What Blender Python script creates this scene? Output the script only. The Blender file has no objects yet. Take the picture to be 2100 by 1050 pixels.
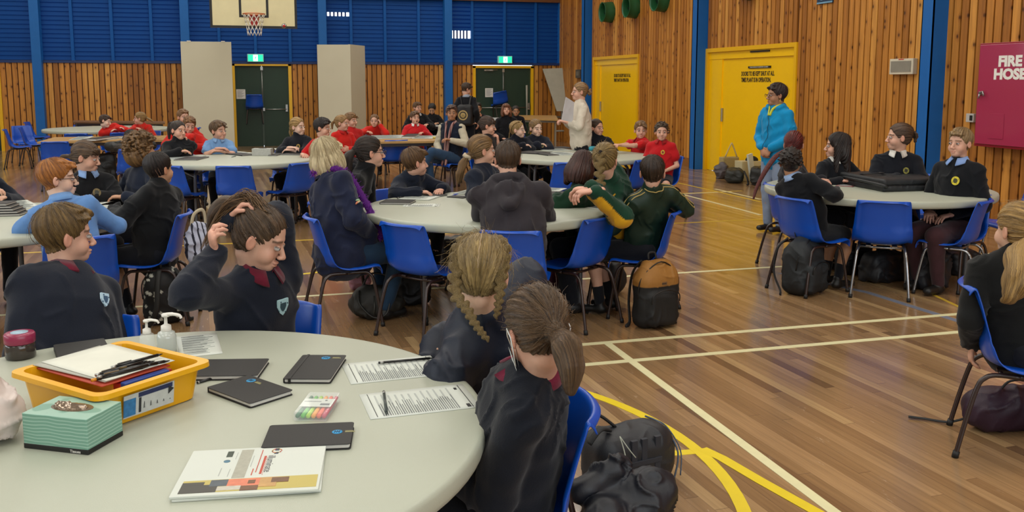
import bpy, math, random, bisect
import numpy as np
from math import sin, cos, pi, radians, sqrt, atan2
from mathutils import Vector, Matrix

S = bpy.context.scene
COL = S.collection
# ------------------------------------------------------------------ camera
cam_d = bpy.data.cameras.new('camera')
cam = bpy.data.objects.new('camera', cam_d); COL.objects.link(cam)
YAW, PITCH, FPX, CYP, CAMH = radians(15.556), radians(7.1565), 1865.7, 403.56, 1.62
cam.location = (0, 0, CAMH)
cam.rotation_euler = (pi/2 - PITCH, 0, -YAW)
cam_d.sensor_fit = 'HORIZONTAL'; cam_d.sensor_width = 36.0
cam_d.lens = 36.0*FPX/2100.0
cam_d.shift_y = -(525-CYP)/2100.0
cam_d.clip_start = 0.05; cam_d.clip_end = 200
S.camera = cam
# ------------------------------------------------------------------ view + world
S.view_settings.view_transform = 'Standard'
S.view_settings.look = 'None'
S.view_settings.gamma = 1.0
S.view_settings.use_curve_mapping = False
S.view_settings.exposure = 0.75
W = bpy.data.worlds.new('overcast_sky'); S.world = W; W.use_nodes = True
bg = W.node_tree.nodes['Background']
bg.inputs[0].default_value = (0.80, 0.90, 1.0, 1); bg.inputs[1].default_value = 2.2
# ------------------------------------------------------------------ lamps of the hall (rows of high-bay fittings) and added bluish fill lights
def area(name, loc, rot, sx, sy, power, color):
    l = bpy.data.lights.new(name, 'AREA'); l.shape = 'RECTANGLE'; l.size = sx; l.size_y = sy
    l.energy = power; l.color = color
    o = bpy.data.objects.new(name, l); COL.objects.link(o); o.location = loc; o.rotation_euler = rot
    return o
for lx in (-5.5, -0.5, 4.5):
    for ly in (-1.5, 3.5, 8.5, 13.5, 18.5, 22.3):
        area('ceiling_lamp', (lx, ly, 6.2), (0, 0, 0), 2.6, 2.6, 62 if ly < 22 else 40, (1.0, 0.97, 0.89))
area('side_fill_light', (-8.85, 5.5, 3.0), (0, -pi/2, 0), 2.0, 10.0, 150, (0.80, 0.90, 1.0))  # unseen bluish fill added along the left wall, no window there
area('rear_fill_light', (3.5, -3.85, 3.0), (pi/2, 0, 0), 8.0, 2.0, 130, (0.84, 0.92, 1.0))  # unseen bluish fill added on the wall behind the camera

# ------------------------------------------------------------------ pixel maths of the photo, used to work out where things stand
_f = np.array([sin(YAW)*cos(PITCH), cos(YAW)*cos(PITCH), -sin(PITCH)])
_r = np.array([cos(YAW), -sin(YAW), 0.0]); _d = np.cross(_f, _r)
def ray(x, y):
    return _f + _r*((x-1050)/FPX) + _d*((y-CYP)/FPX)
def un(x, y, z=0.0):
    d = ray(x, y); t = (z-CAMH)/d[2]; return np.array([0, 0, CAMH]) + d*t
def at_depth(x, y, dep):
    return np.array([0, 0, CAMH]) + ray(x, y)*dep
def un_Y(x, y, Y):
    d = ray(x, y); return np.array([0, 0, CAMH]) + d*(Y/d[1])

# ------------------------------------------------------------------ material helpers
def lin(c):
    if isinstance(c, str):
        c = [int(c[i:i+2], 16)/255 for i in (0, 2, 4)]
    return tuple((x/12.92 if x <= 0.04045 else ((x+0.055)/1.055)**2.4) for x in c[:3])
_mats = {}
class NT:
    def __init__(s, name):
        s.m = bpy.data.materials.new(name); s.m.use_nodes = True
        s.t = s.m.node_tree; s.b = s.t.nodes['Principled BSDF']
    def n(s, typ, **kw):
        nd = s.t.nodes.new(typ)
        for k, v in kw.items():
            if k.startswith('i_'):
                key = k[2:]; key = int(key) if key.isdigit() else key.replace('_', ' ')
                nd.inputs[key].default_value = v
            else: setattr(nd, k, v)
        return nd
    def l(s, a, b): s.t.links.new(a, b)
    def math(s, op, a, b=None, c=None):
        nd = s.t.nodes.new('ShaderNodeMath'); nd.operation = op
        for i, v in enumerate((a, b, c)):
            if v is None: continue
            if isinstance(v, (int, float)): nd.inputs[i].default_value = v
            else: s.l(v, nd.inputs[i])
        return nd.outputs[0]
    def mix(s, fac, a, b, mode='MIX'):
        nd = s.t.nodes.new('ShaderNodeMix'); nd.data_type = 'RGBA'; nd.blend_type = mode
        for sock, v in ((nd.inputs[0], fac), (nd.inputs[6], a), (nd.inputs[7], b)):
            if isinstance(v, (int, float)): sock.default_value = v
            elif isinstance(v, tuple): sock.default_value = (*v[:3], 1)
            else: s.l(v, sock)
        return nd.outputs[2]
    def ramp(s, fac, stops):
        nd = s.t.nodes.new('ShaderNodeValToRGB'); e = nd.color_ramp.elements
        while len(e) < len(stops): e.new(0.5)
        for q, (p, c) in zip(e, stops):
            q.position = p; q.color = (*c[:3], 1) if not isinstance(c, (int, float)) else (c, c, c, 1)
        s.l(fac, nd.inputs[0]); return nd.outputs[0]
    def coord(s, which='Object', scale=(1, 1, 1), rot=(0, 0, 0), loc=(0, 0, 0)):
        tc = s.n('ShaderNodeTexCoord'); mp = s.n('ShaderNodeMapping')
        mp.inputs['Scale'].default_value = scale; mp.inputs['Rotation'].default_value = rot; mp.inputs['Location'].default_value = loc
        s.l(tc.outputs[which], mp.inputs[0]); return mp.outputs[0]
    def noise(s, vec, scale, detail=3, rough=0.5, out=0):
        nd = s.n('ShaderNodeTexNoise', i_Scale=scale, i_Detail=detail, i_Roughness=rough)
        if vec is not None: s.l(vec, nd.inputs['Vector'])
        return nd.outputs[out]
    def bump(s, h, strength=0.3, dist=0.01):
        nd = s.n('ShaderNodeBump', i_Strength=strength, i_Distance=dist)
        s.l(h, nd.inputs['Height']); s.l(nd.outputs[0], s.b.inputs['Normal'])
    def base(s, c):
        if isinstance(c, tuple): s.b.inputs['Base Color'].default_value = (*c[:3], 1)
        else: s.l(c, s.b.inputs['Base Color'])
    def rough(s, v):
        if isinstance(v, (int, float)): s.b.inputs['Roughness'].default_value = v
        else: s.l(v, s.b.inputs['Roughness'])
def plain(name, hexc, rough=0.5, metal=0.0, var=0.12, nscale=8, bump=0.0, bscale=60, coat=0.0, spec=None, trans=0.0, sheen=0.0):
    """a procedural material: a colour broken up by noise, optional fine bump"""
    key = (name, hexc, rough, metal)
    if key in _mats: return _mats[key]
    t = NT(name); c = lin(hexc); v = t.coord()
    n = t.noise(v, nscale, 4)
    t.base(t.mix(n, tuple(x*(1-var) for x in c), tuple(min(1, x*(1+var)) for x in c)))
    t.rough(rough); t.b.inputs['Metallic'].default_value = metal
    if bump: t.bump(t.noise(v, bscale, 3), bump, 0.004)
    if coat: t.b.inputs['Coat Weight'].default_value = coat; t.b.inputs['Coat Roughness'].default_value = 0.08
    if spec is not None: t.b.inputs['Specular IOR Level'].default_value = spec
    if trans: t.b.inputs['Transmission Weight'].default_value = trans
    if sheen: t.b.inputs['Sheen Weight'].default_value = sheen
    _mats[key] = t.m; return t.m
def glow(name, hexc, strength):
    t = NT(name); c = lin(hexc); t.base(c)
    t.b.inputs['Emission Color'].default_value = (*c, 1); t.b.inputs['Emission Strength'].default_value = strength
    return t.m

# ------------------------------------------------------------------ mesh helpers
class MB:
    """collects shapes for ONE mesh object"""
    def __init__(s): s.v = []; s.f = []; s.mi = []; s.sm = []
    def add(s, vs, fs, mi=0, smooth=False, M=None):
        o = len(s.v)
        if M is not None: vs = [tuple(M @ Vector(p)) for p in vs]
        s.v += [tuple(p) for p in vs]
        for f in fs: s.f.append([i+o for i in f]); s.mi.append(mi); s.sm.append(smooth)
        return s
    def box(s, lo, hi, mi=0, M=None):
        (a, b, c), (d, e, f) = lo, hi
        vs = [(a,b,c),(d,b,c),(d,e,c),(a,e,c),(a,b,f),(d,b,f),(d,e,f),(a,e,f)]
        return s.add(vs, [(0,3,2,1),(4,5,6,7),(0,1,5,4),(1,2,6,5),(2,3,7,6),(3,0,4,7)], mi, False, M)
    def rbox(s, lo, hi, r=0.01, seg=3, mi=0, M=None):
        """box with rounded vertical edges and softened top/bottom"""
        (a, b, c), (d, e, f) = lo, hi; r = min(r, (d-a)/2.01, (e-b)/2.01); q = min(r*0.5, (f-c)/2.01)
        def ring(ins, z):
            out = []; rr = max(r-ins, 1e-4)
            for k, (cx, cy) in enumerate(((d-r, e-r), (a+r, e-r), (a+r, b+r), (d-r, b+r))):
                for j in range(seg+1):
                    t = (k + j/seg)*pi/2; out.append((cx+rr*cos(t), cy+rr*sin(t), z))
            return out
        rs = [ring(q, c), ring(q*0.3, c+q*0.3), ring(0, c+q), ring(0, f-q), ring(q*0.3, f-q*0.3), ring(q, f)]
        return s.loft(rs, mi=mi, M=M, smooth=False)
    def loft(s, rings, closed=True, cap=True, mi=0, smooth=True, M=None):
        n = len(rings[0]); vs = [p for r in rings for p in r]; fs = []
        for i in range(len(rings)-1):
            for j in range(n if closed else n-1):
                k = (j+1) % n
                fs.append((i*n+j, i*n+k, (i+1)*n+k, (i+1)*n+j))
        if cap and closed:
            fs.append(tuple(range(n))[::-1]); fs.append(tuple((len(rings)-1)*n+j for j in range(n)))
        return s.add(vs, fs, mi, smooth, M)
    def cyl(s, a, b, r, r2=None, n=16, mi=0, smooth=True, M=None):
        return s.tube([a, b], [r, r if r2 is None else r2], n=n, mi=mi, smooth=smooth, M=M)
    def tube(s, pts, r, n=10, mi=0, smooth=True, M=None, cap=True, flat=None):
        pts = [Vector(p) for p in pts]; m = len(pts)
        rs = r if isinstance(r, (list, tuple)) else [r]*m
        up = Vector((0, 0, 1)); T = []
        for i in range(m):
            t = (pts[min(i+1, m-1)]-pts[max(i-1, 0)]); T.append(t.normalized() if t.length > 1e-9 else Vector((0,0,1)))
        if abs(T[0].dot(up)) > 0.9: up = Vector((1, 0, 0))
        N = (up - T[0]*up.dot(T[0])).normalized(); rings = []
        for i in range(m):
            N = (N - T[i]*N.dot(T[i])).normalized(); B = T[i].cross(N)
            fa, fb = (1, 1) if flat is None else flat
            rings.append([tuple(pts[i] + (N*cos(2*pi*j/n)*fa + B*sin(2*pi*j/n)*fb)*rs[i]) for j in range(n)])
        return s.loft(rings, mi=mi, smooth=smooth, M=M, cap=cap)
    def lathe(s, prof, n=32, mi=0, smooth=True, M=None, c=(0, 0, 0)):
        rings = [[(c[0]+r*cos(2*pi*j/n), c[1]+r*sin(2*pi*j/n), c[2]+z) for j in range(n)] for r, z in prof]
        return s.loft(rings, mi=mi, smooth=smooth, M=M)
    def ell(s, c, r, n=16, m=10, mi=0, M=None):
        return s.lathe([(max(1e-4, sin(pi*i/m)), -cos(pi*i/m)) for i in range(m+1)], n, mi, True,
                       (M if M is not None else Matrix()) @ Matrix.Translation(Vector(c)) @ Matrix.Diagonal((r[0], r[1], r[2], 1)))
    def disc(s, c, r, n=24, mi=0, M=None):
        vs = [(c[0]+r*cos(2*pi*j/n), c[1]+r*sin(2*pi*j/n), c[2]) for j in range(n)]
        return s.add(vs, [tuple(range(n))], mi, False, M)
    def quad(s, pts, mi=0, M=None): return s.add(pts, [tuple(range(len(pts)))], mi, False, M)
    def prism(s, outline, z0, z1, mi=0, M=None, smooth=False):
        return s.loft([[(x, y, z0) for x, y in outline], [(x, y, z1) for x, y in outline]], mi=mi, M=M, smooth=smooth)
    def mesh(s, name, mats):
        me = bpy.data.meshes.new(name); me.from_pydata(s.v, [], s.f)
        mats = mats if isinstance(mats, (list, tuple)) else [mats]
        for m in mats: me.materials.append(m)
        me.polygons.foreach_set('material_index', s.mi); me.polygons.foreach_set('use_smooth', s.sm)
        me.update(); return me
    def build(s, name, mats, parent=None, loc=None, rotz=None):
        o = bpy.data.objects.new(name, s.mesh(name, mats)); COL.objects.link(o)
        if parent is not None: o.parent = parent
        if loc is not None: o.location = loc
        if rotz is not None: o.rotation_euler = (0, 0, rotz)
        return o
def tag(o, label=None, cat=None, group=None, kind=None):
    if label: o['label'] = label
    if cat: o['category'] = cat
    if group: o['group'] = group
    if kind: o['kind'] = kind
    return o
def empty(name, label, cat, loc=(0, 0, 0), rotz=0.0, group=None):
    o = bpy.data.objects.new(name, None); COL.objects.link(o); o.empty_display_size = 0.1
    o.location = loc; o.rotation_euler = (0, 0, rotz); return tag(o, label, cat, group)
def copy_tree(o, parent=None, label=None, loc=None, rotz=None):
    c = o.copy(); COL.objects.link(c)
    if parent is not None: c.parent = parent
    if label: c['label'] = label
    if loc is not None: c.location = loc
    if rotz is not None: c.rotation_euler = (0, 0, rotz)
    for ch in list(o.children): copy_tree(ch, c)
    return c
def smooth_pts(pts, sub=6):
    """Catmull-Rom through the points"""
    P = [Vector(p) for p in pts]; out = []
    for i in range(len(P)-1):
        a, b, c, d = P[max(i-1, 0)], P[i], P[i+1], P[min(i+2, len(P)-1)]
        for k in range(sub):
            t = k/sub
            out.append(0.5*((2*b) + (c-a)*t + (2*a-5*b+4*c-d)*t*t + (3*b-a-3*c+d)*t**3))
    out.append(P[-1]); return out
def text_mesh(txt, size, depth=0.0015, align='LEFT', sx=1.0, bold=0.0):
    cu = bpy.data.curves.new('lettering', 'FONT'); cu.body = txt; cu.size = size; cu.extrude = depth
    cu.align_x = align; cu.offset = bold; cu.space_line = 0.95; cu.resolution_u = 3
    o = bpy.data.objects.new('lettering', cu); COL.objects.link(o)
    dg = bpy.context.evaluated_depsgraph_get(); me = bpy.data.meshes.new_from_object(o.evaluated_get(dg))
    bpy.data.objects.remove(o)
    if sx != 1.0:
        for v in me.vertices: v.co.x *= sx
    return me
def put_text(txt, size, mat, M, parent=None, name='lettering', **kw):
    me = text_mesh(txt, size, **kw); me.materials.clear(); me.materials.append(mat); me.transform(M)
    o = bpy.data.objects.new(name, me); COL.objects.link(o)
    if parent is not None: o.parent = parent
    return o
def frame_M(o, x, y, z):
    x, y, z = Vector(x), Vector(y), Vector(z)
    return Matrix(((x.x, y.x, z.x, o[0]), (x.y, y.y, z.y, o[1]), (x.z, y.z, z.z, o[2]), (0, 0, 0, 1)))
# ================================================================== ROOM
XR, XL, YF, YB, ZC = 8.1, -9.0, 24.2, -4.0, 6.6
PER = 0.127
# --- materials
def floor_mat():
    t = NT('varnished_hardwood_strips')
    v = t.coord('Object', rot=(0, 0, radians(-3.3)))
    sp = t.n('ShaderNodeSeparateXYZ'); t.l(v, sp.inputs[0])
    X, Y = sp.outputs[0], sp.outputs[1]
    bw = 0.062
    xi = t.math('FLOOR', t.math('DIVIDE', X, bw))
    wn = t.n('ShaderNodeTexWhiteNoise', noise_dimensions='1D'); t.l(xi, wn.inputs['W'])
    yo = t.math('ADD', t.math('DIVIDE', Y, 1.9), t.math('MULTIPLY', wn.outputs[0], 7.3))
    yi = t.math('FLOOR', yo)
    cb = t.n('ShaderNodeCombineXYZ'); t.l(xi, cb.inputs[0]); t.l(yi, cb.inputs[1])
    w2 = t.n('ShaderNodeTexWhiteNoise', noise_dimensions='2D'); t.l(cb.outputs[0], w2.inputs['Vector'])
    base = t.ramp(w2.outputs[0], [(0.0, lin('6a5038')), (0.10, lin('7e6244')), (0.5, lin('8c6f4e')), (0.88, lin('987a58')), (1.0, lin('a88c64'))])
    # grain stretched along the strip
    gm = t.n('ShaderNodeCombineXYZ')
    t.l(t.math('MULTIPLY', X, 60.0), gm.inputs[0]); t.l(t.math('MULTIPLY', Y, 2.2), gm.inputs[1]); t.l(t.math('MULTIPLY', w2.outputs[0], 30.0), gm.inputs[2])
    g = t.noise(gm.outputs[0], 1.0, 5, 0.6)
    c = t.mix(0.38, base, t.ramp(g, [(0.3, (0.32, 0.30, 0.28)), (0.7, (0.75, 0.73, 0.70))]), 'OVERLAY')
    big = t.noise(t.coord('Object', scale=(1, 0.6, 1)), 0.9, 3)
    c = t.mix(0.35, c, t.ramp(big, [(0.3, (0.38, 0.36, 0.36)), (0.7, (0.62, 0.62, 0.60))]), 'OVERLAY')
    # scuffs
    sc = t.noise(t.coord('Object', scale=(5, 1.4, 1), rot=(0, 0, 0.9)), 3.0, 8, 0.75)
    scm = t.ramp(sc, [(0.60, 0.0), (0.68, 1.0)])
    c = t.mix(t.math('MULTIPLY', scm, 0.22), c, lin('b3a089'))
    # joints
    fx = t.math('FRACT', t.math('DIVIDE', X, bw)); fy = t.math('FRACT', yo)
    j1 = t.math('LESS_THAN', fx, 0.025); j2 = t.math('LESS_THAN', fy, 0.0018)
    j = t.math('MAXIMUM', j1, j2)
    c = t.mix(t.math('MULTIPLY', j, 0.55), c, lin('2c1a10'))
    t.base(c)
    r = t.math('ADD', t.math('MULTIPLY', t.noise(t.coord('Object'), 2.5, 4), 0.16), 0.12)
    t.rough(t.math('ADD', r, t.math('MULTIPLY', scm, 0.10)))
    t.b.inputs['Specular IOR Level'].default_value = 0.55
    t.b.inputs['Coat Weight'].default_value = 0.35; t.b.inputs['Coat Roughness'].default_value = 0.12
    wav = t.noise(t.coord('Object', scale=(3, 1, 1)), 2.5, 2)
    hh = t.math('ADD', t.math('MULTIPLY', j, -0.25), t.math('MULTIPLY', wav, 0.9))
    t.bump(hh, 0.16, 0.004)
    return t.m
def pine_mat(name, axis, tint=1.0):
    """vertical pine boards; axis = the horizontal axis they repeat along"""
    t = NT(name); v = t.coord('Object'); sp = t.n('ShaderNodeSeparateXYZ'); t.l(v, sp.inputs[0])
    U, Z = sp.outputs[axis], sp.outputs[2]
    bi = t.math('FLOOR', t.math('DIVIDE', U, PER))
    wn = t.n('ShaderNodeTexWhiteNoise', noise_dimensions='1D'); t.l(bi, wn.inputs['W'])
    cs = lambda h: tuple(x*tint for x in lin(h))
    base = t.ramp(wn.outputs[0], [(0.0, cs('8f5a22')), (0.3, cs('a86e2c')), (0.7, cs('ba7f37')), (1.0, cs('cc9448'))])
    cb = t.n('ShaderNodeCombineXYZ')
    t.l(t.math('MULTIPLY', U, 26.0), cb.inputs[0]); t.l(t.math('MULTIPLY', Z, 1.3), cb.inputs[1]); t.l(t.math('MULTIPLY', wn.outputs[0], 40.0), cb.inputs[2])
    g = t.noise(cb.outputs[0], 1.0, 4, 0.6)
    c = t.mix(0.6, base, t.ramp(g, [(0.3, (0.30, 0.27, 0.25)), (0.65, (0.68, 0.66, 0.62))]), 'OVERLAY')
    # knots
    kb = t.n('ShaderNodeCombineXYZ')
    t.l(t.math('MULTIPLY', U, 7.5), kb.inputs[0]); t.l(t.math('ADD', t.math('MULTIPLY', Z, 5.2), t.math('MULTIPLY', wn.outputs[0], 23.0)), kb.inputs[1])
    vo = t.n('ShaderNodeTexVoronoi', i_Scale=1.0, voronoi_dimensions='2D'); t.l(kb.outputs[0], vo.inputs['Vector'])
    vsep = t.n('ShaderNodeSeparateColor'); t.l(vo.outputs['Color'], vsep.inputs[0])
    some = t.math('GREATER_THAN', vsep.outputs[0], 0.66)
    kn = t.math('MULTIPLY', t.ramp(vo.outputs['Distance'], [(0.05, 1.0), (0.17, 0.0)]), some)
    halo = t.math('MULTIPLY', t.ramp(vo.outputs['Distance'], [(0.08, 1.0), (0.42, 0.0)]), some)
    c = t.mix(t.math('MULTIPLY', halo, 0.45), c, cs('7a4116'))
    c = t.mix(t.math('MULTIPLY', kn, 0.85), c, cs('351a0a'))
    t.base(c); t.rough(0.42); t.b.inputs['Specular IOR Level'].default_value = 0.35
    t.bump(g, 0.15, 0.003); return t.m
M_floor = floor_mat()
M_pineX = pine_mat('varnished_pine_boards_far', 0, 1.0)
M_pineY = pine_mat('varnished_pine_boards_right', 1, 1.0)
M_groove = plain('shaded_groove_backing', '4e2a12', 0.8)  # dark brown puts the shade of the board gaps into the backing
M_blue = plain('blue_painted_steel', '155ea6', 0.5, var=0.08, spec=0.3)
M_bluelouv = plain('blue_louvre_enamel', '003f84', 0.6, var=0.10, nscale=3, spec=0.18)
M_bluem = plain('blue_painted_mullion', '0a4f98', 0.55, spec=0.2)
M_blued = plain('blue_painted_timber_rail', '082c62', 0.5)
M_yel = plain('yellow_gloss_paint', 'f0be00', 0.28, var=0.05, nscale=2, spec=0.5)
M_yeld = plain('yellow_frame_gloss_paint', 'e2ae08', 0.35, var=0.05)
M_green = plain('dark_green_door_paint', '12301f', 0.5, var=0.15, nscale=5)
M_black = plain('black_paint', '101010', 0.5)
M_white = plain('white_paint', 'e4e2da', 0.5, var=0.04)
M_cream = plain('cream_board_vinyl', 'c9c4ac', 0.55, var=0.05, nscale=2)
M_steel = plain('brushed_steel', 'a8a8a4', 0.3, metal=0.9)
M_ceil = plain('white_ceiling_lining', 'c8c8c2', 0.8, var=0.03)
M_timber = plain('brown_stained_timber', '6a3f1c', 0.5, var=0.2, nscale=12)
M_skirt = plain('stained_skirting_timber', '8a5a28', 0.45, var=0.25, nscale=15)
M_lineW = plain('cream_court_line_paint', 'd8d2a6', 0.35, var=0.10, nscale=20)
M_lineY = plain('yellow_court_line_paint', 'dcc21c', 0.35, var=0.08, nscale=20)
M_lineY2 = plain('mustard_court_line_paint', 'c9a83a', 0.35, var=0.08, nscale=20)
M_lineB = plain('faded_blue_court_line_paint', '6f7484', 0.4, var=0.2, nscale=12)

def struct(mb, name, mats): return tag(mb.build(name, mats), kind='structure')
FLOOR = struct(MB().box((XL, YB, -0.2), (XR+0.3, YF+0.3, 0)), 'floor', M_floor)
struct(MB().box((XL, YB, ZC), (XR+0.3, YF+0.3, ZC+0.1)), 'ceiling', M_ceil)
struct(MB().box((XL-0.1, YB, 0), (XL, YF, ZC)), 'wall_left', M_ceil)
struct(MB().box((XL, YB-0.1, 0), (XR+0.3, YB, ZC)), 'wall_back', M_ceil)

# --- far wall: pine boards below, blue louvres between posts above
def boards(mb, u0, u1, z0, z1, plane, axis, out=0.028, skips=()):
    k = math.ceil(u0/PER - 0.2)
    while k*PER < u1-0.02:
        a, b = max(u0, k*PER+0.007), min(u1, (k+1)*PER-0.016)
        if b-a > 0.015:
            spans = [(z0, z1)]
            for (s0, s1, t0, t1) in skips:
                if a < s1 and b > s0:
                    if s0 <= a and b <= s1:
                        spans = [q for z in spans for q in ((z[0], min(z[1], t0)), (max(z[0], t1), z[1])) if q[1]-q[0] > 0.02]
                    elif a < s0: b = s0
                    else: a = s1
            for (q0, q1) in spans:
                if axis == 'x': mb.box((a, plane-out, q0), (b, plane, q1), 1)
                else: mb.box((plane-out, a, q0), (plane, b, q1), 1)
        k += 1
ZB = 2.09
DW = [(-7.5, -5.84, 2.08), (-0.60, 0.86, 2.09), (5.63, 7.34, 2.06)]     # green double doors in the far wall
mb = MB()
edges = [XL] + [q for d in DW for q in d[:2]] + [XR+0.3]
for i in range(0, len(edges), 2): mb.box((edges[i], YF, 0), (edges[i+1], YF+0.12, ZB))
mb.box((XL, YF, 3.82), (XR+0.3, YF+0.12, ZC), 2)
mb.box((XL, YF+0.10, ZB), (XR+0.3, YF+0.16, ZB+0.1), 2)
boards(mb, XL, XR, 0, ZB, YF, 'x', skips=[(d[0], d[1], -1, 3) for d in DW])
boards(mb, XL, XR, 3.86, ZC, YF, 'x')
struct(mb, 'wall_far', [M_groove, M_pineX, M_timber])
struct(MB().box((XL, YF-0.06, 2.09), (XR, YF+0.1, 2.15)), 'trim_1', M_blued)
struct(MB().box((XL, YF-0.09, 3.79), (XR, YF+0.1, 3.88)), 'trim_2', M_timber)
# louvre windows
mull = [-8.2, -7.6, -6.75, -5.9, -5.0, -4.24, -3.35, -2.45, -1.66, -0.87, 0.0, 0.85, 1.66, 2.40, 3.28, 4.17, 4.93, 5.62, 6.52, 7.40, 8.10]
opens = {12: [(3.26, 3.42)], 16: [(2.80, 2.90)]}
lift = {16: 13, 17: 9, 12: 6, 5: 6, 6: 7, 7: 7, 4: 6}
for i in range(len(mull)-1):
    a, b = mull[i]+0.03, mull[i+1]-0.03
    mb = MB(); z = 2.16; th = 0.004; pit = 0.105
    ang = radians(lift.get(i, 4)+3)
    while z < 3.80:
        if not any(o0-0.03 < z < o1 for o0, o1 in opens.get(i, [])):
            h = 0.115
            y0, y1 = YF+0.03, YF+0.03 - h*sin(ang)
            z1 = z + h*cos(ang)
            mb.add([(a, y1-0.004, z), (b, y1-0.004, z), (b, y0, z1), (a, y0, z1), (a, y1, z), (b, y1, z), (b, y0+th, z1), (a, y0+th, z1)],
                   [(0,1,2,3), (7,6,5,4), (0,4,5,1), (3,2,6,7)], 0)
            # folded lip on every slat
            mb.box((a, y1-0.008, z-0.002), (b, y1, z+0.004), 0)
        z += pit
    w = struct(mb, 'window_%d' % (i+1), [M_bluelouv])
    if i in opens:      # security mesh bars seen in the gap
        g = MB(); o0, o1 = opens[i][0]; n = 7
        for k in range(1, n):
            x = a+(b-a)*k/n; g.box((x-0.022, YF+0.09, o0-0.15), (x+0.022, YF+0.10, o1+0.15))
        g.build('security_bar', M_blued, w)
    for (x) in (a-0.03,):
        m = MB().box((x-0.034, YF-0.035, 2.15), (x+0.034, YF+0.08, 3.80)); m.build('mullion', M_bluem, w)
struct(MB().box((8.05, YF-0.05, 2.10), (8.12, YF+0.12, 3.86)), 'trim_10', M_blue)
# posts on the far wall
for i, x in enumerate((-5.0, -1.66, 1.66, 4.93)):
    mb = MB(); mb.box((x-0.10, YF-0.22, 0), (x-0.085, YF+0.02, ZC)); mb.box((x-0.10, YF-0.235, 0), (x+0.10, YF-0.22, ZC)); mb.box((x+0.085, YF-0.22, 0), (x+0.10, YF+0.02, ZC))
    struct(mb, 'trim_%d' % (i+3), M_blue)
# --- right wall
D3 = (18.62, 21.45, 2.24); D4 = (12.52, 15.50, 2.24)
mb = MB()
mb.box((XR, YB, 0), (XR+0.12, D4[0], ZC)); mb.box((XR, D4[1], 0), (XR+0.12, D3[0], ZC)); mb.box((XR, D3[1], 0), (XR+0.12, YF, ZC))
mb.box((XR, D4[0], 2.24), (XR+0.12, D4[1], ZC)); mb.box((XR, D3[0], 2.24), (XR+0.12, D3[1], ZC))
sk = [(D3[0], D3[1], -1, 2.24), (D4[0], D4[1], -1, 2.24)]
boards(mb, YB, 21.6, 0.0, ZC, XR, 'y', skips=sk)
boards(mb, 21.7, YF, 0.0, ZC, XR, 'y', out=0.012)
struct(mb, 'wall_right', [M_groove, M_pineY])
for i, (y, d) in enumerate(((21.72, 0.22), (15.60, 0.24), (9.45, 0.24))):
    mb = MB(); mb.box((XR-d, y-0.10, 0), (XR-d+0.015, y+0.10, ZC)); mb.box((XR-d, y-0.10, 0), (XR, y-0.085, ZC)); mb.box((XR-d, y+0.085, 0), (XR, y+0.10, ZC))
    struct(mb, 'trim_%d' % (i+7), M_blue)
struct(MB().box((XR-0.05, 15.7, 0), (XR, 18.6, 0.16)), 'baseboard_right', M_skirt)
struct(MB().box((XR-0.05, 9.6, 0), (XR, 12.5, 0.14)), 'baseboard_front', M_skirt)

# yellow recessed plant-room doors
def yellow_door(n, y0, y1, ztop, leafL, leafR, title):
    r = tag(bpy.data.objects.new('door_%d' % n, None), kind='structure'); COL.objects.link(r)
    m = MB(); w = 0.07
    m.box((XR-0.055, y0, 0), (XR+0.10, y0+w, ztop)); m.box((XR-0.055, y1-w, 0), (XR+0.10, y1, ztop)); m.box((XR-0.055, y0+w, ztop-w), (XR+0.10, y1-w, ztop))
    m.build('door_frame', M_yeld, r)
    m = MB(); m.box((XR+0.02, y0+w, 0.005), (XR+0.06, leafR, ztop-w))
    m.box((XR+0.0, leafR+0.01, 0.005), (XR+0.04, y1-w, ztop-w)) if y1-w-leafR > 0.05 else None
    m.box((XR-0.01, y0+w, ztop-w-0.13), (XR+0.03, y1-w, ztop-w))
    m.build('door_leaf', M_yel, r)
    m = MB(); m.rbox((XR-0.02, leafR-0.05, 0.92), (XR+0.02, leafR-0.02, 1.16), 0.008); m.build('door_handle', M_steel, r)
    return r
d = yellow_door(1, D4[0], D4[1], 2.24, 12.58, 14.95, '')
d2 = yellow_door(2, D3[0], D3[1], 2.24, 18.7, 21.05, '')
MB().box((XR+0.005, 21.08, 0.01), (XR+0.03, 21.16, 2.1)).build('gap_shade_strip', M_black, d2)  # black strip stands in for the shade in the door gap
# lettering on the doors (reads along -Y)
def wallR_M(y, z, x=XR-0.0): return frame_M((x, y, z), (0, -1, 0), (0, 0, 1), (-1, 0, 0))
M_txt = plain('black_stencil_paint', '3a2c08', 0.6)
M_amber = plain('amber_sign_backing', 'd9a21e', 0.5)
for dd, y, z, w in ((d, 14.30, 1.735, 1.22), (d2, 20.20, 1.745, 1.15)):
    for k, s in enumerate(('DOORS TO BE KEPT SHUT AT ALL', 'TIMES PLANT IS IN OPERATION.')):
        put_text(s, 0.105, M_txt, wallR_M(y, z-k*0.105, XR+0.018), dd, sx=w/1.95*1.05 if k == 0 else w/1.95*1.02, bold=0.003)
m = MB(); m.box((XR+0.0, 13.35, 1.86), (XR+0.019, 14.05, 1.895)); m.build('black_sign_strip', M_black, d)
m = MB(); m.box((XR-0.03, 13.35, 2.125), (XR-0.009, 13.95, 2.15)); m.build('black_sign_strip', M_black, d)
put_text('THIS DOOR IS TO REMAIN CLOSED', 0.022, M_white, wallR_M(14.0, 1.87, XR-0.002), d, sx=1.7)

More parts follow.
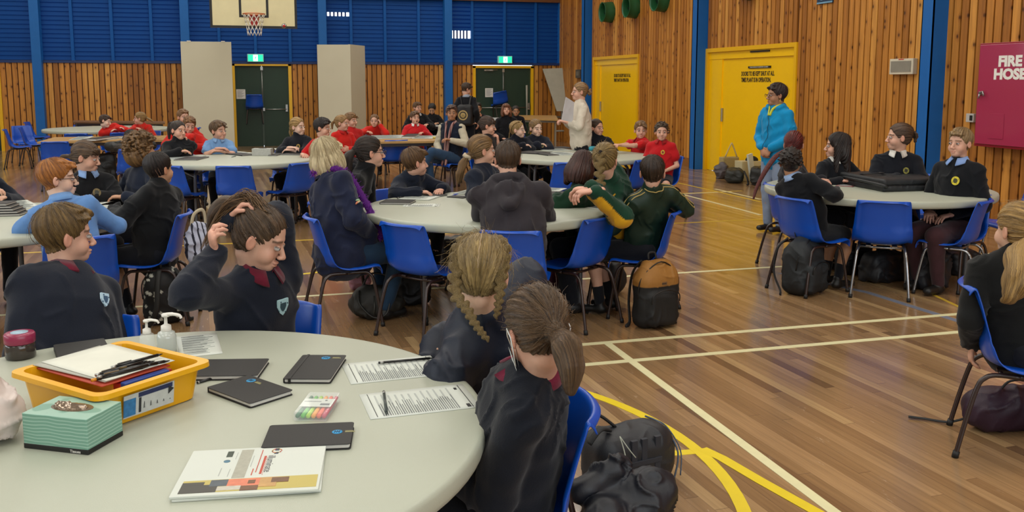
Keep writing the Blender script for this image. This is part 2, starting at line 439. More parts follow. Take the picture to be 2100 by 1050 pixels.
# green double doors with yellow frames
def green_door(n, x0, x1, ztop):
    r = tag(bpy.data.objects.new('door_%d' % n, None), kind='structure'); COL.objects.link(r)
    w = 0.075; m = MB()
    m.box((x0, YF-0.05, 0), (x0+w, YF+0.1, ztop)); m.box((x1-w, YF-0.05, 0), (x1, YF+0.1, ztop)); m.box((x0, YF-0.05, ztop-0.05), (x1, YF+0.1, ztop+0.015))
    m.build('door_frame', M_yeld, r)
    xm = (x0+x1)/2
    for a, b in ((x0+w, xm-0.004), (xm+0.004, x1-w)):
        m = MB(); m.box((a, YF+0.015, -0.01), (b, YF+0.06, ztop-0.05)); m.build('door_leaf', M_green, r)
    m = MB(); m.box((xm-0.022, YF-0.01, 0.02), (xm+0.022, YF+0.016, ztop-0.06)); m.build('meeting_strip', plain('dull_green_grey_strip', '3a4a40', 0.5), r)
    m = MB(); m.cyl((xm-0.62 if n == 5 else xm+0.05, YF-0.05, 0.94), (x1-w-0.06, YF-0.05, 0.94), 0.013)
    m.box((x1-w-0.09, YF-0.06, 0.88), (x1-w-0.04, YF+0.02, 1.06)); m.box((xm+0.0, YF-0.05, 0.9), (xm+0.05, YF+0.02, 0.98))
    m.cyl((xm, YF-0.02, 1.0), (xm, YF-0.02, ztop-0.12), 0.008); m.box((xm-0.03, YF-0.03, ztop-0.16), (xm+0.03, YF+0.02, ztop-0.07))
    m.build('panic_bar', M_steel, r)
    return r
for i, d_ in enumerate(DW): green_door(i+3, *d_)
g5 = [o for o in S.objects if o.name == 'door_5'][0]
m = MB(); m.box((5.95, YF-0.03, 1.93), (6.20, YF+0.016, 1.97)); m.cyl((6.0, YF-0.03, 1.95), (6.3, YF-0.10, 1.96), 0.01); m.build('door_closer', M_steel, g5)
M_paper = plain('white_paper', 'dddbd2', 0.7, var=0.02)
M_print = plain('printed_grey_text', '77777c', 0.7)
for (x, y, lab) in ((494, 193, 'small white notice taped to the left leaf of the far green double door'), (1003, 190, 'small white notice on the green double door behind the standing boy')):
    p = un_Y(x, y, YF+0.01)
    m = MB(); m.box((p[0]-0.11, YF+0.008, p[2]-0.12), (p[0]+0.11, YF+0.0145, p[2]+0.12), 0)
    for k in range(9): m.box((p[0]-0.085, YF+0.006, p[2]+0.085-k*0.021), (p[0]+0.085-0.03*(k % 3), YF+0.009, p[2]+0.092-k*0.021), 1)
    tag(m.build('notice', [M_paper, M_print]), lab, 'notice')

# --- court lines, thin paint films on the floor
def line(name, pts, w, mat, label, z=0.0015):
    mb = MB(); n = len(pts); L = []; R_ = []
    for i, p in enumerate(pts):
        a, b = Vector(pts[max(i-1, 0)]), Vector(pts[min(i+1, n-1)]); t = (b-a).normalized(); nn = Vector((-t.y, t.x))
        q = Vector(p); L.append(q+nn*w/2); R_.append(q-nn*w/2)
    for i in range(n-1):
        mb.loft([[(L[i].x, L[i].y, z), (R_[i].x, R_[i].y, z), (R_[i].x, R_[i].y, z-0.0014), (L[i].x, L[i].y, z-0.0014)],
                 [(L[i+1].x, L[i+1].y, z), (R_[i+1].x, R_[i+1].y, z), (R_[i+1].x, R_[i+1].y, z-0.0014), (L[i+1].x, L[i+1].y, z-0.0014)]], mi=0, smooth=False)
    o = mb.build(name, mat, FLOOR); return o
def P2(x, y): p = un(x, y); return (p[0], p[1])
LN = 'court_line'
line(LN, [(-3.0, 5.19), (8.0, 5.19)], 0.05, M_lineW, 'long cream floor line across the hall, farther of the near pair')
line(LN, [(-3.0, 4.80), (8.0, 4.80)], 0.05, M_lineW, 'long cream floor line across the hall, nearer of the near pair', 0.0018)
line(LN, [(2.06, 5.19), (2.06, -1.0)], 0.05, M_lineW, 'cream floor line running toward the viewer from the long pair', 0.0021)
line(LN, [(-4.0, 6.95), (8.0, 7.02)], 0.045, M_lineW, 'cream floor line passing under the middle and right tables')
line(LN, [(-4.0, 9.52), (8.0, 9.55)], 0.045, M_lineY2, 'mustard floor line passing behind the middle table')
line(LN, [P2(560, 569), P2(665, 557)], 0.045, M_lineY, 'short yellow floor stripe left of the chair with the blonde woman')
line(LN, [P2(1340, 383), P2(1420, 404), P2(1520, 430), P2(1560, 441)], 0.05, M_lineW, 'cream line slanting across the floor right of the boy in the red shirt')
line(LN, [P2(1390, 375), P2(1466, 392), P2(1560, 414)], 0.05, M_lineY2, 'mustard line slanting in front of the black bags', 0.002)
line(LN, [P2(1466, 387.5), P2(1560, 409)], 0.05, M_lineW, 'short cream line slanting in front of the black bags', 0.0022)
line(LN, [(3.0, 11.95), (7.0, 12.2)], 0.045, M_lineY2, 'mustard floor line behind the red-shirted boy\'s chair')
line(LN, [P2(1370, 399), P2(1500, 393)], 0.045, M_lineW, 'cream floor line crossing behind the red-shirted boy\'s chair')
line(LN, [P2(1600, 560), P2(1780, 600), P2(1932, 648), P2(2040, 682)], 0.06, M_lineB, 'faded blue floor line under the right table', 0.0012)
# big yellow key arc and free-throw marks
arc = [(1180, 800), (1230, 815), (1290, 838), (1350, 868), (1410, 908), (1460, 953), (1500, 1003), (1530, 1060), (1545, 1120)]
A = np.array([P2(*p) for p in arc]); q = np.c_[2*A, np.ones(len(A))]; s_ = np.linalg.lstsq(q, (A**2).sum(1), rcond=None)[0]
ac = s_[:2]; ar = sqrt(s_[2]+ac@ac)
t0 = atan2(A[0][1]-ac[1], A[0][0]-ac[0]); t1 = atan2(A[-1][1]-ac[1], A[-1][0]-ac[0])
line(LN, [(ac[0]+ar*cos(t0+0.9+(t1-t0-1.4)*k/40), ac[1]+ar*sin(t0+0.9+(t1-t0-1.4)*k/40)) for k in range(41)], 0.055, M_lineY, 'wide yellow curved floor line near the black backpacks', 0.0024)
line(LN, [P2(1330, 934), P2(1450, 924)], 0.05, M_lineY, 'short yellow floor mark touching the yellow curve', 0.0015)
line(LN, [P2(1440, 921), P2(1480, 940), P2(1560, 987), P2(1700, 1065), P2(1800, 1130)], 0.055, M_lineY, 'straight yellow floor line leaving the yellow curve', 0.0027)
line(LN, [P2(1915, 605), P2(1985, 638)], 0.03, M_lineY2, 'thin tan floor mark right of the empty chair at the right table')

# --- exit signs, backboard, fans and other wall things
M_exit = glow('green_lit_exit_face', '18b08a', 1.0)
M_exitw = glow('white_lit_pictogram', 'e8fff8', 1.6)
M_exitb = plain('exit_sign_housing', '9fd8cc', 0.4)
def exit_sign(x, z, label):
    r = empty('exit_sign', label, 'exit sign', (x, YF-0.06, z), group=None)
    y0 = -0.05
    m = MB(); m.rbox((-0.20, y0, -0.10), (0.20, 0.06, 0.10), 0.015); m.build('housing', M_exitb, r)
    m = MB(); m.box((-0.18, y0-0.006, -0.082), (0.18, y0-0.001, 0.082)); m.build('lit_face', M_exit, r)
    m = MB(); yy = y0-0.012          # running figure beside a doorway
    m.box((-0.055, yy, -0.075), (0.055, yy+0.004, 0.075), 0)
    m.build('pictogram_panel', M_exitw, r)
    m = MB(); F = lambda x_, z_: (x_, yy-0.004, z_)
    m.tube([F(0.012, 0.03), F(-0.006, -0.01)], 0.011, 6); m.ell((0.018, yy-0.004, 0.05), (0.011, 0.004, 0.011))
    m.tube([F(-0.006, -0.01), F(0.014, -0.032), F(0.004, -0.062)], 0.007, 6); m.tube([F(-0.006, -0.01), F(-0.022, -0.036), F(-0.042, -0.04)], 0.007, 6)
    m.tube([F(0.01, 0.026), F(0.034, 0.008)], 0.006, 6); m.tube([F(0.008, 0.024), F(-0.02, 0.016), F(-0.03, -0.004)], 0.006, 6)
    m.build('running_figure', M_exit, r)
    return r
exit_sign(-0.01, 2.235, 'lit green exit sign above the green doors below the basketball hoop')
exit_sign(6.52, 2.235, 'lit green exit sign above the right-hand green doors')

M_board = plain('weathered_cream_backboard', 'd6cda2', 0.5, var=0.09, nscale=6)
M_red = plain('red_painted_steel', 'b3241c', 0.4)
M_net = plain('white_net_cord', 'dcd8cc', 0.8)
BY = 20.6
r = empty('basketball_backboard', 'cream basketball backboard with black border and hoop on the far wall', 'basketball hoop', (-0.01, BY, 2.78))
m = MB(); m.box((-0.90, 0, 0.0), (0.90, 0.03, 1.05)); m.build('board_panel', M_board, r)
m = MB(); e = -0.004
for lo, hi in (((-0.90, e, 0), (0.90, 0.0, 0.05)), ((-0.90, e, 0.05), (-0.85, 0, 1.05)), ((0.85, e, 0.05), (0.90, 0, 1.05)),
               ((-0.305, e, 0.225), (0.305, 0, 0.275)), ((-0.305, e, 0.275), (-0.255, 0, 0.72)), ((0.255, e, 0.275), (0.305, 0, 0.72))): m.box(lo, hi)
m.build('black_marking', M_black, r)
m = MB(); m.cyl((0.62, -0.006, 0.055), (0.62, -0.001, 0.055), 0.055, n=20); m.cyl((0.62, -0.008, 0.055), (0.62, -0.005, 0.055), 0.03, n=16, mi=1); m.build('round_badge', [M_steel, M_red], r)
m = MB(); hz = 0.275; hy = -0.36
m.tube([(0.225*cos(a*2*pi/28), hy+0.225*sin(a*2*pi/28), hz) for a in range(29)], 0.010, 8)
hoop = m.build('hoop', plain('orange_red_hoop_paint', 'b5541c', 0.4), r)
m = MB(); m.box((-0.08, -0.135, hz-0.02), (0.08, 0, hz+0.004)); m.add([(-0.09, -0.001, hz-0.02), (0.09, -0.001, hz-0.02), (0.06, -0.001, hz-0.22), (-0.06, -0.001, hz-0.22), (-0.09, -0.02, hz-0.02), (0.09, -0.02, hz-0.02), (0.06, -0.02, hz-0.22), (-0.06, -0.02, hz-0.22)], [(0,1,2,3),(7,6,5,4),(0,3,7,4),(1,5,6,2),(3,2,6,7)])
m.tube([(-0.07, 0, hz-0.2), (-0.1, hy+0.2, hz)], 0.008, 6); m.tube([(0.07, 0, hz-0.2), (0.1, hy+0.2, hz)], 0.008, 6)
m.build('hoop_bracket', M_red, r)
m = MB(); NS = 12
def np_(a, k):
    rr = 0.222 - 0.085*(k/5.0)**0.7; aa = 2*pi*(a + 0.5*(k % 2))/NS
    return (rr*cos(aa), hy+rr*sin(aa), hz - 0.012 - 0.088*k)
for a in range(NS):
    for k in range(5):
        m.tube([np_(a, k), np_(a + (0 if k % 2 == 0 else 1), k+1)], 0.0055, 5)
        m.tube([np_(a, k), np_(a - (1 if k % 2 == 0 else 0), k+1)], 0.0055, 5)
m.build('net', M_net, r)
m = MB()
for sx in (-0.5, 0.5):
    m.cyl((sx, 0.03, 0.7), (sx, 3.55, 0.9), 0.03, n=8); m.cyl((sx, 0.03, 0.1), (sx, 3.5, 0.9), 0.02, n=8)
m.build('wall_bracket', M_blue, r)

M_fang = plain('green_painted_fan_housing', '1f5a34', 0.45)
M_fand = plain('dark_fan_blades', '15251b', 0.4)
for (y, z, lab) in ((20.3, 3.255, 'round green wall fan farthest left of the fans'), (18.87, 3.26, 'round green wall fan, middle one of the left three'), (17.39, 3.29, 'round green wall fan above the boys in red shirts'), (14.0, 3.24, 'round green wall fan cut by the top edge above the wide yellow door')):
    r = empty('wall_fan', lab, 'fan', (XR-0.03, y, z), group=None)
    MX = Matrix.Rotation(-pi/2, 4, 'Y')
    m = MB(); m.lathe([(0.235, -0.02), (0.245, 0.0), (0.235, 0.10), (0.22, 0.22), (0.232, 0.235), (0.215, 0.235), (0.205, 0.2), (0.215, 0.08), (0.215, 0.0)], 32, M=MX); m.build('housing', M_fang, r)
    m = MB(); m.lathe([(0.21, -0.01), (0.21, 0.0), (0.01, 0.0)], 24, M=MX); m.build('back_plate', M_fand, r)
    m = MB(); m.lathe([(0.045, 0.02), (0.05, 0.10), (0.03, 0.13), (0.002, 0.135)], 16, M=MX); m.build('hub', M_fang, r)
    for k in range(4):
        a = k*pi/2+0.3; m = MB(); R3 = MX @ Matrix.Rotation(a, 4, 'Z')
        m.add([(0.04, -0.02, 0.09), (0.18, -0.06, 0.11), (0.19, 0.05, 0.05), (0.04, 0.03, 0.06), (0.04, -0.02, 0.095), (0.18, -0.06, 0.115), (0.19, 0.05, 0.055), (0.04, 0.03, 0.065)],
              [(0,1,2,3),(7,6,5,4),(0,4,5,1),(1,5,6,2),(2,6,7,3),(3,7,4,0)], M=R3); m.build('fan_blade', M_fand, r)
# speaker-like grille, switch, blue plate, fire hose cabinet
r = empty('wall_heater', 'cream framed wall grille on the pine wall between yellow door and blue post', 'wall grille', (XR-0.03, 10.06, 1.825))
m = MB(); m.rbox((-0.07, -0.225, -0.10), (0.0, 0.225, 0.10), 0.01); m.build('frame', plain('cream_plastic', 'cfc6b0', 0.5), r)
m = MB(); m.box((-0.074, -0.19, -0.068), (-0.068, 0.19, 0.068)); [m.box((-0.08, -0.19, -0.066+k*0.011), (-0.073, 0.19, -0.062+k*0.011)) for k in range(13)]
m.build('grille', plain('grey_grille', 'a09a8c', 0.6), r); r.name = 'wall_grille'
m = MB(); m.box((-0.072, -0.05, 0.084), (-0.069, 0.05, 0.096)); m.build('red_label_strip', M_red, r)
r = empty('switch_box', 'small grey electrical box on the pine wall near the far right corner', 'switch box', (XR-0.012, 22.5, 1.845))
m = MB(); m.rbox((-0.06, -0.16, -0.11), (0, 0.16, 0.11), 0.01); m.build('box_body', plain('dark_grey_enamel', '4f4a42', 0.5), r)
m = MB(); m.box((-0.066, -0.10, -0.05), (-0.06, 0.10, 0.06)); m.build('cover', plain('grey_enamel', '6d675c', 0.5), r)
r = empty('wall_plate', 'dark blue printed plate at the top of the pine wall above the wide yellow door', 'wall plate', (XR-0.03, 11.85, 2.83))
m = MB(); m.box((-0.02, -0.19, -0.06), (0, 0.19, 0.14)); m.build('plate', plain('dark_blue_plate', '12324e', 0.4), r)
m = MB(); m.box((-0.024, -0.19, -0.058), (-0.019, 0.19, -0.035)); [m.box((-0.024, -0.15+k*0.1, -0.01), (-0.019, -0.10+k*0.1, 0.10)) for k in range(3)]; m.build('printed_mark', plain('pale_blue_print', '6f9cb8', 0.5), r)
r = empty('door_sensor', 'small white electrical socket left of the fire hose cabinet', 'socket', (XR-0.03, 8.85, 1.21)); r.name = 'wall_socket'
m = MB(); m.rbox((-0.05, -0.06, -0.05), (0, 0.06, 0.05), 0.008); m.build('socket_box', plain('light_grey_plastic', 'b7b4b0', 0.4), r)
m = MB(); m.box((-0.056, -0.045, -0.03), (-0.049, -0.005, 0.03)); m.build('black_insert', M_black, r)

M_hose = plain('glossy_red_enamel', 'a02c4c', 0.24, var=0.04, nscale=2, coat=0.6)
r = empty('fire_hose_cabinet', 'dark red fire hose cabinet with white lettering on the right wall', 'fire hose cabinet', (XR-0.03, 7.95, 0))
m = MB(); m.rbox((-0.16, -0.83, 0.90), (0, 0.69, 2.06), 0.01); m.build('cabinet_body', plain('red_enamel_cabinet', '8a1526', 0.3), r)
m = MB(); m.rbox((-0.178, -0.81, 0.93), (-0.162, 0.665, 2.04), 0.006); dr = m.build('cabinet_door', M_hose, r)
for s, z, ys in (('FIRE', 1.80, 0.385), ('HOSE', 1.66, 0.44)):
    put_text(s, 0.155, M_white, frame_M((-0.179, ys, z), (0, -1, 0), (0, 0, 1), (-1, 0, 0)), dr, sx=1.15, bold=0.008)
m = MB(); m.cyl((-0.20, 0.605, 1.50), (-0.178, 0.605, 1.50), 0.022); m.tube([(-0.20, 0.605, 1.50), (-0.21, 0.55, 1.52), (-0.21, 0.535, 1.47)], 0.010, 8); m.tube([(-0.20, 0.605, 1.50), (-0.21, 0.61, 1.44)], 0.009, 8); m.build('latch', M_steel, dr)
m = MB(); m.rbox((-0.184, 0.25, 1.0), (-0.178, 0.45, 1.28), 0.002); m.build('recess_plate', M_hose, dr)

# free-standing cream partitions
def slab(x0, y0, x1, y1, h, th=0.05):
    a, b = Vector((x0, y0)), Vector((x1, y1)); t = (b-a).normalized(); n = Vector((-t.y, t.x))*th
    return MB().prism([tuple(a), tuple(b), tuple(b+n), tuple(a+n)], 0.0, h)
p0, p1 = un_Y(370, 85, 22.9), un_Y(474, 85, 22.9)
r = empty('partition_board', 'tall cream partition board left of the green door under the hoop', 'partition', ((p0[0]+p1[0])/2, 22.9, 0))
w = (p1[0]-p0[0])/2
m = MB(); m.rbox((-w, -0.03, 0.0), (w, 0.03, p0[2]), 0.008); m.build('board_panel', M_cream, r)
m = MB(); m.box((-w*0.75, -0.04, p0[2]), (-w*0.6, 0.04, p0[2]+0.02)); m.box((w*0.6, -0.04, p0[2]), (w*0.75, 0.04, p0[2]+0.02)); m.build('top_clip', M_white, r)
q0, q1, q2 = un_Y(650, 92, 22.4), un_Y(718, 91, 22.2), un_Y(748, 94, 23.0)
r = empty('folding_partition', 'tall cream two-leaf partition right of the green door under the hoop', 'partition', (q1[0], q1[1], 0))
for (u, v_, nm) in ((q0, q1, 'partition_leaf'), (q1, q2, 'partition_leaf')):
    o = slab(u[0]-q1[0], u[1]-q1[1], v_[0]-q1[0], v_[1]-q1[1], (u[2]+v_[2])/2).build(nm, M_cream, r)
# far right: loose tilted board against wall + trolley frame
r = empty('leaning_board', 'pale grey board leaning at an angle in the far right corner', 'board', (0, 0, 0))
pts = [un_Y(1113, 141, 23.9), un_Y(1166, 139, 23.9), un_Y(1197, 228, 23.5), un_Y(1142, 228, 23.5)]
for p in pts[2:]: pass
ctr = sum(pts)/4; r.location = (ctr[0], ctr[1], 0)
loc_ = [(p[0]-ctr[0], p[1]-ctr[1], p[2]) for p in pts]; bk = [(x, y+0.03, z) for x, y, z in loc_]
m = MB(); m.add(loc_+bk, [(0,1,2,3),(7,6,5,4),(0,4,5,1),(1,5,6,2),(2,6,7,3),(3,7,4,0)]); m.build('board_panel', plain('pale_grey_board', 'a9a695', 0.6), r)
m = MB()
m.tube([(-1.0, 0.1, 1.55), (-1.0, 0.1, 0.72), (0.3, 0.1, 0.66)], 0.03, 8)
m.tube([(-0.2, 0.05, 0.66), (-0.2, 0.05, 0.0)], 0.03, 8); m.tube([(0.35, 0.1, 0.66), (0.35, 0.1, 0.0)], 0.03, 8); m.tube([(-0.2, 0.05, 0.3), (0.35, 0.1, 0.3)], 0.025, 8)
m.tube([(0.0, 0.08, 0.9), (0.0, 0.08, 0.6)], 0.025, 8)
m.build('stand_frame', plain('grey_tube_frame', '8f8a7c', 0.5), r)
# ================================================================== implicit-surface modeller for bodies, clothes, bags
def nrm(v): v = np.asarray(v, float); return v/(np.linalg.norm(v)+1e-12)
class Field:
    def __init__(s, lo, hi, h):
        s.lo = np.asarray(lo, float); s.h = h
        s.n = np.maximum(4, np.ceil((np.asarray(hi, float)-s.lo)/h).astype(int)+1)
        s.F = np.full(s.n, 1.0, np.float32)
    def _sl(s, lo, hi, k):
        m = k+2.5*s.h
        a = np.clip(np.floor((np.asarray(lo)-m-s.lo)/s.h).astype(int), 0, s.n); b = np.clip(np.ceil((np.asarray(hi)+m-s.lo)/s.h).astype(int)+1, 0, s.n)
        return a, b
    def _apply(s, lo, hi, k, fn, sub=False):
        a, b = s._sl(lo, hi, k)
        if np.any(b <= a): return
        ax = [(s.lo[i]+s.h*np.arange(a[i], b[i])).astype(np.float32) for i in range(3)]
        d = fn(ax[0][:, None, None], ax[1][None, :, None], ax[2][None, None, :])
        V = s.F[a[0]:b[0], a[1]:b[1], a[2]:b[2]]
        if sub:
            d = -d; hh = np.clip(0.5-0.5*(V-d)/k, 0, 1); V[...] = V*(1-hh)+d*hh + k*hh*(1-hh)
        else:
            hh = np.clip(0.5+0.5*(V-d)/k, 0, 1); V[...] = V*(1-hh)+d*hh - k*hh*(1-hh)
    def cone(s, a, b, ra, rb, k=0.02, ax=None, fl=1.0, sub=False):
        a = np.asarray(a, float); b = np.asarray(b, float); ab = b-a; L2 = float(ab@ab)+1e-12; R = max(ra, rb)
        def fn(X, Y, Z):
            x, y, z = X-a[0], Y-a[1], Z-a[2]
            t = np.clip((x*ab[0]+y*ab[1]+z*ab[2])/L2, 0, 1)
            x = x-t*ab[0]; y = y-t*ab[1]; z = z-t*ab[2]
            if ax is not None:
                c = (x*ax[0]+y*ax[1]+z*ax[2])*(1/fl-1); x = x+ax[0]*c; y = y+ax[1]*c; z = z+ax[2]*c
                return (np.sqrt(x*x+y*y+z*z)-(ra+(rb-ra)*t))*sqrt(fl)
            return np.sqrt(x*x+y*y+z*z)-(ra+(rb-ra)*t)
        s._apply(np.minimum(a, b)-R, np.maximum(a, b)+R, k, fn, sub); return s
    def ell(s, c, r, k=0.02, R=None, sub=False):
        c = np.asarray(c, float); r = np.asarray(r, float); m = r.max() if R is not None else r
        R_ = None if R is None else np.asarray(R, float).T
        def fn(X, Y, Z):
            x, y, z = X-c[0], Y-c[1], Z-c[2]
            if R_ is not None:
                x, y, z = (x*R_[0][i]+y*R_[1][i]+z*R_[2][i] for i in range(3))
            k0 = np.sqrt((x/r[0])**2+(y/r[1])**2+(z/r[2])**2); k1 = np.sqrt((x/r[0]**2)**2+(y/r[1]**2)**2+(z/r[2]**2)**2)
            return k0*(k0-1)/(k1+1e-9)
        s._apply(c-m, c+m, k, fn, sub); return s
    def rbox(s, c, hs, rad, k=0.01, R=None, sub=False):
        c = np.asarray(c, float); hs = np.asarray(hs, float); m = np.linalg.norm(hs) if R is not None else hs
        R_ = None if R is None else np.asarray(R, float).T
        def fn(X, Y, Z):
            x, y, z = X-c[0], Y-c[1], Z-c[2]
            if R_ is not None: x, y, z = (x*R_[0][i]+y*R_[1][i]+z*R_[2][i] for i in range(3))
            qx, qy, qz = abs(x)-hs[0]+rad, abs(y)-hs[1]+rad, abs(z)-hs[2]+rad
            return np.sqrt(np.maximum(qx, 0)**2+np.maximum(qy, 0)**2+np.maximum(qz, 0)**2)+np.minimum(np.maximum(qx, np.maximum(qy, qz)), 0)-rad
        s._apply(c-m, c+m, k, fn, sub); return s
    def cutz(s, z, keep='above'):
        Z = s.lo[2]+s.h*np.arange(s.n[2]); d = (z-Z) if keep == 'above' else (Z-z)
        s.F = np.maximum(s.F, d[None, None, :].astype(np.float32)); return s
    def cut(s, p, n):
        """cuts away the side the normal points to"""
        p = np.asarray(p, float); n = nrm(n)
        ax = [(s.lo[i]+s.h*np.arange(s.n[i])) for i in range(3)]
        d = (ax[0][:, None, None]-p[0])*n[0]+(ax[1][None, :, None]-p[1])*n[1]+(ax[2][None, None, :]-p[2])*n[2]
        s.F = np.maximum(s.F, d.astype(np.float32)); return s
    def mesh(s):
        F = s.F; F = np.pad(F, 1, constant_values=1.0); ins = F < 0
        cs = [ins[i:ins.shape[0]-1+i, j:ins.shape[1]-1+j, k:ins.shape[2]-1+k] for i in (0, 1) for j in (0, 1) for k in (0, 1)]
        cnt = sum(c.astype(np.int8) for c in cs); act = (cnt > 0) & (cnt < 8)
        idx = np.full(act.shape, -1, np.int64); cells = np.argwhere(act); N = len(cells)
        if N == 0: return np.zeros((0, 3)), np.zeros((0, 4), int)
        idx[act] = np.arange(N)
        pos = np.zeros((N, 3)); w = np.zeros(N)
        cor = {(i, j, k): F[cells[:, 0]+i, cells[:, 1]+j, cells[:, 2]+k] for i in (0, 1) for j in (0, 1) for k in (0, 1)}
        for a in list(cor):
            for axn in range(3):
                if a[axn] == 0:
                    b = list(a); b[axn] = 1; b = tuple(b); fa, fb = cor[a], cor[b]
                    cr = (fa < 0) != (fb < 0); t = np.where(cr, fa/(fa-fb+1e-12*(fa == fb)), 0)
                    p = np.array(a, float)[None, :].repeat(N, 0); p[:, axn] = t
                    pos += p*cr[:, None]; w += cr
        V = (cells+pos/w[:, None]-1)*s.h+s.lo
        Q = []
        for axn in range(3):
            o1, o2 = [(1, 2), (2, 0), (0, 1)][axn]
            A = ins; sl0 = [slice(None)]*3; sl1 = [slice(None)]*3; sl0[axn] = slice(0, -1); sl1[axn] = slice(1, None)
            a, b = A[tuple(sl0)], A[tuple(sl1)]
            E = np.argwhere(a != b)
            E = E[(E[:, o1] > 0) & (E[:, o2] > 0) & (E[:, o1] < ins.shape[o1]-1) & (E[:, o2] < ins.shape[o2]-1)]
            fl = a[E[:, 0], E[:, 1], E[:, 2]]
            def cell(d1, d2):
                c = E.copy(); c[:, o1] += d1; c[:, o2] += d2; return idx[c[:, 0], c[:, 1], c[:, 2]]
            q = np.stack([cell(-1, -1), cell(0, -1), cell(0, 0), cell(-1, 0)], 1)
            q[~fl] = q[~fl][:, ::-1]; Q.append(q)
        Q = np.concatenate(Q); Q = Q[(Q >= 0).all(1)]
        return V, Q
def vnormals(V, Q):
    n = np.cross(V[Q[:, 2]]-V[Q[:, 0]], V[Q[:, 3]]-V[Q[:, 1]]); N = np.zeros_like(V)
    for i in range(4): np.add.at(N, Q[:, i], n)
    return N/(np.linalg.norm(N, axis=1, keepdims=True)+1e-12)
def relax(V, Q, it=1, f=0.5):
    for _ in range(it):
        A = np.zeros_like(V); c = np.zeros(len(V))
        for i in range(4):
            np.add.at(A, Q[:, i], V[Q[:, (i+1) % 4]]+V[Q[:, (i+3) % 4]]); np.add.at(c, Q[:, i], 2)
        V = V*(1-f)+f*A/np.maximum(c, 1)[:, None]
    return V
def wobble(P, seed, wl):
    r = np.random.RandomState(seed); out = np.zeros(len(P))
    for _ in range(5):
        d = nrm(r.randn(3)); out += np.sin(P@d*(2*pi/(wl*r.uniform(0.7, 1.4)))+r.uniform(0, 6.28))
    return out/2.6
def wrinkle(V, Q, amp, seed=0, wl=0.09):
    """soft cloth folds: broad swells plus narrow warped creases"""
    N = vnormals(V, Q); r = np.random.RandomState(seed)
    Wp = np.stack([wobble(V, seed+11+i, 0.16) for i in range(3)], 1)*0.035
    P = V+Wp; d = np.zeros(len(V))
    for i in range(3):
        k = nrm(r.randn(3)+np.array([0, 0, 0.7])); ph = r.uniform(0, 6.28)
        rg = 1-np.abs(np.sin((P@k)*pi/(wl*r.uniform(0.8, 1.3))+ph)); m = np.clip(wobble(V, seed+31+i, 0.22)*0.9, 0, 1)
        d += (rg**3)*m
    d = d*amp + wobble(V, seed+77, 0.13)*amp*0.45
    return V+N*d[:, None]
def to_mesh(name, V, Q, mats, attrs=None, flip=False, smooth=True):
    me = bpy.data.meshes.new(name); nv, nq = len(V), len(Q)
    me.vertices.add(nv); me.vertices.foreach_set('co', np.asarray(V, np.float32).ravel())
    me.loops.add(nq*4); me.loops.foreach_set('vertex_index', np.asarray(Q, np.int32).ravel())
    me.polygons.add(nq); me.polygons.foreach_set('loop_start', np.arange(0, nq*4, 4, dtype=np.int32))
    me.polygons.foreach_set('use_smooth', np.full(nq, smooth))
    for m in (mats if isinstance(mats, (list, tuple)) else [mats]): me.materials.append(m)
    for an, arr in (attrs or {}).items():
        if arr.shape[1] == 4:
            a = me.color_attributes.new(an, 'FLOAT_COLOR', 'POINT'); a.data.foreach_set('color', arr.astype(np.float32).ravel())
        else:
            a = me.attributes.new(an, 'FLOAT_VECTOR', 'POINT'); a.data.foreach_set('vector', arr.astype(np.float32).ravel())
    me.update(calc_edges=True); me.validate(); return me
def link(name, me, parent=None):
    o = bpy.data.objects.new(name, me); COL.objects.link(o)
    if parent is not None: o.parent = parent
    return o
def join_vq(parts):
    V = []; Q = []; o = 0
    for v, q in parts: V.append(v); Q.append(q+o); o += len(v)
    return np.concatenate(V), np.concatenate(Q)
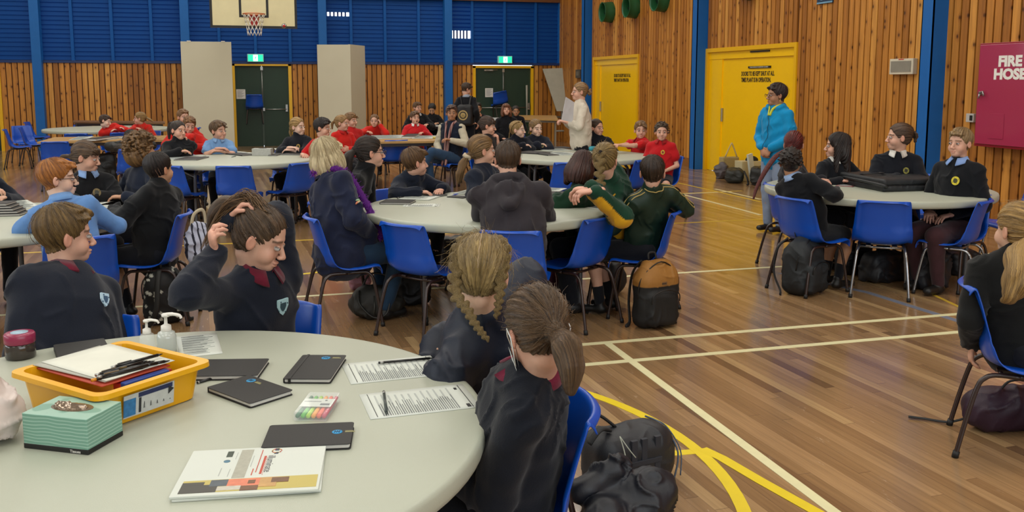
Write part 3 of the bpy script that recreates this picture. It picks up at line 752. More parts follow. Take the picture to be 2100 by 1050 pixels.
# ================================================================== FURNITURE
M_poly = plain('blue_moulded_plastic', '0648ae', 0.30, var=0.05, nscale=4, bump=0.08, bscale=350, spec=0.5)
M_tube = plain('dark_enamelled_tube', '2a1a16', 0.3, spec=0.6)
M_chromet = plain('chromed_tube', '8f8f90', 0.18, metal=0.9)
M_cap = plain('black_rubber', '0e0e0e', 0.6)
def chair_meshes(tube):
    prof = smooth_pts([(0.222, 0.405), (0.218, 0.428), (0.190, 0.440), (0.09, 0.428), (-0.02, 0.424), (-0.11, 0.432), (-0.165, 0.462), (-0.188, 0.52), (-0.203, 0.60), (-0.228, 0.70), (-0.252, 0.775), (-0.262, 0.797), (-0.275, 0.800), (-0.288, 0.788)] and
                      [(0.222, 0.405, 0), (0.218, 0.428, 0), (0.190, 0.440, 0), (0.09, 0.428, 0), (-0.02, 0.424, 0), (-0.11, 0.432, 0), (-0.165, 0.462, 0), (-0.188, 0.52, 0), (-0.203, 0.60, 0), (-0.228, 0.70, 0), (-0.252, 0.775, 0), (-0.262, 0.797, 0), (-0.275, 0.800, 0), (-0.288, 0.788, 0)], 4)
    n = len(prof); NU = 18; rows = []
    for i, p in enumerate(prof):
        t = i/(n-1); y, z = p[0], p[1]
        bk = min(1, max(0, (t-0.42)/0.18)); w = 0.205+0.018*min(1, t*5)*(1-bk)+bk*(0.012-0.040*max(0, (t-0.55)/0.45))
        row = []
        for j in range(NU+1):
            u = -1+2*j/NU; au = abs(u)
            wrapf = 0.052*bk*au**2.2; dish = 0.022*(1-bk)*au**2.5*min(1, t*6)
            hip = 0.050*math.exp(-((t-0.47)/0.10)**2)*au**4      # raised hips where seat meets back
            lip = 0.012*max(0, (au-0.93)/0.07)
            rnd = 0.0
            if t > 0.86: rnd = -0.020*au**6*(t-0.86)/0.14
            if t < 0.10: rnd = -0.006*au**6
            row.append((u*(w+lip*0.6), y+wrapf+hip*0.5-lip*bk*1.2, z+dish+hip+rnd-lip*(1-bk)*1.2))
        rows.append(row)
    th = 0.0055; G = np.array(rows); du = np.gradient(G, axis=1); dv = np.gradient(G, axis=0); N = np.cross(du, dv); N /= np.linalg.norm(N, axis=2, keepdims=True)+1e-9
    A, B = G+N*th/2, G-N*th/2; m = MB(); idx = lambda i, j, k: (k*n+i)*(NU+1)+j
    vs = [tuple(p) for L in (A, B) for r in L for p in r]; fs = []
    for i in range(n-1):
        for j in range(NU):
            fs.append((idx(i, j, 0), idx(i, j+1, 0), idx(i+1, j+1, 0), idx(i+1, j, 0))); fs.append((idx(i, j, 1), idx(i+1, j, 1), idx(i+1, j+1, 1), idx(i, j+1, 1)))
    for i in range(n-1):
        fs.append((idx(i, 0, 0), idx(i+1, 0, 0), idx(i+1, 0, 1), idx(i, 0, 1))); fs.append((idx(i, NU, 0), idx(i, NU, 1), idx(i+1, NU, 1), idx(i+1, NU, 0)))
    for j in range(NU):
        fs.append((idx(0, j, 0), idx(0, j, 1), idx(0, j+1, 1), idx(0, j+1, 0))); fs.append((idx(n-1, j, 0), idx(n-1, j+1, 0), idx(n-1, j+1, 1), idx(n-1, j, 1)))
    m.add(vs, fs, 0, True); shell = m.mesh('seat_shell', M_poly)
    legs = []
    for sx in (-1, 1):
        top = (sx*0.172, -0.02, 0.402)
        f = smooth_pts([top, (sx*0.173, 0.10, 0.402), (sx*0.178, 0.140, 0.385), (sx*0.185, 0.165, 0.34), (sx*0.20, 0.195, 0.18), (sx*0.213, 0.222, 0.0)], 4)
        b = smooth_pts([top, (sx*0.173, -0.12, 0.402), (sx*0.180, -0.165, 0.385), (sx*0.188, -0.195, 0.34), (sx*0.205, -0.235, 0.18), (sx*0.220, -0.272, 0.0)], 4)
        for q in (f, b):
            m = MB().tube(q, 0.0115, 10); cp = MB(); e = Vector(q[-1]); d = (Vector(q[-2])-e).normalized(); cp.cyl(tuple(e+Vector((0, 0, 0.0))), tuple(e+d*0.032), 0.0155, n=10)
            legs.append((m.mesh('leg', tube), cp.mesh('foot_cap', M_cap)))
    m = MB()
    for y in (0.075, -0.095): m.tube([(-0.172, y, 0.402), (0, y, 0.398), (0.172, y, 0.402)], 0.010, 8)
    for sx in (-1, 1): m.box((sx*0.10-0.02, -0.11, 0.405), (sx*0.10+0.02, 0.09, 0.415))
    return shell, legs, m.mesh('seat_frame', tube)
CH = {False: chair_meshes(M_tube), True: chair_meshes(M_chromet)}
def chair_proto(chrome=False):
    shell, legs, fr = CH[chrome]
    r = empty('plastic_chair', 'x', 'chair')
    link('seat_shell', shell, r); link('seat_frame', fr, r)
    for a, b in legs: l_ = link('leg', a, r); link('foot_cap', b, l_)
    return r
_cp = {}
def chair(x, y, rot, label, chrome=False, group=None, z=0.0, extra_rot=None):
    if chrome not in _cp: _cp[chrome] = c = chair_proto(chrome)
    else: c = copy_tree(_cp[chrome])
    c.location = (float(x), float(y), z); c.scale = (0.93, 0.93, 0.93); c.rotation_euler = extra_rot if extra_rot else (0, 0, rot)
    tag(c, label, 'chair', 'blue plastic chairs around the hall'); return c

M_top = plain('white_moulded_table_top', 'c9ccbc', 0.45, var=0.04, nscale=3, bump=0.18, bscale=420, spec=0.4)
M_grey = plain('grey_powder_coated_tube', '5c5c5e', 0.38, metal=0.3)
def scuffed_top():
    t = NT('white_moulded_table_top_scuffed'); v = t.coord(); c = lin('abaf9f')
    n = t.noise(v, 3, 4); s_ = t.noise(t.coord(scale=(1, 3, 1), rot=(0, 0, 0.5)), 7, 8, 0.8); m = t.ramp(s_, [(0.66, 0.0), (0.74, 1.0)])
    cc = t.mix(n, tuple(x*0.95 for x in c), tuple(x*1.03 for x in c)); cc = t.mix(t.math('MULTIPLY', m, 0.30), cc, lin('7d7f72'))
    t.base(cc); t.rough(0.42); t.bump(t.noise(v, 420, 3), 0.12, 0.003); return t.m
M_top = scuffed_top()
def round_table(c, R_, label, feet, rot=0.0, group='white round folding tables'):
    r = empty('round_folding_table', label, 'table', (c[0], c[1], 0), rot, group)
    z = 0.74; prof = [(0.001, z-0.030), (R_-0.06, z-0.030), (R_-0.055, z-0.055), (R_-0.012, z-0.058), (R_-0.003, z-0.050), (R_, z-0.038), (R_, z-0.014), (R_-0.004, z-0.004), (R_-0.012, z-0.001), (R_-0.022, z+0.0004), (0.001, z)]
    m = MB().lathe([(a, b) for a, b in prof], 96); m.build('table_top', M_top, r)
    for sx in (-1, 1):
        x = sx*feet[0]; w = feet[1]
        for sy in (-1, 1):
            m = MB(); m.tube(smooth_pts([(x*0.92, sy*w*0.75, z-0.035), (x*0.95, sy*w*0.9, z-0.10), (x, sy*w, z-0.2), (x, sy*w, 0.0)], 4), 0.0165, 12)
            l_ = m.build('leg', M_grey, r); m = MB(); m.cyl((x, sy*w, 0), (x, sy*w, 0.055), 0.021, n=12); m.build('foot_cap', M_cap, l_)
        m = MB(); m.tube([(x*0.99, -w*0.98, z-0.16), (x*0.99, w*0.98, z-0.16)], 0.011, 8); m.tube(smooth_pts([(x, 0, z-0.16), (x*0.75, 0, z-0.15), (x*0.35, 0, z-0.05)], 4), 0.010, 8); m.build('leg_brace', M_grey, r)
    return r
M_wood = plain('light_wood_laminate', 'b08a50', 0.4, var=0.10, nscale=14)
M_brownleg = plain('dark_brown_steel', '2c1c18', 0.4)
def rect_table(corners, z, label, wood=M_wood, th=0.03, legm=M_brownleg, name='rectangular_table'):
    """corners: world xy, anticlockwise"""
    c = sum(np.array(p) for p in corners)/4; L = [(p[0]-c[0], p[1]-c[1]) for p in corners]
    r = empty(name, label, 'table', (c[0], c[1], 0), 0)
    MB().prism(L, z-th, z).build('table_top', wood, r)
    ins = [(x*0.93, y*0.88) for x, y in L]
    m = MB(); ot = [(x*0.95, y*0.92) for x, y in L]; inn = [(x*0.91, y*0.84) for x, y in L]
    for i in range(4):
        j = (i+1) % 4; m.prism([ot[i], ot[j], inn[j], inn[i]], z-th-0.05, z-th)
    m.build('apron_frame', legm, r)
    for x, y in ins: m = MB(); m.box((x-0.016, y-0.016, 0), (x+0.016, y+0.016, z-th)); m.build('leg', legm, r)
    return r
T1, T2, T3, T4, T5, T6 = (-0.319, 2.460), (1.58, 6.29), (5.01, 6.52), (-0.24, 11.07), (-1.745, 6.51), (3.755, 10.5)
round_table(T1, 0.90, 'large white round table nearest the viewer, holding the yellow tray', (0.55, 0.42), 0.5)
round_table(T2, 0.90, 'white round table in the middle with the person in the charcoal hoodie', (0.56, 0.36), 0.05)
round_table(T3, 0.915, 'white round table on the right holding the black padded case', (0.60, 0.38), -0.35)
round_table(T4, 0.90, 'white round table with the boy in the pale blue short-sleeved shirt', (0.56, 0.36), 0.25)
round_table(T5, 0.88, 'white round table at the left edge holding the stack of black notebooks', (0.56, 0.36), 0.9)
round_table(T6, 0.90, 'white round table holding the pink and blue pencil cases', (0.56, 0.36), -0.2)
T8 = un(221, 263, 0.74)
round_table(T8, 1.15, 'white table against the far left pine wall behind the two in red', (0.56, 0.36), 0.0)
def uxy(x, y, z): p = un(x, y, z); return (p[0], p[1])
a7 = np.array(uxy(76, 291, .73)); rt7 = np.array([1.0, 0.02]); dp7 = np.array([0.0, 1.25])
rect_table([a7, a7+rt7*1.82, a7+rt7*1.82+dp7, a7+dp7], 0.73, 'light wooden rectangular table with books at the left, red sleeves leaning on it')
a9 = np.array(uxy(716, 292, .73))
rect_table([a9, a9+np.array([1.75, -0.02]), a9+np.array([1.78, 1.4]), a9+np.array([0.03, 1.4])], 0.73, 'light wooden rectangular table before the child with the wide open mouth', M_wood)
rect_table([uxy(868, 257, .74), uxy(912, 257, .74), uxy(916, 250, .74), uxy(870, 250, .74)], 0.74, 'small white table with papers by the blue post, behind the scarf wearer', plain('white_table_laminate', 'c8cac6', 0.4))
rect_table([uxy(985, 248, .74), uxy(1040, 249, .74), uxy(1040, 241, .74), uxy(992, 241, .74)], 0.74, 'small white table before the green doors at the back right', plain('white_table_laminate', 'c8cac6', 0.4))
rect_table([uxy(1050, 243, .80), uxy(1145, 245, .80), uxy(1140, 236.5, .80), uxy(1055, 236, .80)], 0.80, 'bare light wooden table with grey frame in the far right corner', M_wood, 0.03, plain('grey_steel_frame', '8a8578', 0.4))
rect_table([uxy(150, 250, .80), uxy(338, 252, .80), uxy(338, 248.5, .80), uxy(150, 246.5, .80)], 0.80, 'dark wooden table against the far pine wall behind the white one', plain('dark_wood_table', '6b4a2c', 0.5))
def chair_px(px, py, deg, label, chrome=False, z=0.0):
    """px, py = pixel of the floor point under the middle of the chair"""
    p = un(px, py); return chair(p[0], p[1], radians(deg-90), label, chrome)
# ================================================================== PEOPLE
def attr_mat(name, rough=0.8, bump=0.25, bscale=180, sheen=0.0, sss=0.0, spec=0.4, coat=0.0):
    t = NT(name); a = t.n('ShaderNodeAttribute', attribute_name='Col')
    v = t.coord(); n = t.noise(v, 26, 4, 0.6)
    c = t.mix(0.16, a.outputs['Color'], t.ramp(n, [(0.3, (0.35, 0.35, 0.35)), (0.7, (0.68, 0.68, 0.68))]), 'OVERLAY')
    t.base(c); t.rough(rough); t.b.inputs['Specular IOR Level'].default_value = spec
    t.b.inputs['Sheen Weight'].default_value = sheen
    if sss:
        t.b.inputs['Subsurface Weight'].default_value = sss; t.b.inputs['Subsurface Radius'].default_value = (0.012, 0.005, 0.003); t.b.inputs['Subsurface Scale'].default_value = 1.0
    if coat: t.b.inputs['Coat Weight'].default_value = coat
    t.bump(t.noise(v, bscale, 3), bump, 0.003); return t.m
M_skin = attr_mat('skin', 0.52, 0.05, 300, sss=0.12, spec=0.4)
M_cloth = attr_mat('knitted_cloth', 0.9, 0.30, 260, sheen=0.12, spec=0.18)
M_nylon = attr_mat('nylon_cloth', 0.55, 0.15, 120, spec=0.4)
M_shoe = attr_mat('shoe_leather', 0.45, 0.1, 100)
M_eye = attr_mat('eye_surface', 0.12, 0.0, 50, spec=0.6)
_hm = {}
def hair_mat(hexc, hex2=None):
    key = (hexc, hex2)
    if key in _hm: return _hm[key]
    t = NT('hair_'+hexc); c = lin(hexc); c2 = lin(hex2) if hex2 else tuple(min(1, x*1.9+0.01) for x in c)
    a = t.n('ShaderNodeAttribute', attribute_name='flow')
    n1 = t.noise(a.outputs['Vector'], 9.0, 3, 0.6); n2 = t.noise(a.outputs['Vector'], 42.0, 2, 0.6)
    cc = t.mix(t.ramp(n1, [(0.32, 0.0), (0.68, 1.0)]), tuple(x*0.55 for x in c), c2)
    cc = t.mix(0.45, cc, t.ramp(n2, [(0.3, (0.25, 0.25, 0.25)), (0.7, (0.78, 0.78, 0.78))]), 'OVERLAY')
    t.base(cc); t.rough(0.42); t.b.inputs['Specular IOR Level'].default_value = 0.45
    t.bump(t.math('ADD', n1, t.math('MULTIPLY', n2, 0.8)), 0.8, 0.006)
    _hm[key] = t.m; return t.m

SKIN = {'fair': 'cfa78f', 'pale': 'd8b6a2', 'pink': 'cda08a', 'tan': 'a87c5e', 'olive': 'bc9274'}
def Rz(a): c, s_ = cos(a), sin(a); return np.array([[c, -s_, 0], [s_, c, 0], [0, 0, 1]])
def rot_to(yaw, pitch, roll=0.0):
    """head frame: columns = right, forward, up. yaw about z from +Y, pitch down positive"""
    f = np.array([-sin(yaw)*cos(pitch), cos(yaw)*cos(pitch), -sin(pitch)]); r = np.array([cos(yaw), sin(yaw), 0]); u = np.cross(r, f)
    r2 = r*cos(roll)+u*sin(roll); u2 = np.cross(r2, f); return np.stack([r2, f, u2], 1)
def ik(Sh, T, a, b, pole):
    v = T-Sh; L = np.linalg.norm(v); L2 = min(L, (a+b)*0.995); d = v/(L+1e-9)
    T2 = Sh+d*L2; x = (a*a-b*b+L2*L2)/(2*L2); h = sqrt(max(a*a-x*x, 0)); p = np.asarray(pole, float); p = nrm(p-d*(p@d))
    return Sh+d*x+p*h, T2

def hand_prims(F, W, d, n, sc, side, curl=0.5, spread=1.0, k=0.004):
    """W wrist, d along the fingers, n out of the palm, side = +1 when the thumb is on the +cross(d,n) side"""
    d = nrm(d); n = nrm(n-d*(n@d)); t = np.cross(d, n)*side
    F.cone(W-d*0.03*sc, W+d*0.02*sc, 0.025*sc, 0.027*sc, 0.012, n, 0.75)
    F.cone(W+d*0.018*sc, W+d*0.072*sc, 0.030*sc, 0.039*sc, 0.012, n, 0.42)
    for i, (o, L) in enumerate(((0.029, 0.070), (0.010, 0.078), (-0.010, 0.072), (-0.028, 0.056))):
        p = W+d*(0.090-0.004*abs(i-1))*sc+t*o*sc; fd = nrm(d+t*(1.5-i)*0.05*spread); ang = 0.15+curl*0.2*i/3
        r = (0.0088 if i < 3 else 0.0076)*sc; q0 = p-d*0.02*sc
        for seg, fr in enumerate((0.46, 0.30, 0.24)):
            ang += curl*(0.55, 0.8, 0.55)[seg]
            dd = fd*cos(ang)+n*sin(ang); q = p+dd*L*fr*sc
            if seg == 0: F.cone(q0, p, r*1.15, r*1.08, k)
            F.cone(p, q, r*1.05, r*(0.98 if seg < 2 else 0.82), k); p = q; r *= 0.94
    p = W+d*0.028*sc+t*0.026*sc; a1 = nrm(d*0.75+t*0.62+n*0.30); q = p+a1*0.040*sc
    F.cone(p-d*0.01*sc, q, 0.0135*sc, 0.0105*sc, 0.006); a2 = nrm(d*0.9+t*(0.30-0.35*curl)+n*(0.25+0.5*curl)); q2 = q+a2*0.030*sc
    F.cone(q, q2, 0.0103*sc, 0.0085*sc, 0.004)

def head_prims(F, hc, R, hs, mouth=0.0, adult=False, jaw=1.0):
    P = lambda x, y, z: hc+R@(np.array([x, y, z])*hs)
    E = lambda c, r, k, sub=False: F.ell(P(*c), np.array(r)*hs, k*hs, R.T, sub)
    E((0, -0.016, 0.026), (0.072, 0.092, 0.082), 0.02); E((0, 0.016, -0.032), (0.057, 0.060, 0.070), 0.018)
    E((0, 0.052, -0.082), (0.029*jaw, 0.029, 0.022), 0.022); E((0.034, 0.046, -0.040), (0.025, 0.027, 0.030), 0.012); E((-0.034, 0.046, -0.040), (0.025, 0.027, 0.030), 0.012)
    E((0, 0.064, 0.021), (0.044, 0.014, 0.011), 0.010)
    for sx in (-1, 1): E((sx*0.030, 0.088, -0.002), (0.017, 0.013, 0.011), 0.010, True)
    F.cone(P(0, 0.074, 0.004), P(0, 0.097, -0.033), 0.007*hs, 0.0105*hs, 0.010*hs); E((0.010, 0.088, -0.038), (0.008, 0.010, 0.007), 0.005); E((-0.010, 0.088, -0.038), (0.008, 0.010, 0.007), 0.005)
    E((0, 0.080, -0.060), (0.021, 0.011, 0.0055), 0.005); E((0, 0.078, -0.0705), (0.018, 0.011, 0.006), 0.005)
    E((0, 0.092, -0.0652), (0.022, 0.007, 0.0012+0.012*mouth), 0.003, True)
    if mouth > 0.3: E((0, 0.085, -0.066), (0.015, 0.016, 0.011*mouth), 0.004, True)
    for sx in (-1, 1):
        Re = R@Rz(sx*0.35)
        F.ell(P(sx*0.074, -0.010, -0.010), np.array((0.0080, 0.0165, 0.028))*hs, 0.005*hs, Re.T); F.ell(P(sx*0.083, -0.004, -0.008), np.array((0.006, 0.010, 0.019))*hs, 0.004*hs, Re.T, True)

def head_colors(V, hc, R, hs, skin, brow, lip=0.5, mouth=0.0):
    L = ((V-hc)@R)/hs; c = np.tile(np.array([*skin, 1.0]), (len(V), 1))
    def blend(m, col): c[:, :3] = c[:, :3]*(1-m[:, None])+np.array(col)[None]*m[:, None]
    ch = np.exp(-(((np.abs(L[:, 0])-0.042)/0.018)**2+((L[:, 2]+0.036)/0.020)**2))*(L[:, 1] > 0.02)*0.35
    blend(ch, (skin[0]*1.0, skin[1]*0.72, skin[2]*0.68))
    er = (np.abs(L[:, 0]) > 0.07)*(np.abs(L[:, 1]+0.008) < 0.03)*(np.abs(L[:, 2]+0.01) < 0.035)*0.45; blend(er, (skin[0]*0.95, skin[1]*0.60, skin[2]*0.52))
    ns = np.exp(-((L[:, 0]/0.014)**2+((L[:, 2]+0.034)/0.012)**2))*(L[:, 1] > 0.09)*0.3; blend(ns, (skin[0], skin[1]*0.7, skin[2]*0.65))
    bz = 0.021-0.10*np.maximum(np.abs(L[:, 0])-0.035, 0)*3
    br = np.clip(1.4-np.abs((L[:, 2]-bz)/0.0048), 0, 1)*(np.abs(np.abs(L[:, 0])-0.032) < 0.019)*(L[:, 1] > 0.05)*0.8; blend(br, brow)
    lp = np.exp(-((L[:, 0]/0.019)**4+((L[:, 2]+0.0655)/(0.010+0.006*mouth))**4))*(L[:, 1] > 0.075)*lip; blend(lp, (skin[0]*0.78, skin[1]*0.42, skin[2]*0.42))
    if mouth > 0.3:
        mm = np.exp(-((L[:, 0]/0.012)**4+((L[:, 2]+0.066)/0.009)**4))*(L[:, 1] < 0.084)*(L[:, 1] > 0.05); blend(np.clip(mm*1.5, 0, 1), (0.06, 0.015, 0.015))
    ey = np.exp(-(((np.abs(L[:, 0])-0.030)/0.019)**4+((L[:, 2]+0.001)/0.012)**4))*(L[:, 1] > 0.05)*0.35; blend(ey, (skin[0]*0.6, skin[1]*0.42, skin[2]*0.36))
    return c
def flow_of(V, hc, R, hs, pole, kind='pole'):
    L = ((V-hc)@R)/hs; p = nrm(pole); e1 = nrm(np.cross(p, [0.3, 0.2, 0.9] if abs(p[2]) < 0.8 else [0, 1, 0.1])); e2 = np.cross(p, e1)
    a = np.arctan2(L@e2, L@e1); u = L/(np.linalg.norm(L, axis=1, keepdims=True)+1e-9); th = np.arccos(np.clip(u@p, -1, 1))
    return np.stack([np.cos(a), np.sin(a), th*0.12], 1)

HS_IN = 1.0
def hair_cap(hc, R, hs, st, res, seed, nb=None, nt=None, nr=None):
    """the main body of hair; st = style dictionary"""
    kind = st['kind']; th = st.get('thick', 0.013)*0.75; long = kind in ('long', 'bob', 'curtain')
    lowz = -0.38 if kind == 'long' else -0.22
    F = Field(hc-np.array([0.20, 0.20, 0.42 if kind == 'long' else 0.26 if kind in ('bob', 'curly') else 0.17])*hs, hc+np.array([0.20, 0.20, 0.18])*hs, res)
    P = lambda x, y, z: hc+R@(np.array([x, y, z])*hs)
    E = lambda c, r, k, sub=False, RR=None: F.ell(P(*c), np.array(r)*hs, k*hs, (R if RR is None else R@RR).T, sub)
    E((0, -0.017, 0.026), (0.0750, 0.0945, 0.0845), 0.01); E((0, -0.020, 0.040), (0.072+th*0.6, 0.086+th*0.9, 0.070+th), 0.012)
    rs = np.random.RandomState(seed)
    if kind in ('short', 'fringe', 'crop', 'curls'):
        F.cone(nb, nt, nr*1.1+0.003, nr*1.02+0.004, 0.018*hs); E((0, 0.014, -0.030), (0.060, 0.060, 0.060), 0.012)
    if kind in ('pony', 'bun', 'braids', 'plait', 'updo', 'bob', 'long', 'curtain'):
        E((0, -0.034, -0.018), (0.062+th*0.2, 0.058+th*0.3, 0.052), 0.02)
        if kind in ('pony', 'bun', 'braids', 'plait', 'updo'): F.cone(nb, nt, nr*1.05+0.002, nr*1.02+0.003, 0.018*hs)
    # face opening
    pb = kind in ('pony', 'bun', 'braids', 'plait', 'updo') and not st.get('fringe')
    fz = 0.094 if pb else 0.060 if kind in ('fringe', 'curls') or st.get('fringe') else 0.080
    E((0, 0.115, -0.012), (0.080 if not long else 0.064, 0.088, fz), 0.010, True)
    E((0, 0.105, -0.050), (0.070 if not long else 0.060, 0.085, 0.085), 0.012, True)
    if not long or kind == 'curtain':
        for sx in (-1, 1): E((sx*0.088, 0.014, -0.030), (0.032, 0.036, 0.036), 0.008, True); E((sx*0.06, 0.052, -0.060), (0.04, 0.05, 0.055), 0.008, True)
    if kind in ('short', 'fringe', 'crop', 'curls', 'pony', 'bun', 'braids', 'plait', 'updo'):
        nz = -0.064 if kind in ('short', 'fringe', 'curls') else (-0.055 if kind == 'crop' else -0.062)
        F.cut(P(0, -0.06, nz), R@np.array([0, 0.35, -1.0])); F.cut(P(0, -0.004, -0.040), R@np.array([0, 0.80, -0.60]))
    if kind in ('short', 'fringe'):        # swept top with tufts
        for i in range(14):
            x = rs.uniform(-0.055, 0.055); y = rs.uniform(-0.02, 0.078); z = 0.026+(0.082+th)*sqrt(max(0.05, 1-(x/0.085)**2-((y+0.018)/0.108)**2))
            E((x, y, z-0.007), (0.016, 0.030, 0.008), 0.012, RR=Rz(rs.uniform(-0.5, 0.5)))
        for i in range(9 if kind == 'fringe' else 6):
            x = -0.046+0.092*i/(8 if kind == 'fringe' else 5); y = 0.074-9*x*x
            E((x, y-0.004, 0.056 if kind == 'fringe' else 0.073), (0.012, 0.010, 0.022 if kind == 'fringe' else 0.012), 0.008)
    if kind in ('curls', 'curly'):
        n = 300 if kind == 'curls' else 620; q = 0.103 if kind == 'curls' else 0.125
        for i in range(n):
            v = nrm(rs.randn(3)); 
            if v[1] > 0.45 and v[2] < 0.45: continue
            if v[2] < (-0.35 if kind == 'curls' else -0.85): continue
            if kind == 'curly' and v[1] > 0.2 and v[2] < 0: continue
            c = np.array([v[0]*(q-0.018), v[1]*q-0.018, 0.02+v[2]*(q-0.006)]); rr = rs.uniform(0.006, 0.011 if kind == 'curls' else 0.013); c = c*rs.uniform(0.94, 1.05)
            E(tuple(c), (rr*1.4, rr, rr*0.8), 0.003, False, Rz(rs.uniform(0, 3)))
        if kind == 'curly': E((0, -0.05, -0.05), (0.10, 0.085, 0.085), 0.02)
    if kind == 'bob':
        E((0, -0.030, -0.055), (0.098, 0.088, 0.100), 0.03)
        for sx in (-1, 1): E((sx*0.074, 0.028, -0.060), (0.024, 0.052, 0.092), 0.02)
        E((0, 0.075, -0.11), (0.056, 0.09, 0.10), 0.012, True); E((0, 0.10, -0.02), (0.062, 0.05, 0.07), 0.01, True); E((0, 0.01, -0.17), (0.055, 0.06, 0.07), 0.015, True)
        F.cut(P(0, 0, -0.138), R@np.array([0, 0.1, -1]))
        E((0, 0.072, 0.055), (0.058, 0.02, 0.03), 0.012)
    if kind in ('long',):
        E((0, -0.050, -0.06), (0.088, 0.070, 0.11), 0.03)
        F.cone(P(0, -0.065, -0.08), P(st.get('lx', 0), -0.10, -0.30), 0.085*hs, 0.060*hs, 0.03, R@np.array([0, 1, 0]), 0.5)
        for sx in (-1, 1): F.cone(P(sx*0.075, 0.0, 0.0), P(sx*0.088, 0.005, -0.22), 0.028*hs, 0.022*hs, 0.02)
        E((0, 0.09, -0.06), (0.058, 0.06, 0.12), 0.012, True)
    if st.get('fringe') and kind not in ('fringe',):
        for i in range(9):
            x = -0.050+0.100*i/8; y = 0.076-9*x*x; E((x, y, 0.050), (0.011, 0.009, 0.026), 0.007)
    if kind in ('pony', 'plait'):
        p = np.array(st['tie']); E(tuple(p), (0.03, 0.03, 0.025), 0.02)
    V, Q = F.mesh()
    if not len(V): return V, Q, None
    pole = st.get('pole', st.get('tie', (0, -0.4, 0.9))); fl = flow_of(V, hc, R, hs, np.array(pole, float))
    N = vnormals(V, Q); gr = np.zeros(len(V))
    if kind not in ('curls', 'curly'):
        az = np.arctan2(fl[:, 1], fl[:, 0]); r2 = np.random.RandomState(seed+5)
        for _ in range(6): gr += np.sin(az*r2.randint(14, 60)+fl[:, 2]*r2.uniform(-20, 20)+r2.uniform(0, 6.28))
        V = V+N*(gr*0.0011*hs*(1.3 if long else 1.0))[:, None]
    return V, Q, fl
def strip_hair(mat, name, parent, lines, r0=0.0009):
    """loose strands: thin tapered three-sided tubes with a flow value each"""
    V = []; Q = []; FL = []
    for li, pts in enumerate(lines):
        m = len(pts); P = np.array(pts); T = np.gradient(P, axis=0); T /= np.linalg.norm(T, axis=1, keepdims=True)+1e-9
        A = np.cross(T, [0.31, 0.52, 0.79]); A /= np.linalg.norm(A, axis=1, keepdims=True)+1e-9; B = np.cross(T, A); o = len(V)*1
        base = sum(len(v) for v in V); r = r0*np.linspace(1, 0.35, m)[:, None]
        V.append(np.stack([P+A*r, P-A*r*0.5+B*r*0.87, P-A*r*0.5-B*r*0.87], 1).reshape(-1, 3))
        for i in range(m-1):
            for j in range(3): Q.append((base+i*3+j, base+i*3+(j+1) % 3, base+(i+1)*3+(j+1) % 3, base+(i+1)*3+j))
        f = np.random.RandomState(li).rand(2)*6; FL.append(np.tile([f[0], f[1], 0.1], (m*3, 1)))
    me = to_mesh(name, np.concatenate(V), np.array(Q), mat, {'flow': np.concatenate(FL)}); return link(name, me, parent)
def tail_mesh(pts, rad, res, seed, wav=0.0, strands=7, flat=1.0):
    """ponytail: several wandering locks blended round a centre line"""
    pts = np.array([tuple(p) for p in smooth_pts([tuple(p) for p in pts], 5)]); m = len(pts); rs = np.random.RandomState(seed)
    R_ = np.interp(np.linspace(0, 1, m), np.linspace(0, 1, len(rad)), rad)
    F = Field(pts.min(0)-0.08, pts.max(0)+0.08, res)
    for s_ in range(strands):
        a = 2*pi*s_/strands; ph = rs.uniform(0, 6.28)
        prev = None
        for i in range(m):
            aa = a+0.5*sin(i*0.35+ph); o = np.array([cos(aa), sin(aa), 0.2*sin(aa*2)])*R_[i]*0.55; o += np.array([sin(i*0.8+ph), cos(i*0.9+ph), 0])*wav
            q = pts[i]+o
            if prev is not None: F.cone(prev, q, R_[i]*0.5, R_[i]*0.5, R_[i]*0.16+0.002)
            prev = q
    V, Q = F.mesh()
    D = ((V[:, None, :]-pts[None, :, :])**2).sum(2).argmin(1); T = np.gradient(pts, axis=0); T /= np.linalg.norm(T, axis=1, keepdims=True)+1e-9
    E1 = np.cross(T, [1.0, 0.15, 0.1]); E1 /= np.linalg.norm(E1, axis=1, keepdims=True)+1e-9; E2 = np.cross(T, E1); dv = V-pts[D]; a = np.arctan2((dv*E2[D]).sum(1), (dv*E1[D]).sum(1)+1e-6)
    return V, Q, np.stack([np.cos(a), np.sin(a), V[:, 2]*0.5], 1)
def braid_mesh(pts, rad, res, plump=1.0):
    pts = np.array([tuple(p) for p in smooth_pts([tuple(p) for p in pts], 8)]); seg = np.r_[0, np.cumsum(np.linalg.norm(np.diff(pts, axis=0), axis=1))]; L = seg[-1]
    F = Field(pts.min(0)-0.05, pts.max(0)+0.05, res); s_ = 0.0; i = 0; vals = []
    at = lambda s: np.array([np.interp(s, seg, pts[:, k]) for k in range(3)])
    while s_ < L:
        r = np.interp(s_/L, np.linspace(0, 1, len(rad)), rad); c = at(s_); t = nrm(at(min(L, s_+0.01))-at(max(0, s_-0.01)))
        cr = np.cross(t, BR_AX) if abs(t@BR_AX) < 0.95 else np.array([1., 0, 0]); cr = nrm(cr); sg = 1 if i % 2 else -1
        a = c+cr*sg*r*0.72-t*r*0.4; b = c-cr*sg*r*0.22+t*r*0.75
        F.cone(a, b, r*0.62*plump, r*0.42*plump, r*0.10+0.0015); s_ += r*0.85; i += 1
    V, Q = F.mesh(); d = V-pts[((V[:, None, :]-pts[None, ::3, :])**2).sum(2).argmin(1)*3]
    return V, Q, np.stack([d[:, 0]*60, d[:, 1]*60, V[:, 2]*14+d[:, 0]*50], 1)
BR_AX = np.array([0.0, 1.0, 0.0])

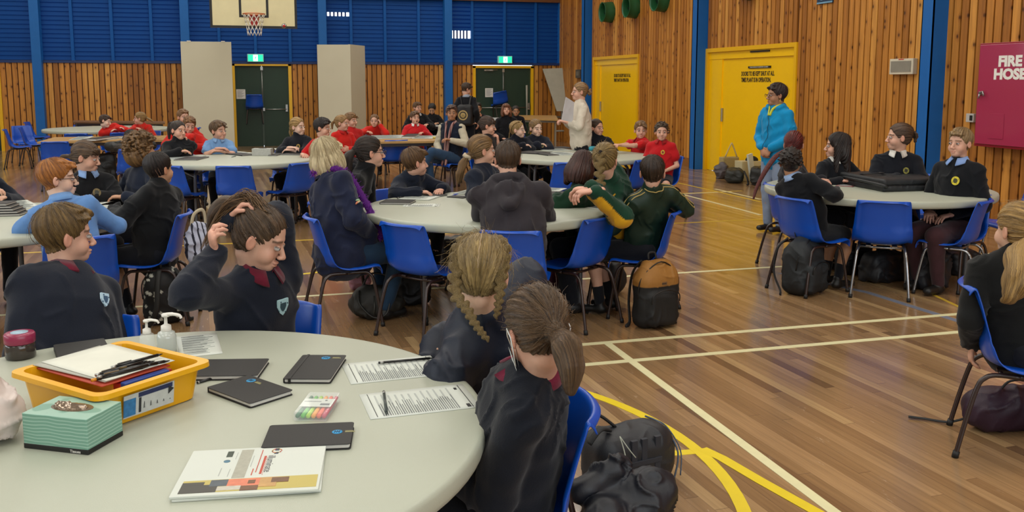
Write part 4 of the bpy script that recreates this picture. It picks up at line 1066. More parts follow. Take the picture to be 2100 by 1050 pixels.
PEOPLE = []
def person(label, head, dep, body, gaze, cloth, hair, skin='fair', pitch=0.0, roll=0.0, legs=None, hands=('table', 'table'), adult=False,
           s=None, pose='sit', near=False, chair=True, ldir=0.0, mouth=0.0, bottoms='trousers', chair_label=None, extra=None, seed=None, lip=0.45,
           lean=None, hsc=None, open_eyes=True, jaw=1.0, ringside=None, slim=1.0, chair_group=None, twist=0.0, footfwd=0.0, chair_rot=None, back=0.0, chair_at=None):
    """head = photo pixel of the head's centre, dep = distance; body, gaze = world headings in degrees (0 = +x, 90 = towards the far wall)"""
    seed = len(PEOPLE)*7+3 if seed is None else seed; PEOPLE.append(label)
    Hw = at_depth(head[0], head[1], dep); s = s or (0.98 if adult else 0.80); hs = hsc or (1.05 if adult else 1.02)
    bh = radians(body-90); legh = radians((body if legs is None else legs)-90)
    base = Rz(bh); bi = base.T
    gy = radians(gaze-body); Rh = rot_to(gy, radians(pitch), radians(roll))
    ld = radians(ldir); lv = np.array([sin(-ld), cos(ld), 0]) if True else 0
    seat = 0.415
    def chain(L, s):
        z0 = seat+0.085*s if pose == 'sit' else 0.90*s
        P0 = np.array([0, 0, z0]); pts = [P0]
        for ln, q in ((0.17, 0.5), (0.18, 1.0), (0.15, 1.35 if pose == 'sit' else 0.6)):
            a = L*q; pts.append(pts[-1]+(lv*sin(a)+np.array([0, 0, cos(a)]))*ln*s)
        a = L*0.7; nk = pts[-1]; hd = nk+(lv*sin(a)*0.9+np.array([0, 0.25, 0])*1.0*0.35+np.array([0, 0, cos(a)]))*0.165*s*0.99
        return pts, hd
    if lean is None and pose != 'sit': lean = 0.02
    if chair_at is not None:
        cr = radians(chair_at[2]-90); pel = np.array(chair_at[:2])+np.array([-sin(cr), cos(cr)])*(-0.015)
        o_ = (bi[:2, :2]@(Hw[:2]-pel)); D = np.linalg.norm(o_); lv = np.array([o_[0]/(D+1e-6), o_[1]/(D+1e-6), 0.0]); D = min(D, 0.50)
        for _ in range(25):
            a_, b_ = -0.05, 1.25
            for _ in range(18):
                L = (a_+b_)/2
                if np.linalg.norm(chain(L, s)[1][:2]) < D: a_ = L
                else: b_ = L
            s *= 1+0.5*(Hw[2]-chain(L, s)[1][2])/1.1; s = min(max(s, 0.66), 1.15)
        lean = L
    if chair_at is not None: pass
    elif lean is None:
        lo_, hi_ = -0.12, 1.35
        if chain(lo_, s)[1][2] < Hw[2]:
            L = -0.05
            for _ in range(30):
                s *= 1+0.3*(Hw[2]-chain(L, s)[1][2])/0.9
        else:
            for _ in range(40):
                L = (lo_+hi_)/2
                if chain(L, s)[1][2] > Hw[2]: lo_ = L
                else: hi_ = L
    elif chair_at is None:
        L = lean
        for _ in range(60):
            s *= 1+0.4*(Hw[2]-chain(L, s)[1][2])/1.1
            s = min(max(s, 0.6), 1.25)
    sp, hd = chain(L, s)
    hd = np.array(hd)
    # world origin so that the head lands where the photo has it
    off = base@np.array([hd[0], hd[1], 0]); org = np.array([Hw[0]-off[0], Hw[1]-off[1], 0.0]); dz = Hw[2]-hd[2]
    hd[2] = Hw[2]
    if pose != 'sit': pass
    P0, P1, P2, P3 = sp
    up = nrm(P3-P1); fw = nrm(np.array([0, 1.0, 0])-up*up[1]); rt = np.cross(fw, up)
    if twist: a = radians(twist); fw, rt = fw*cos(a)-rt*sin(a), rt*cos(a)+fw*sin(a)
    fat = cloth.get('fat', 1.0)*slim
    sw = 0.5+0.5*s; shw = 0.142*sw*(1.08 if adult else 1.0)*cloth.get('shw', 1.0)
    SH = [P3-up*0.058*s+rt*sx*shw for sx in (-1, 1)]
    ua, fa = 0.275*s, 0.235*s
    LT = Rz(legh-bh)
    res = 0.009 if near else 0.013
    # ---- arms
    arms = []
    TZ = 0.765
    for i, sx in enumerate((-1, 1)):
        hp = hands[i]; pole = rt*sx*0.55-up*0.8-fw*0.25; hn = np.array([0, 0, -1.0]); curl = 0.45
        tgt = None
        if isinstance(hp, tuple): nm = hp[0]
        else: nm = hp
        if nm == 'table': tgt = np.array([sx*0.10*s, P3[1]+0.30*s, TZ+0.01]); pole = rt*sx*0.75-up*0.8; hd_ = np.array([-sx*0.75, 0.6, 0])
        elif nm == 'cross': tgt = np.array([-sx*0.06*s, P3[1]+0.24*s, TZ+0.02+0.03*i]); pole = rt*sx*0.8-up*0.8; hd_ = np.array([-sx*1.0, 0.05, 0])
        elif nm == 'foldlow': tgt = P1+fw*0.17*s+up*0.05*s-rt*sx*0.04; pole = rt*sx*1.0-up*0.5; hd_ = np.array([-sx*1.0, 0.1, 0.0]); hn = -fw
        elif nm == 'lap': tgt = np.array([sx*0.07*s, 0.24*s, P0[2]+0.10*s]); pole = rt*sx*0.6-up*0.6-fw*0.5; hd_ = np.array([-sx*0.5, 0.8, -0.2])
        elif nm == 'side': tgt = P0+rt*sx*0.24*s-np.array([0, 0, 0.05]); pole = -fw+rt*sx*0.3; hd_ = np.array([0, 0.1, -1]); hn = -rt*sx
        elif nm == 'cheek':
            tgt = hd+Rh@(np.array([sx*0.075, 0.045, -0.10])*hs); pole = rt*sx*0.5-up*1.2+fw*0.5; hd_ = Rh@np.array([sx*0.05, 0.0, 1.0]); hn = Rh@np.array([-sx*0.9, -0.3, 0]); curl = 0.9
        elif nm == 'temple':
            tgt = hd+Rh@(np.array([sx*0.10, 0.03, -0.03])*hs); pole = rt*sx*0.7-up*1.2+fw*0.4; hd_ = Rh@np.array([-sx*0.15, -0.1, 1.0]); hn = Rh@np.array([-sx*1.0, -0.1, 0]); curl = 0.35
        elif nm == 'mouth':
            tgt = hd+Rh@(np.array([sx*0.01, 0.135, -0.13])*hs); pole = rt*sx*0.5-up*1.2+fw*0.4; hd_ = Rh@np.array([-sx*0.1, -0.2, 1.0]); hn = Rh@np.array([0, -1.0, 0.0]); curl = 1.0
        elif nm == 'front': tgt = P1+fw*0.26*s+up*0.10*s+rt*sx*0.05; pole = rt*sx*0.8-up*0.9; hd_ = fw*0.7-rt*sx*0.6+up*0.2; curl = 0.8
        elif nm == 'clasp': tgt = P0+fw*0.17*s+rt*sx*0.03+up*0.02; pole = rt*sx*0.8-fw*0.6; hd_ = -up*0.7-rt*sx*0.5+fw*0.2; hn = -fw; curl = 0.8
        if nm == 'at':     # explicit: ('at', local point, finger direction, palm normal, curl, pole)
            tgt = np.array(hp[1], float)
            hd_ = np.array(hp[2], float); hn = np.array(hp[3], float); curl = hp[4]; pole = np.array(hp[5], float)
        if nm == 'px':     # photo pixel + depth: ('px', x, y, depth, dir, normal, curl, pole)
            tgt = bi@(at_depth(hp[1], hp[2], hp[3])-org); hd_ = np.array(hp[4], float); hn = np.array(hp[5], float); curl = hp[6]; pole = np.array(hp[7], float)
        if nm in ('table', 'cross') and len(hands) > 2: tgt = tgt+np.array(hands[2])
        hd_ = nrm(hd_)
        tgt = tgt-hd_*0.07*s if nm != 'at' else tgt
        el, wr = ik(SH[i], tgt, ua, fa, pole)
        if nm in ('table', 'cross', 'cheek', 'temple', 'mouth') and pose == 'sit' and el[1] > 0.1: el = np.array([el[0], el[1], max(el[2], TZ-0.02 if nm in ('table', 'cross') else el[2])])
        arms.append((SH[i], el, wr, hd_, hn, curl, sx))
    # ---- legs
    lg = []
    for i, sx in enumerate((-1, 1)):
        hip = P0+LT@np.array([sx*0.082*s, 0.0, -0.02*s])
        if pose == 'sit':
            kn = np.array([0, 0, 0.0])+LT@np.array([sx*0.10*s, 0.41*s, seat+0.045*s]); an = LT@np.array([sx*0.10*s, (0.34+footfwd)*s-0.05*i, 0.085])
            if an[2]+0.40*s < kn[2]: kn[2] = min(kn[2], an[2]+0.42*s)
        else:
            hip = P0+LT@np.array([sx*0.082*s, 0.0, -0.03*s]); kn = LT@np.array([sx*0.088*s, 0.02, 0.48*s]); an = LT@np.array([sx*0.09*s, -0.01, 0.09])
        lg.append((hip, kn, an, sx))
    if extra and 'legs' in extra: lg = extra['legs'](lg, s, LT)
    skc = lin(SKIN[skin]); br = tuple(x*0.6 for x in lin(hair.get('color', '4a3524')))
    # ================= the body: one skin mesh
    allp = [P0, P3, hd]+[a[j] for a in arms for j in (0, 1, 2)]+[l[j] for l in lg for j in (0, 1, 2)]
    lo_ = np.min(allp, 0)-0.22; hi_ = np.max(allp, 0)+0.22; lo_[2] = max(lo_[2], 0.0)
    F = Field(lo_, hi_, res*1.15)
    F.cone(P0, P1, 0.122*sw*fat, 0.110*sw*fat, 0.04, fw, 0.68).cone(P1, P2, 0.110*sw*fat, 0.120*sw, 0.04, fw, 0.66).cone(SH[0], SH[1], 0.045*s, 0.045*s, 0.05)
    F.cone(P2, P3-up*0.03, 0.12*s, 0.06*s, 0.05, fw, 0.72)
    nb = P3-fw*0.005; nt = hd+Rh@(np.array([0, -0.022, -0.065])*hs); nr = (0.050 if adult else 0.043)*hs
    for (a, e, w, d_, n_, c_, sx) in arms:
        F.cone(a, e, 0.042*s, 0.035*s, 0.02).cone(e, w, 0.035*s, 0.024*s, 0.012)
    for (hp_, kn, an, sx) in lg:
        F.cone(hp_, kn, 0.078*s*fat, 0.055*s, 0.03).cone(kn, kn+(an-kn)*0.35, 0.050*s, 0.053*s, 0.02).cone(kn+(an-kn)*0.35, an, 0.053*s, 0.033*s, 0.02)
        F.cone(an-np.array([0, 0, 0.035]), an+LT@np.array([0, 0.11*s, -0.05]), 0.032*s, 0.024*s, 0.02)
    F.cone(nb-up*0.03, nt, nr*1.1, nr, 0.02)
    bp = [F.mesh()]
    # head and hands at finer steps, run into the same mesh
    hr = 0.0036 if near else 0.0052
    F = Field(hd-0.175*hs, hd+0.15*hs, hr); head_prims(F, hd, Rh, hs, mouth, adult, jaw)
    F.cone(nb, nt, nr*1.1, nr*1.02, 0.018); hv = F.mesh()
    bp.append((relax(hv[0], hv[1], 1, 0.35), hv[1]))
    for (a, e, w, d_, n_, c_, sx) in arms:
        F = Field(w-0.155*s, w+d_*0.06+0.165*s, 0.0040 if near else 0.0055); hand_prims(F, w, np.array(d_), np.array(n_, float), s*1.03, sx if True else 1, c_); bp.append(F.mesh())
    V, Q = join_vq(bp); n0 = len(bp[0][0]); nh = len(bp[1][0])
    C = np.tile(np.array([*skc, 1.0]), (len(V), 1)); C[n0:n0+nh] = head_colors(V[n0:n0+nh], hd, Rh, hs, skc, br, lip, mouth)
    C[n0+nh:, 1:3] *= 0.93
    root = link('person', to_mesh('person', V, Q, M_skin, {'Col': C}))
    root.location = (float(org[0]), float(org[1]), 0); root.rotation_euler = (0, 0, bh)
    tag(root, label, 'person')
    part = lambda nm, V, Q, mat, at=None: link(nm, to_mesh(nm, V, Q, mat, at), root)
    def painted(V, hexc, paint=None, **k):
        C = np.tile(np.array([*lin(hexc), 1.0]), (len(V), 1))
        if paint is not None: paint(V, C, dict(P0=P0, P1=P1, P2=P2, P3=P3, up=up, fw=fw, rt=rt, s=s, SH=SH, arms=arms))
        return C
    # ================= eyes
    facing = float((base@Rh[:, 1])@nrm(Hw-np.array([0, 0, CAMH]))) < 0.35
    if facing:
        for sx in (-1, 1):
            c = np.array([sx*0.0305, 0.0715, -0.002]); m = 9; nn = 14; ph = np.linspace(0, pi, m); V = []; Q = []
            for p in ph:
                for j in range(nn): a = 2*pi*j/nn; V.append((0.0122*sin(p)*cos(a), 0.0122*cos(p), 0.0122*sin(p)*sin(a)))
            for i in range(m-1):
                for j in range(nn): Q.append((i*nn+j, i*nn+(j+1) % nn, (i+1)*nn+(j+1) % nn, (i+1)*nn+j))
            V = np.array(V); C = np.tile([0.46, 0.42, 0.40, 1.0], (len(V), 1)); r_ = np.hypot(V[:, 0], V[:, 2])
            C[(V[:, 1] > 0) & (r_ < 0.0078)] = (0.03, 0.025, 0.02, 1); C[V[:, 2] > 0.0062] = (*[x*0.75 for x in skc], 1); C[(V[:, 2] > 0.0048)&(V[:, 2] <= 0.0062)] = (0.03, 0.02, 0.015, 1); C[V[:, 2] < -0.0066] = (*[x*0.85 for x in skc], 1)
            V = hd+((V+c)*hs)@Rh.T; part('eye', V, np.array(Q)[:, ::-1], M_eye, {'Col': C})
    # ================= legs wear
    lres = 0.011 if near else 0.015
    def legfield(infl, upto, r1=1.0):
        F = Field(lo_, hi_, lres)
        F.cone(P0-up*0.01, P1*0.25+P0*0.75, (0.114*fh)*sw+infl, 0.106*sw*fh+infl, 0.03, fw, 0.74)
        return F
    bc = cloth.get('bottom', '14161c')
    fh = 1+(fat-1)*0.5
    F = legfield(0.012, 1)
    for (hp_, kn, an, sx) in lg:
        if bottoms in ('trousers', 'jeans'):
            F.cone(hp_+(kn-hp_)*(0.0 if pose == 'sit' else 0.12), kn, 0.090*s*fh, 0.068*s, 0.03).cone(kn, an+np.array([0, 0, 0.01]), 0.066*s, 0.050*s, 0.02)
        elif bottoms == 'shorts': F.cone(hp_, hp_+(kn-hp_)*0.80, 0.092*s*fat, 0.078*s, 0.03)
        elif bottoms == 'skirt': F.cone(hp_, kn+LT@np.array([0, 0.02, 0]), 0.098*s, 0.085*s, 0.06)
        elif bottoms == 'tights': F.cone(hp_, kn, 0.094*s*fat, 0.076*s, 0.03).cone(kn, an, 0.070*s, 0.046*s, 0.02)
    if bottoms == 'skirt': F.cone(lg[0][1], lg[1][1], 0.07*s, 0.07*s, 0.05)
    V, Q = F.mesh(); V = wrinkle(V, Q, 0.005*s, seed+1, 0.1)
    part({'jeans': 'jeans', 'shorts': 'shorts', 'skirt': 'skirt', 'tights': 'tights'}.get(bottoms, 'trousers'), V, Q, M_cloth, {'Col': painted(V, bc)})
    sc_ = cloth.get('shoe', '141414')
    for (hp_, kn, an, sx) in lg:
        if bottoms in ('shorts', 'skirt'):
            F = Field(an-0.12, an+0.14, 0.008); F.cone(an-np.array([0, 0, 0.02]), an+(kn-an)*0.28, 0.040*s, 0.047*s, 0.01); V, Q = F.mesh(); part('sock', V, Q, M_cloth, {'Col': painted(V, cloth.get('sock', '16181e'))})
        fd = LT@np.array([0, 1.0, 0]) if not (extra and 'footdir' in extra) else LT@nrm(extra['footdir'])
        F = Field(an-0.24*s, an+0.28*s, 0.007 if near or sc_ != '141414' else 0.010)
        a0 = an-np.array([0, 0, 0.045])-fd*0.03*s; 
        F.cone(a0, a0+fd*0.16*s, 0.040*s, 0.038*s, 0.02, np.array([0, 0, 1.0]), 0.8).cone(an-np.array([0, 0, 0.04]), an+np.array([0, 0, 0.0]), 0.044*s, 0.040*s, 0.02)
        F.cut(an-np.array([0, 0, 0.083]), (0, 0, -1)); V, Q = F.mesh(); Cc = painted(V, sc_)
        sole = V[:, 2] < an[2]-0.062; Cc[sole, :3] = lin(cloth.get('sole', '1c1c1c')) if sc_ == '141414' else lin('c8c2b0')
        part('shoe', V, Q, M_shoe, {'Col': Cc})
    # ================= top
    tc = cloth['top']; ty = cloth.get('type', 'sweater'); th = {'sweater': 0.016, 'jacket': 0.022, 'polo': 0.011, 'shirt': 0.012, 'coat': 0.028, 'vest': 0.024, 'hoodie': 0.022}[ty]
    sl = cloth.get('sleeve', 1.0 if ty not in ('polo',) else 0.28)
    def sleeves(F, th, sl):
        for (a, e, w, d_, n_, c_, sx) in arms:
            la, lb = np.linalg.norm(e-a), np.linalg.norm(w-e); up_ = min(1.0, sl*2)
            rr = 0.047*sw+th*0.9
            F.cone(a, a+(e-a)*up_, rr, (0.044*sw+th) if sl > 0.45 else 0.052*sw+th, 0.014)
            if sl > 0.5:
                q = min(1.0, (sl-0.5)*2); F.cone(e, e+(w-e)*q*0.97, 0.044*sw+th, (0.031*sw+th*0.75)*(1 if q > 0.9 else 1.15), 0.014)
                if q > 0.9 and ty in ('sweater', 'jacket', 'hoodie'): F.cone(e+(w-e)*0.93, e+(w-e)*0.97, 0.030*sw+th*0.75, 0.028*sw+th*0.7, 0.006)
    F = Field(lo_, hi_, res); bf = fat
    q_ = (bf-1)*0.6+1
    F.cone(P0-up*0.01, P1, 0.136*sw*bf+th, 0.130*sw*bf+th, 0.04, fw, 0.74)
    F.cone(P1, P2, 0.130*sw*bf+th, 0.136*sw*q_+th*0.8, 0.05, fw, 0.72)
    F.cone(P2, P3-up*0.075*s, 0.136*sw*q_+th*0.8, 0.105*sw+th*0.5, 0.05, fw, 0.66)
    F.cone(SH[0]-up*0.012, SH[1]-up*0.012, 0.043*sw+th*0.7, 0.043*sw+th*0.7, 0.035)
    for sx_ in (0, 1): F.cone(P3-up*0.005, SH[sx_]+up*0.008, 0.040*sw+th*0.4, 0.040*sw+th*0.6, 0.04)
    if cloth.get('slv2'): pass
    elif sl > 0: sleeves(F, th, sl)
    if ty == 'coat':
        F.cone(P0-up*0.02, P0+LT@np.array([0, 0.12, -0.02]), 0.15*s+th, 0.13*s+th, 0.05)
    nk0 = nb+up*0.02*s; nax = nrm(nt-nb)
    if cloth.get('neck') == 'high': F.cone(P3+up*0.0, P3+nax*0.055*s, nr+0.020, nr+0.016, 0.02)
    elif not cloth.get('collar'): F.cone(P3-up*0.02, P3+nax*0.012*s, nr+0.024, nr+0.016, 0.02)
    if cloth.get('hood'):
        hb = P3-fw*0.055*s+up*0.005
        pv = None
        for a in np.linspace(-2.3, 2.3, 15):
            c0 = P3+up*(0.028+0.014*cos(a))*s-fw*(0.070*cos(a)-0.012)*s+rt*(0.088*sin(a))*s
            if pv is not None: F.cone(pv, c0, 0.031*s, 0.031*s, 0.012)
            pv = c0
        for sx_ in (-1, 1): F.cone(P3+rt*sx_*0.105*s+up*0.005-fw*0.03*s, P3-up*0.150*s-fw*0.122*s*fat+rt*sx_*0.012, 0.034*s, 0.032*s, 0.014)
        F.ell(hb-fw*0.048*s-up*0.055*s, np.array([0.085, 0.038, 0.065])*s, 0.02, np.stack([rt, fw, up], 1).T)
    nz = P3-up*0.005
    # neck opening and hem
    V, Q = F.mesh()
    amp = {'polo': 0.009, 'shirt': 0.011, 'sweater': 0.011, 'jacket': 0.014, 'coat': 0.016, 'vest': 0.008, 'hoodie': 0.015}[ty]*(1.0 if near else 0.8)
    V = wrinkle(V, Q, amp, seed, 0.085)
    nm = {'polo': 'polo_shirt', 'shirt': 'shirt', 'sweater': 'sweater', 'jacket': 'jacket', 'coat': 'coat', 'vest': 'vest', 'hoodie': 'hoodie'}[ty]
    part(nm, V, Q, M_nylon if cloth.get('nylon') else M_cloth, {'Col': painted(V, tc, cloth.get('paint'))})
    topV = V; topN = vnormals(V, Q)
    if cloth.get('slv2'):   # differently coloured sleeves under a vest
        F = Field(lo_, hi_, res); sleeves(F, 0.014, 1.0); F.cone(SH[0], SH[1], 0.05*s, 0.05*s, 0.04); V, Q = F.mesh(); V = wrinkle(V, Q, 0.006, seed+3); part('sleeves', V, Q, M_cloth, {'Col': painted(V, cloth['slv2'])})
    # ================= collar
    if cloth.get('collar'):
        V = []; Q = []; n = 26; cr = nr+0.010; ctr = P3+up*0.020*s+fw*0.004
        for i in range(n+1):
            a = -pi+0.30+(2*pi-0.60)*i/n; d_ = -fw*cos(a)+rt*sin(a); fr = max(0, -cos(a))   # opening at the front
            tip = fr**3
            hgt = (0.036-0.020*fr)*s; ot = (0.032+0.034*tip)*s
            for (rad, z) in ((cr, -0.012*s), (cr*1.02, hgt), (cr*1.10, hgt+0.004), (cr+ot, -0.010*s-0.028*tip*s), (cr+ot-0.004, -0.016*s-0.030*tip*s), (cr*1.08, hgt-0.004)):
                V.append(ctr+d_*rad*(1.0)+up*z+nax*0)
        for i in range(n):
            for j in range(6): Q.append((i*6+j, i*6+(j+1) % 6, (i+1)*6+(j+1) % 6, (i+1)*6+j))
        for b in (0, n): Q.append((b*6, b*6+1, b*6+2, b*6+5)); Q.append((b*6+2, b*6+3, b*6+4, b*6+5))
        V = np.array(V); part('collar', V, np.array(Q), M_cloth, {'Col': painted(V, cloth['collar'])})
        # placket
    if cloth.get('badge'):
        bx = cloth.get('badge_x', 0.075); tp = P2+up*0.03*s+rt*bx*s*(-1)+fw*0.3
        d2 = topV-tp; along = d2@fw; per = np.linalg.norm(d2-along[:, None]*fw, axis=1); ok = np.where(per < 0.02)[0]
        if len(ok):
            i = ok[np.argmax(topV[ok]@fw)]; c0 = topV[i]; nn_ = nrm(topN[i]*0.5+fw*0.5); u_ = nrm(up-nn_*(up@nn_)); r_ = np.cross(u_, nn_)
            m = MB(); bsz = cloth.get('badge_r', 0.024)
            sh_ = [(cos(a), sin(a)*1.15) for a in np.linspace(0, 2*pi, 21)[:-1]] if cloth.get('badge_shape') != 'shield' else [(-.85, 1), (.85, 1), (.9, .1), (.5, -.7), (0, -1.1), (-.5, -.7), (-.9, .1)]
            vs = [tuple(c0+nn_*0.0025+(r_*x+u_*y)*bsz) for x, y in sh_]; v2 = [tuple(c0-nn_*0.004+(r_*x+u_*y)*bsz) for x, y in sh_]; k_ = len(vs)
            m.add(vs+v2, [tuple(range(k_))[::-1], tuple(range(k_, 2*k_))]+[(j, (j+1) % k_, (j+1) % k_+k_, j+k_) for j in range(k_)], 0)
            vs = [tuple(c0+nn_*0.0035+(r_*x+u_*y)*bsz*0.55) for x, y in sh_]; m.add(vs, [tuple(range(k_))[::-1]], 1)
            for a in range(4):
                q = c0+nn_*0.003+(r_*cos(a*pi/2+.5)+u_*sin(a*pi/2+.5))*bsz*0.8; m.ell(tuple(q), (0.003,)*3, 6, 4, 1)
            m.build('badge', [plain('badge_thread_'+cloth['badge'], cloth['badge'], 0.6), plain('badge_inner_'+cloth.get('badge2', '2a2a20'), cloth.get('badge2', '2a2a20'), 0.6)], root)
    # ================= hair
    hm = hair_mat(hair['color'], hair.get('color2'))
    hres = 0.0042 if near else 0.006
    hV, hQ, fl = hair_cap(hd, Rh, hs, hair, hres, seed, nb, nt, nr)
    ho = part('hair', hV, hQ, hm, {'flow': fl})
    HP = lambda p: hd+Rh@(np.array(p, float)*hs)
    global BR_AX
    dn = Rh.T@np.array([0, 0, -1.0])      # true down in head space
    if hair['kind'] in ('pony', 'plait') and 'tail' in hair:
        pts = [HP(p) for p in hair['tail']]
        if hair.get('tail_world'): pts = [HP(hair['tie'])]+[bi@(at_depth(*q)-org) for q in hair['tail_world']]
        if hair['kind'] == 'pony':
            V, Q, f2 = tail_mesh(pts, [r*hs for r in hair.get('tr', (0.016, 0.030, 0.028, 0.010))], 0.0042 if near else 0.006, seed, hair.get('wav', 0.0), flat=1)
            part('ponytail', V, Q, hm, {'flow': f2})
        else:
            BR_AX = Rh[:, 1] if not hair.get('ax') is not None else hair['ax']
            V, Q, f2 = braid_mesh(pts, [r*hs for r in hair.get('tr', (0.024, 0.022, 0.016, 0.008))], 0.0036 if near else 0.005); part('braid', V, Q, hm, {'flow': f2})
        F = Field(pts[0]-0.06, pts[0]+0.06, 0.005); F.ell(pts[0]+nrm(pts[1]-pts[0])*0.006, (0.021*hs,)*3, 0.004)
        if hair.get('scrunchie'):
            F = Field(pts[0]-0.09, pts[0]+0.09, 0.005); ax = nrm(pts[1]-pts[0]); e1 = nrm(np.cross(ax, [0.1, 0.9, 0.3])); e2 = np.cross(ax, e1)
            for a in range(12): F.ell(pts[0]+(e1*cos(a*pi/6)+e2*sin(a*pi/6))*0.024+ax*0.008*sin(a*2.5), (0.014, 0.014, 0.014), 0.006)
        V, Q = F.mesh(); part('hair_tie', V, Q, M_cloth, {'Col': painted(V, hair.get('tiec', '1a1414'))})
    if hair['kind'] == 'bun':
        V, Q, f2 = braid_mesh([HP(np.array(hair['tie'])+np.array([0.026*cos(a), -0.012+0.004*sin(2*a), 0.026*sin(a)])) for a in np.linspace(0, 5.6, 8)], [0.021*hs, 0.021*hs], 0.005); part('bun', V, Q, hm, {'flow': f2})
    if hair['kind'] == 'braids':
        for sx in (-1, 1):
            BR_AX = Rh[:, 1]*0.6+np.array([0, 0, 0.0])
            tl = hair['left' if sx < 0 else 'right']
            if tl is None: continue
            pts = [HP(p) if len(p) == 3 and not isinstance(p, list) else bi@(at_depth(*p)-org) for p in tl]
            V, Q, f2 = braid_mesh(pts, [r*hs for r in hair.get('tr', (0.017, 0.020, 0.017, 0.013, 0.008))], 0.0036 if near else 0.005, 1.05); part('braid', V, Q, hm, {'flow': f2})
    if hair.get('stray'):
        rs = np.random.RandomState(seed); lines = []; pole = nrm(hair.get('pole', hair.get('tie', (0, -0.4, 0.9)))); e1 = nrm(np.cross(pole, [0.2, 0.3, 0.9])); e2 = np.cross(pole, e1); thk = hair.get('thick', 0.013)
        for _ in range(hair['stray']):
            az = rs.uniform(0, 2*pi); t0 = rs.uniform(0.25, 1.9); t1 = min(2.6, t0+rs.uniform(0.3, 0.9)); lift = rs.uniform(0.0005, 0.004)*hair.get('frizz', 1.0); pts = []; cb = rs.randn(3)*0.002*hair.get('frizz', 1.0)
            for i, t in enumerate(np.linspace(t0, t1, 7)):
                d_ = pole*cos(t)+(e1*cos(az)+e2*sin(az))*sin(t); q = np.array([0.072+thk, 0.092+thk, 0.082+thk])*1.0
                d0 = d_*1.0; sc2 = 1/np.linalg.norm(d0/q); p_ = np.array([0, -0.018, 0.028])+d0*(sc2+lift+0.0015*hair.get('frizz', 1.0)*sin(i*1.1+az*9))+cb*i*i*0.12
                pts.append(p_)
            mid = np.array(pts)
            if (mid[:, 1] > 0.066).any() and (mid[:, 2] < 0.055).any(): continue
            if (mid[:, 2] < -0.055).any() or ((mid[:, 2] < 0.01) & (np.abs(mid[:, 0]) > 0.055) & (mid[:, 1] > -0.02)).any(): continue
            lines.append([HP(p_) for p_ in pts])
        if lines: strip_hair(hm, 'loose_strands', root, lines, 0.0007 if near else 0.0011)
    if hair.get('glasses'):
        m = MB(); g = lambda x, y, z: tuple(HP((x, y, z)))
        for sx in (-1, 1):
            m.tube([g(sx*0.034+0.021*cos(a), 0.101-0.10*abs(cos(a)*0.02), -0.003+0.016*sin(a)) for a in np.linspace(0, 2*pi, 17)], 0.0020, 6)
            m.tube([g(sx*0.055, 0.098, 0.002), g(sx*0.074, 0.075, 0.003), g(sx*0.079, 0.0, 0.004), g(sx*0.076, -0.015, -0.008)], 0.0024, 6)
        m.tube([g(-0.013, 0.101, 0.0), g(0, 0.104, 0.002), g(0.013, 0.101, 0.0)], 0.002, 6)
        m.build('glasses', plain('dark_glasses_frame', hair['glasses'] if isinstance(hair['glasses'], str) else '1a1210', 0.3), root)
    if extra and 'fn' in extra: extra['fn'](dict(root=root, part=part, painted=painted, P0=P0, P1=P1, P2=P2, P3=P3, up=up, fw=fw, rt=rt, s=s, hs=hs, hd=hd, Rh=Rh, HP=HP, arms=arms, lg=lg, nr=nr, nax=nax, bi=bi, org=org, topV=topV, topN=topN, res=res, lo=lo_, hi=hi_, LT=LT))
    if chair_at is not None: CHAIRS.append((chair_at[0], chair_at[1], radians(chair_at[2]-90), chair_label, chair_group))
    elif chair and pose == 'sit':
        ch = legh+(pi if False else 0) if chair_rot is None else radians(chair_rot-90)
        fwd = np.array([-sin(ch), cos(ch)]); pos = org[:2]+fwd*(0.015+back)
        CHAIRS.append((pos[0], pos[1], ch, chair_label or ('blue plastic chair under '+label[:40]), chair_group))
    return root
CHAIRS = []
# ================================================================== WHO SITS WHERE
NAVY, NAVY2, BLACKN, REDP = '161b27', '1b2232', '101216', 'b5161a'
def H(kind, color, color2=None, **k): return dict(kind=kind, color=color, color2=color2, **k)
BR, DBR, BLK, BLO, GIN, MBR = '3a2818', '21150d', '0d0a09', '8a6a3c', '8a4a22', '4a3420'
def stripe(c, pts, hexc, r, name, close=False):
    q = [Vector(tuple(p)) for p in smooth_pts([tuple(p) for p in pts], 6)]; out = []
    for p in q:
        d = ((c['topV']-np.array(p))**2).sum(1); i = np.argsort(d)[:4]; out.append(c['topV'][i].mean(0)+c['topN'][i[0]]*r*0.5)
    out = np.array(out); out[1:-1] = (out[:-2]+out[1:-1]*2+out[2:])/4
    m = MB().tube([tuple(p) for p in out], r, 6); m.build(name, plain('cloth_'+hexc, hexc, 0.7), c['root'])
def wedge_paint(test, hexc):
    def f(V, C, c):
        m = test(V, c); C[m, :3] = lin(hexc)
    return f
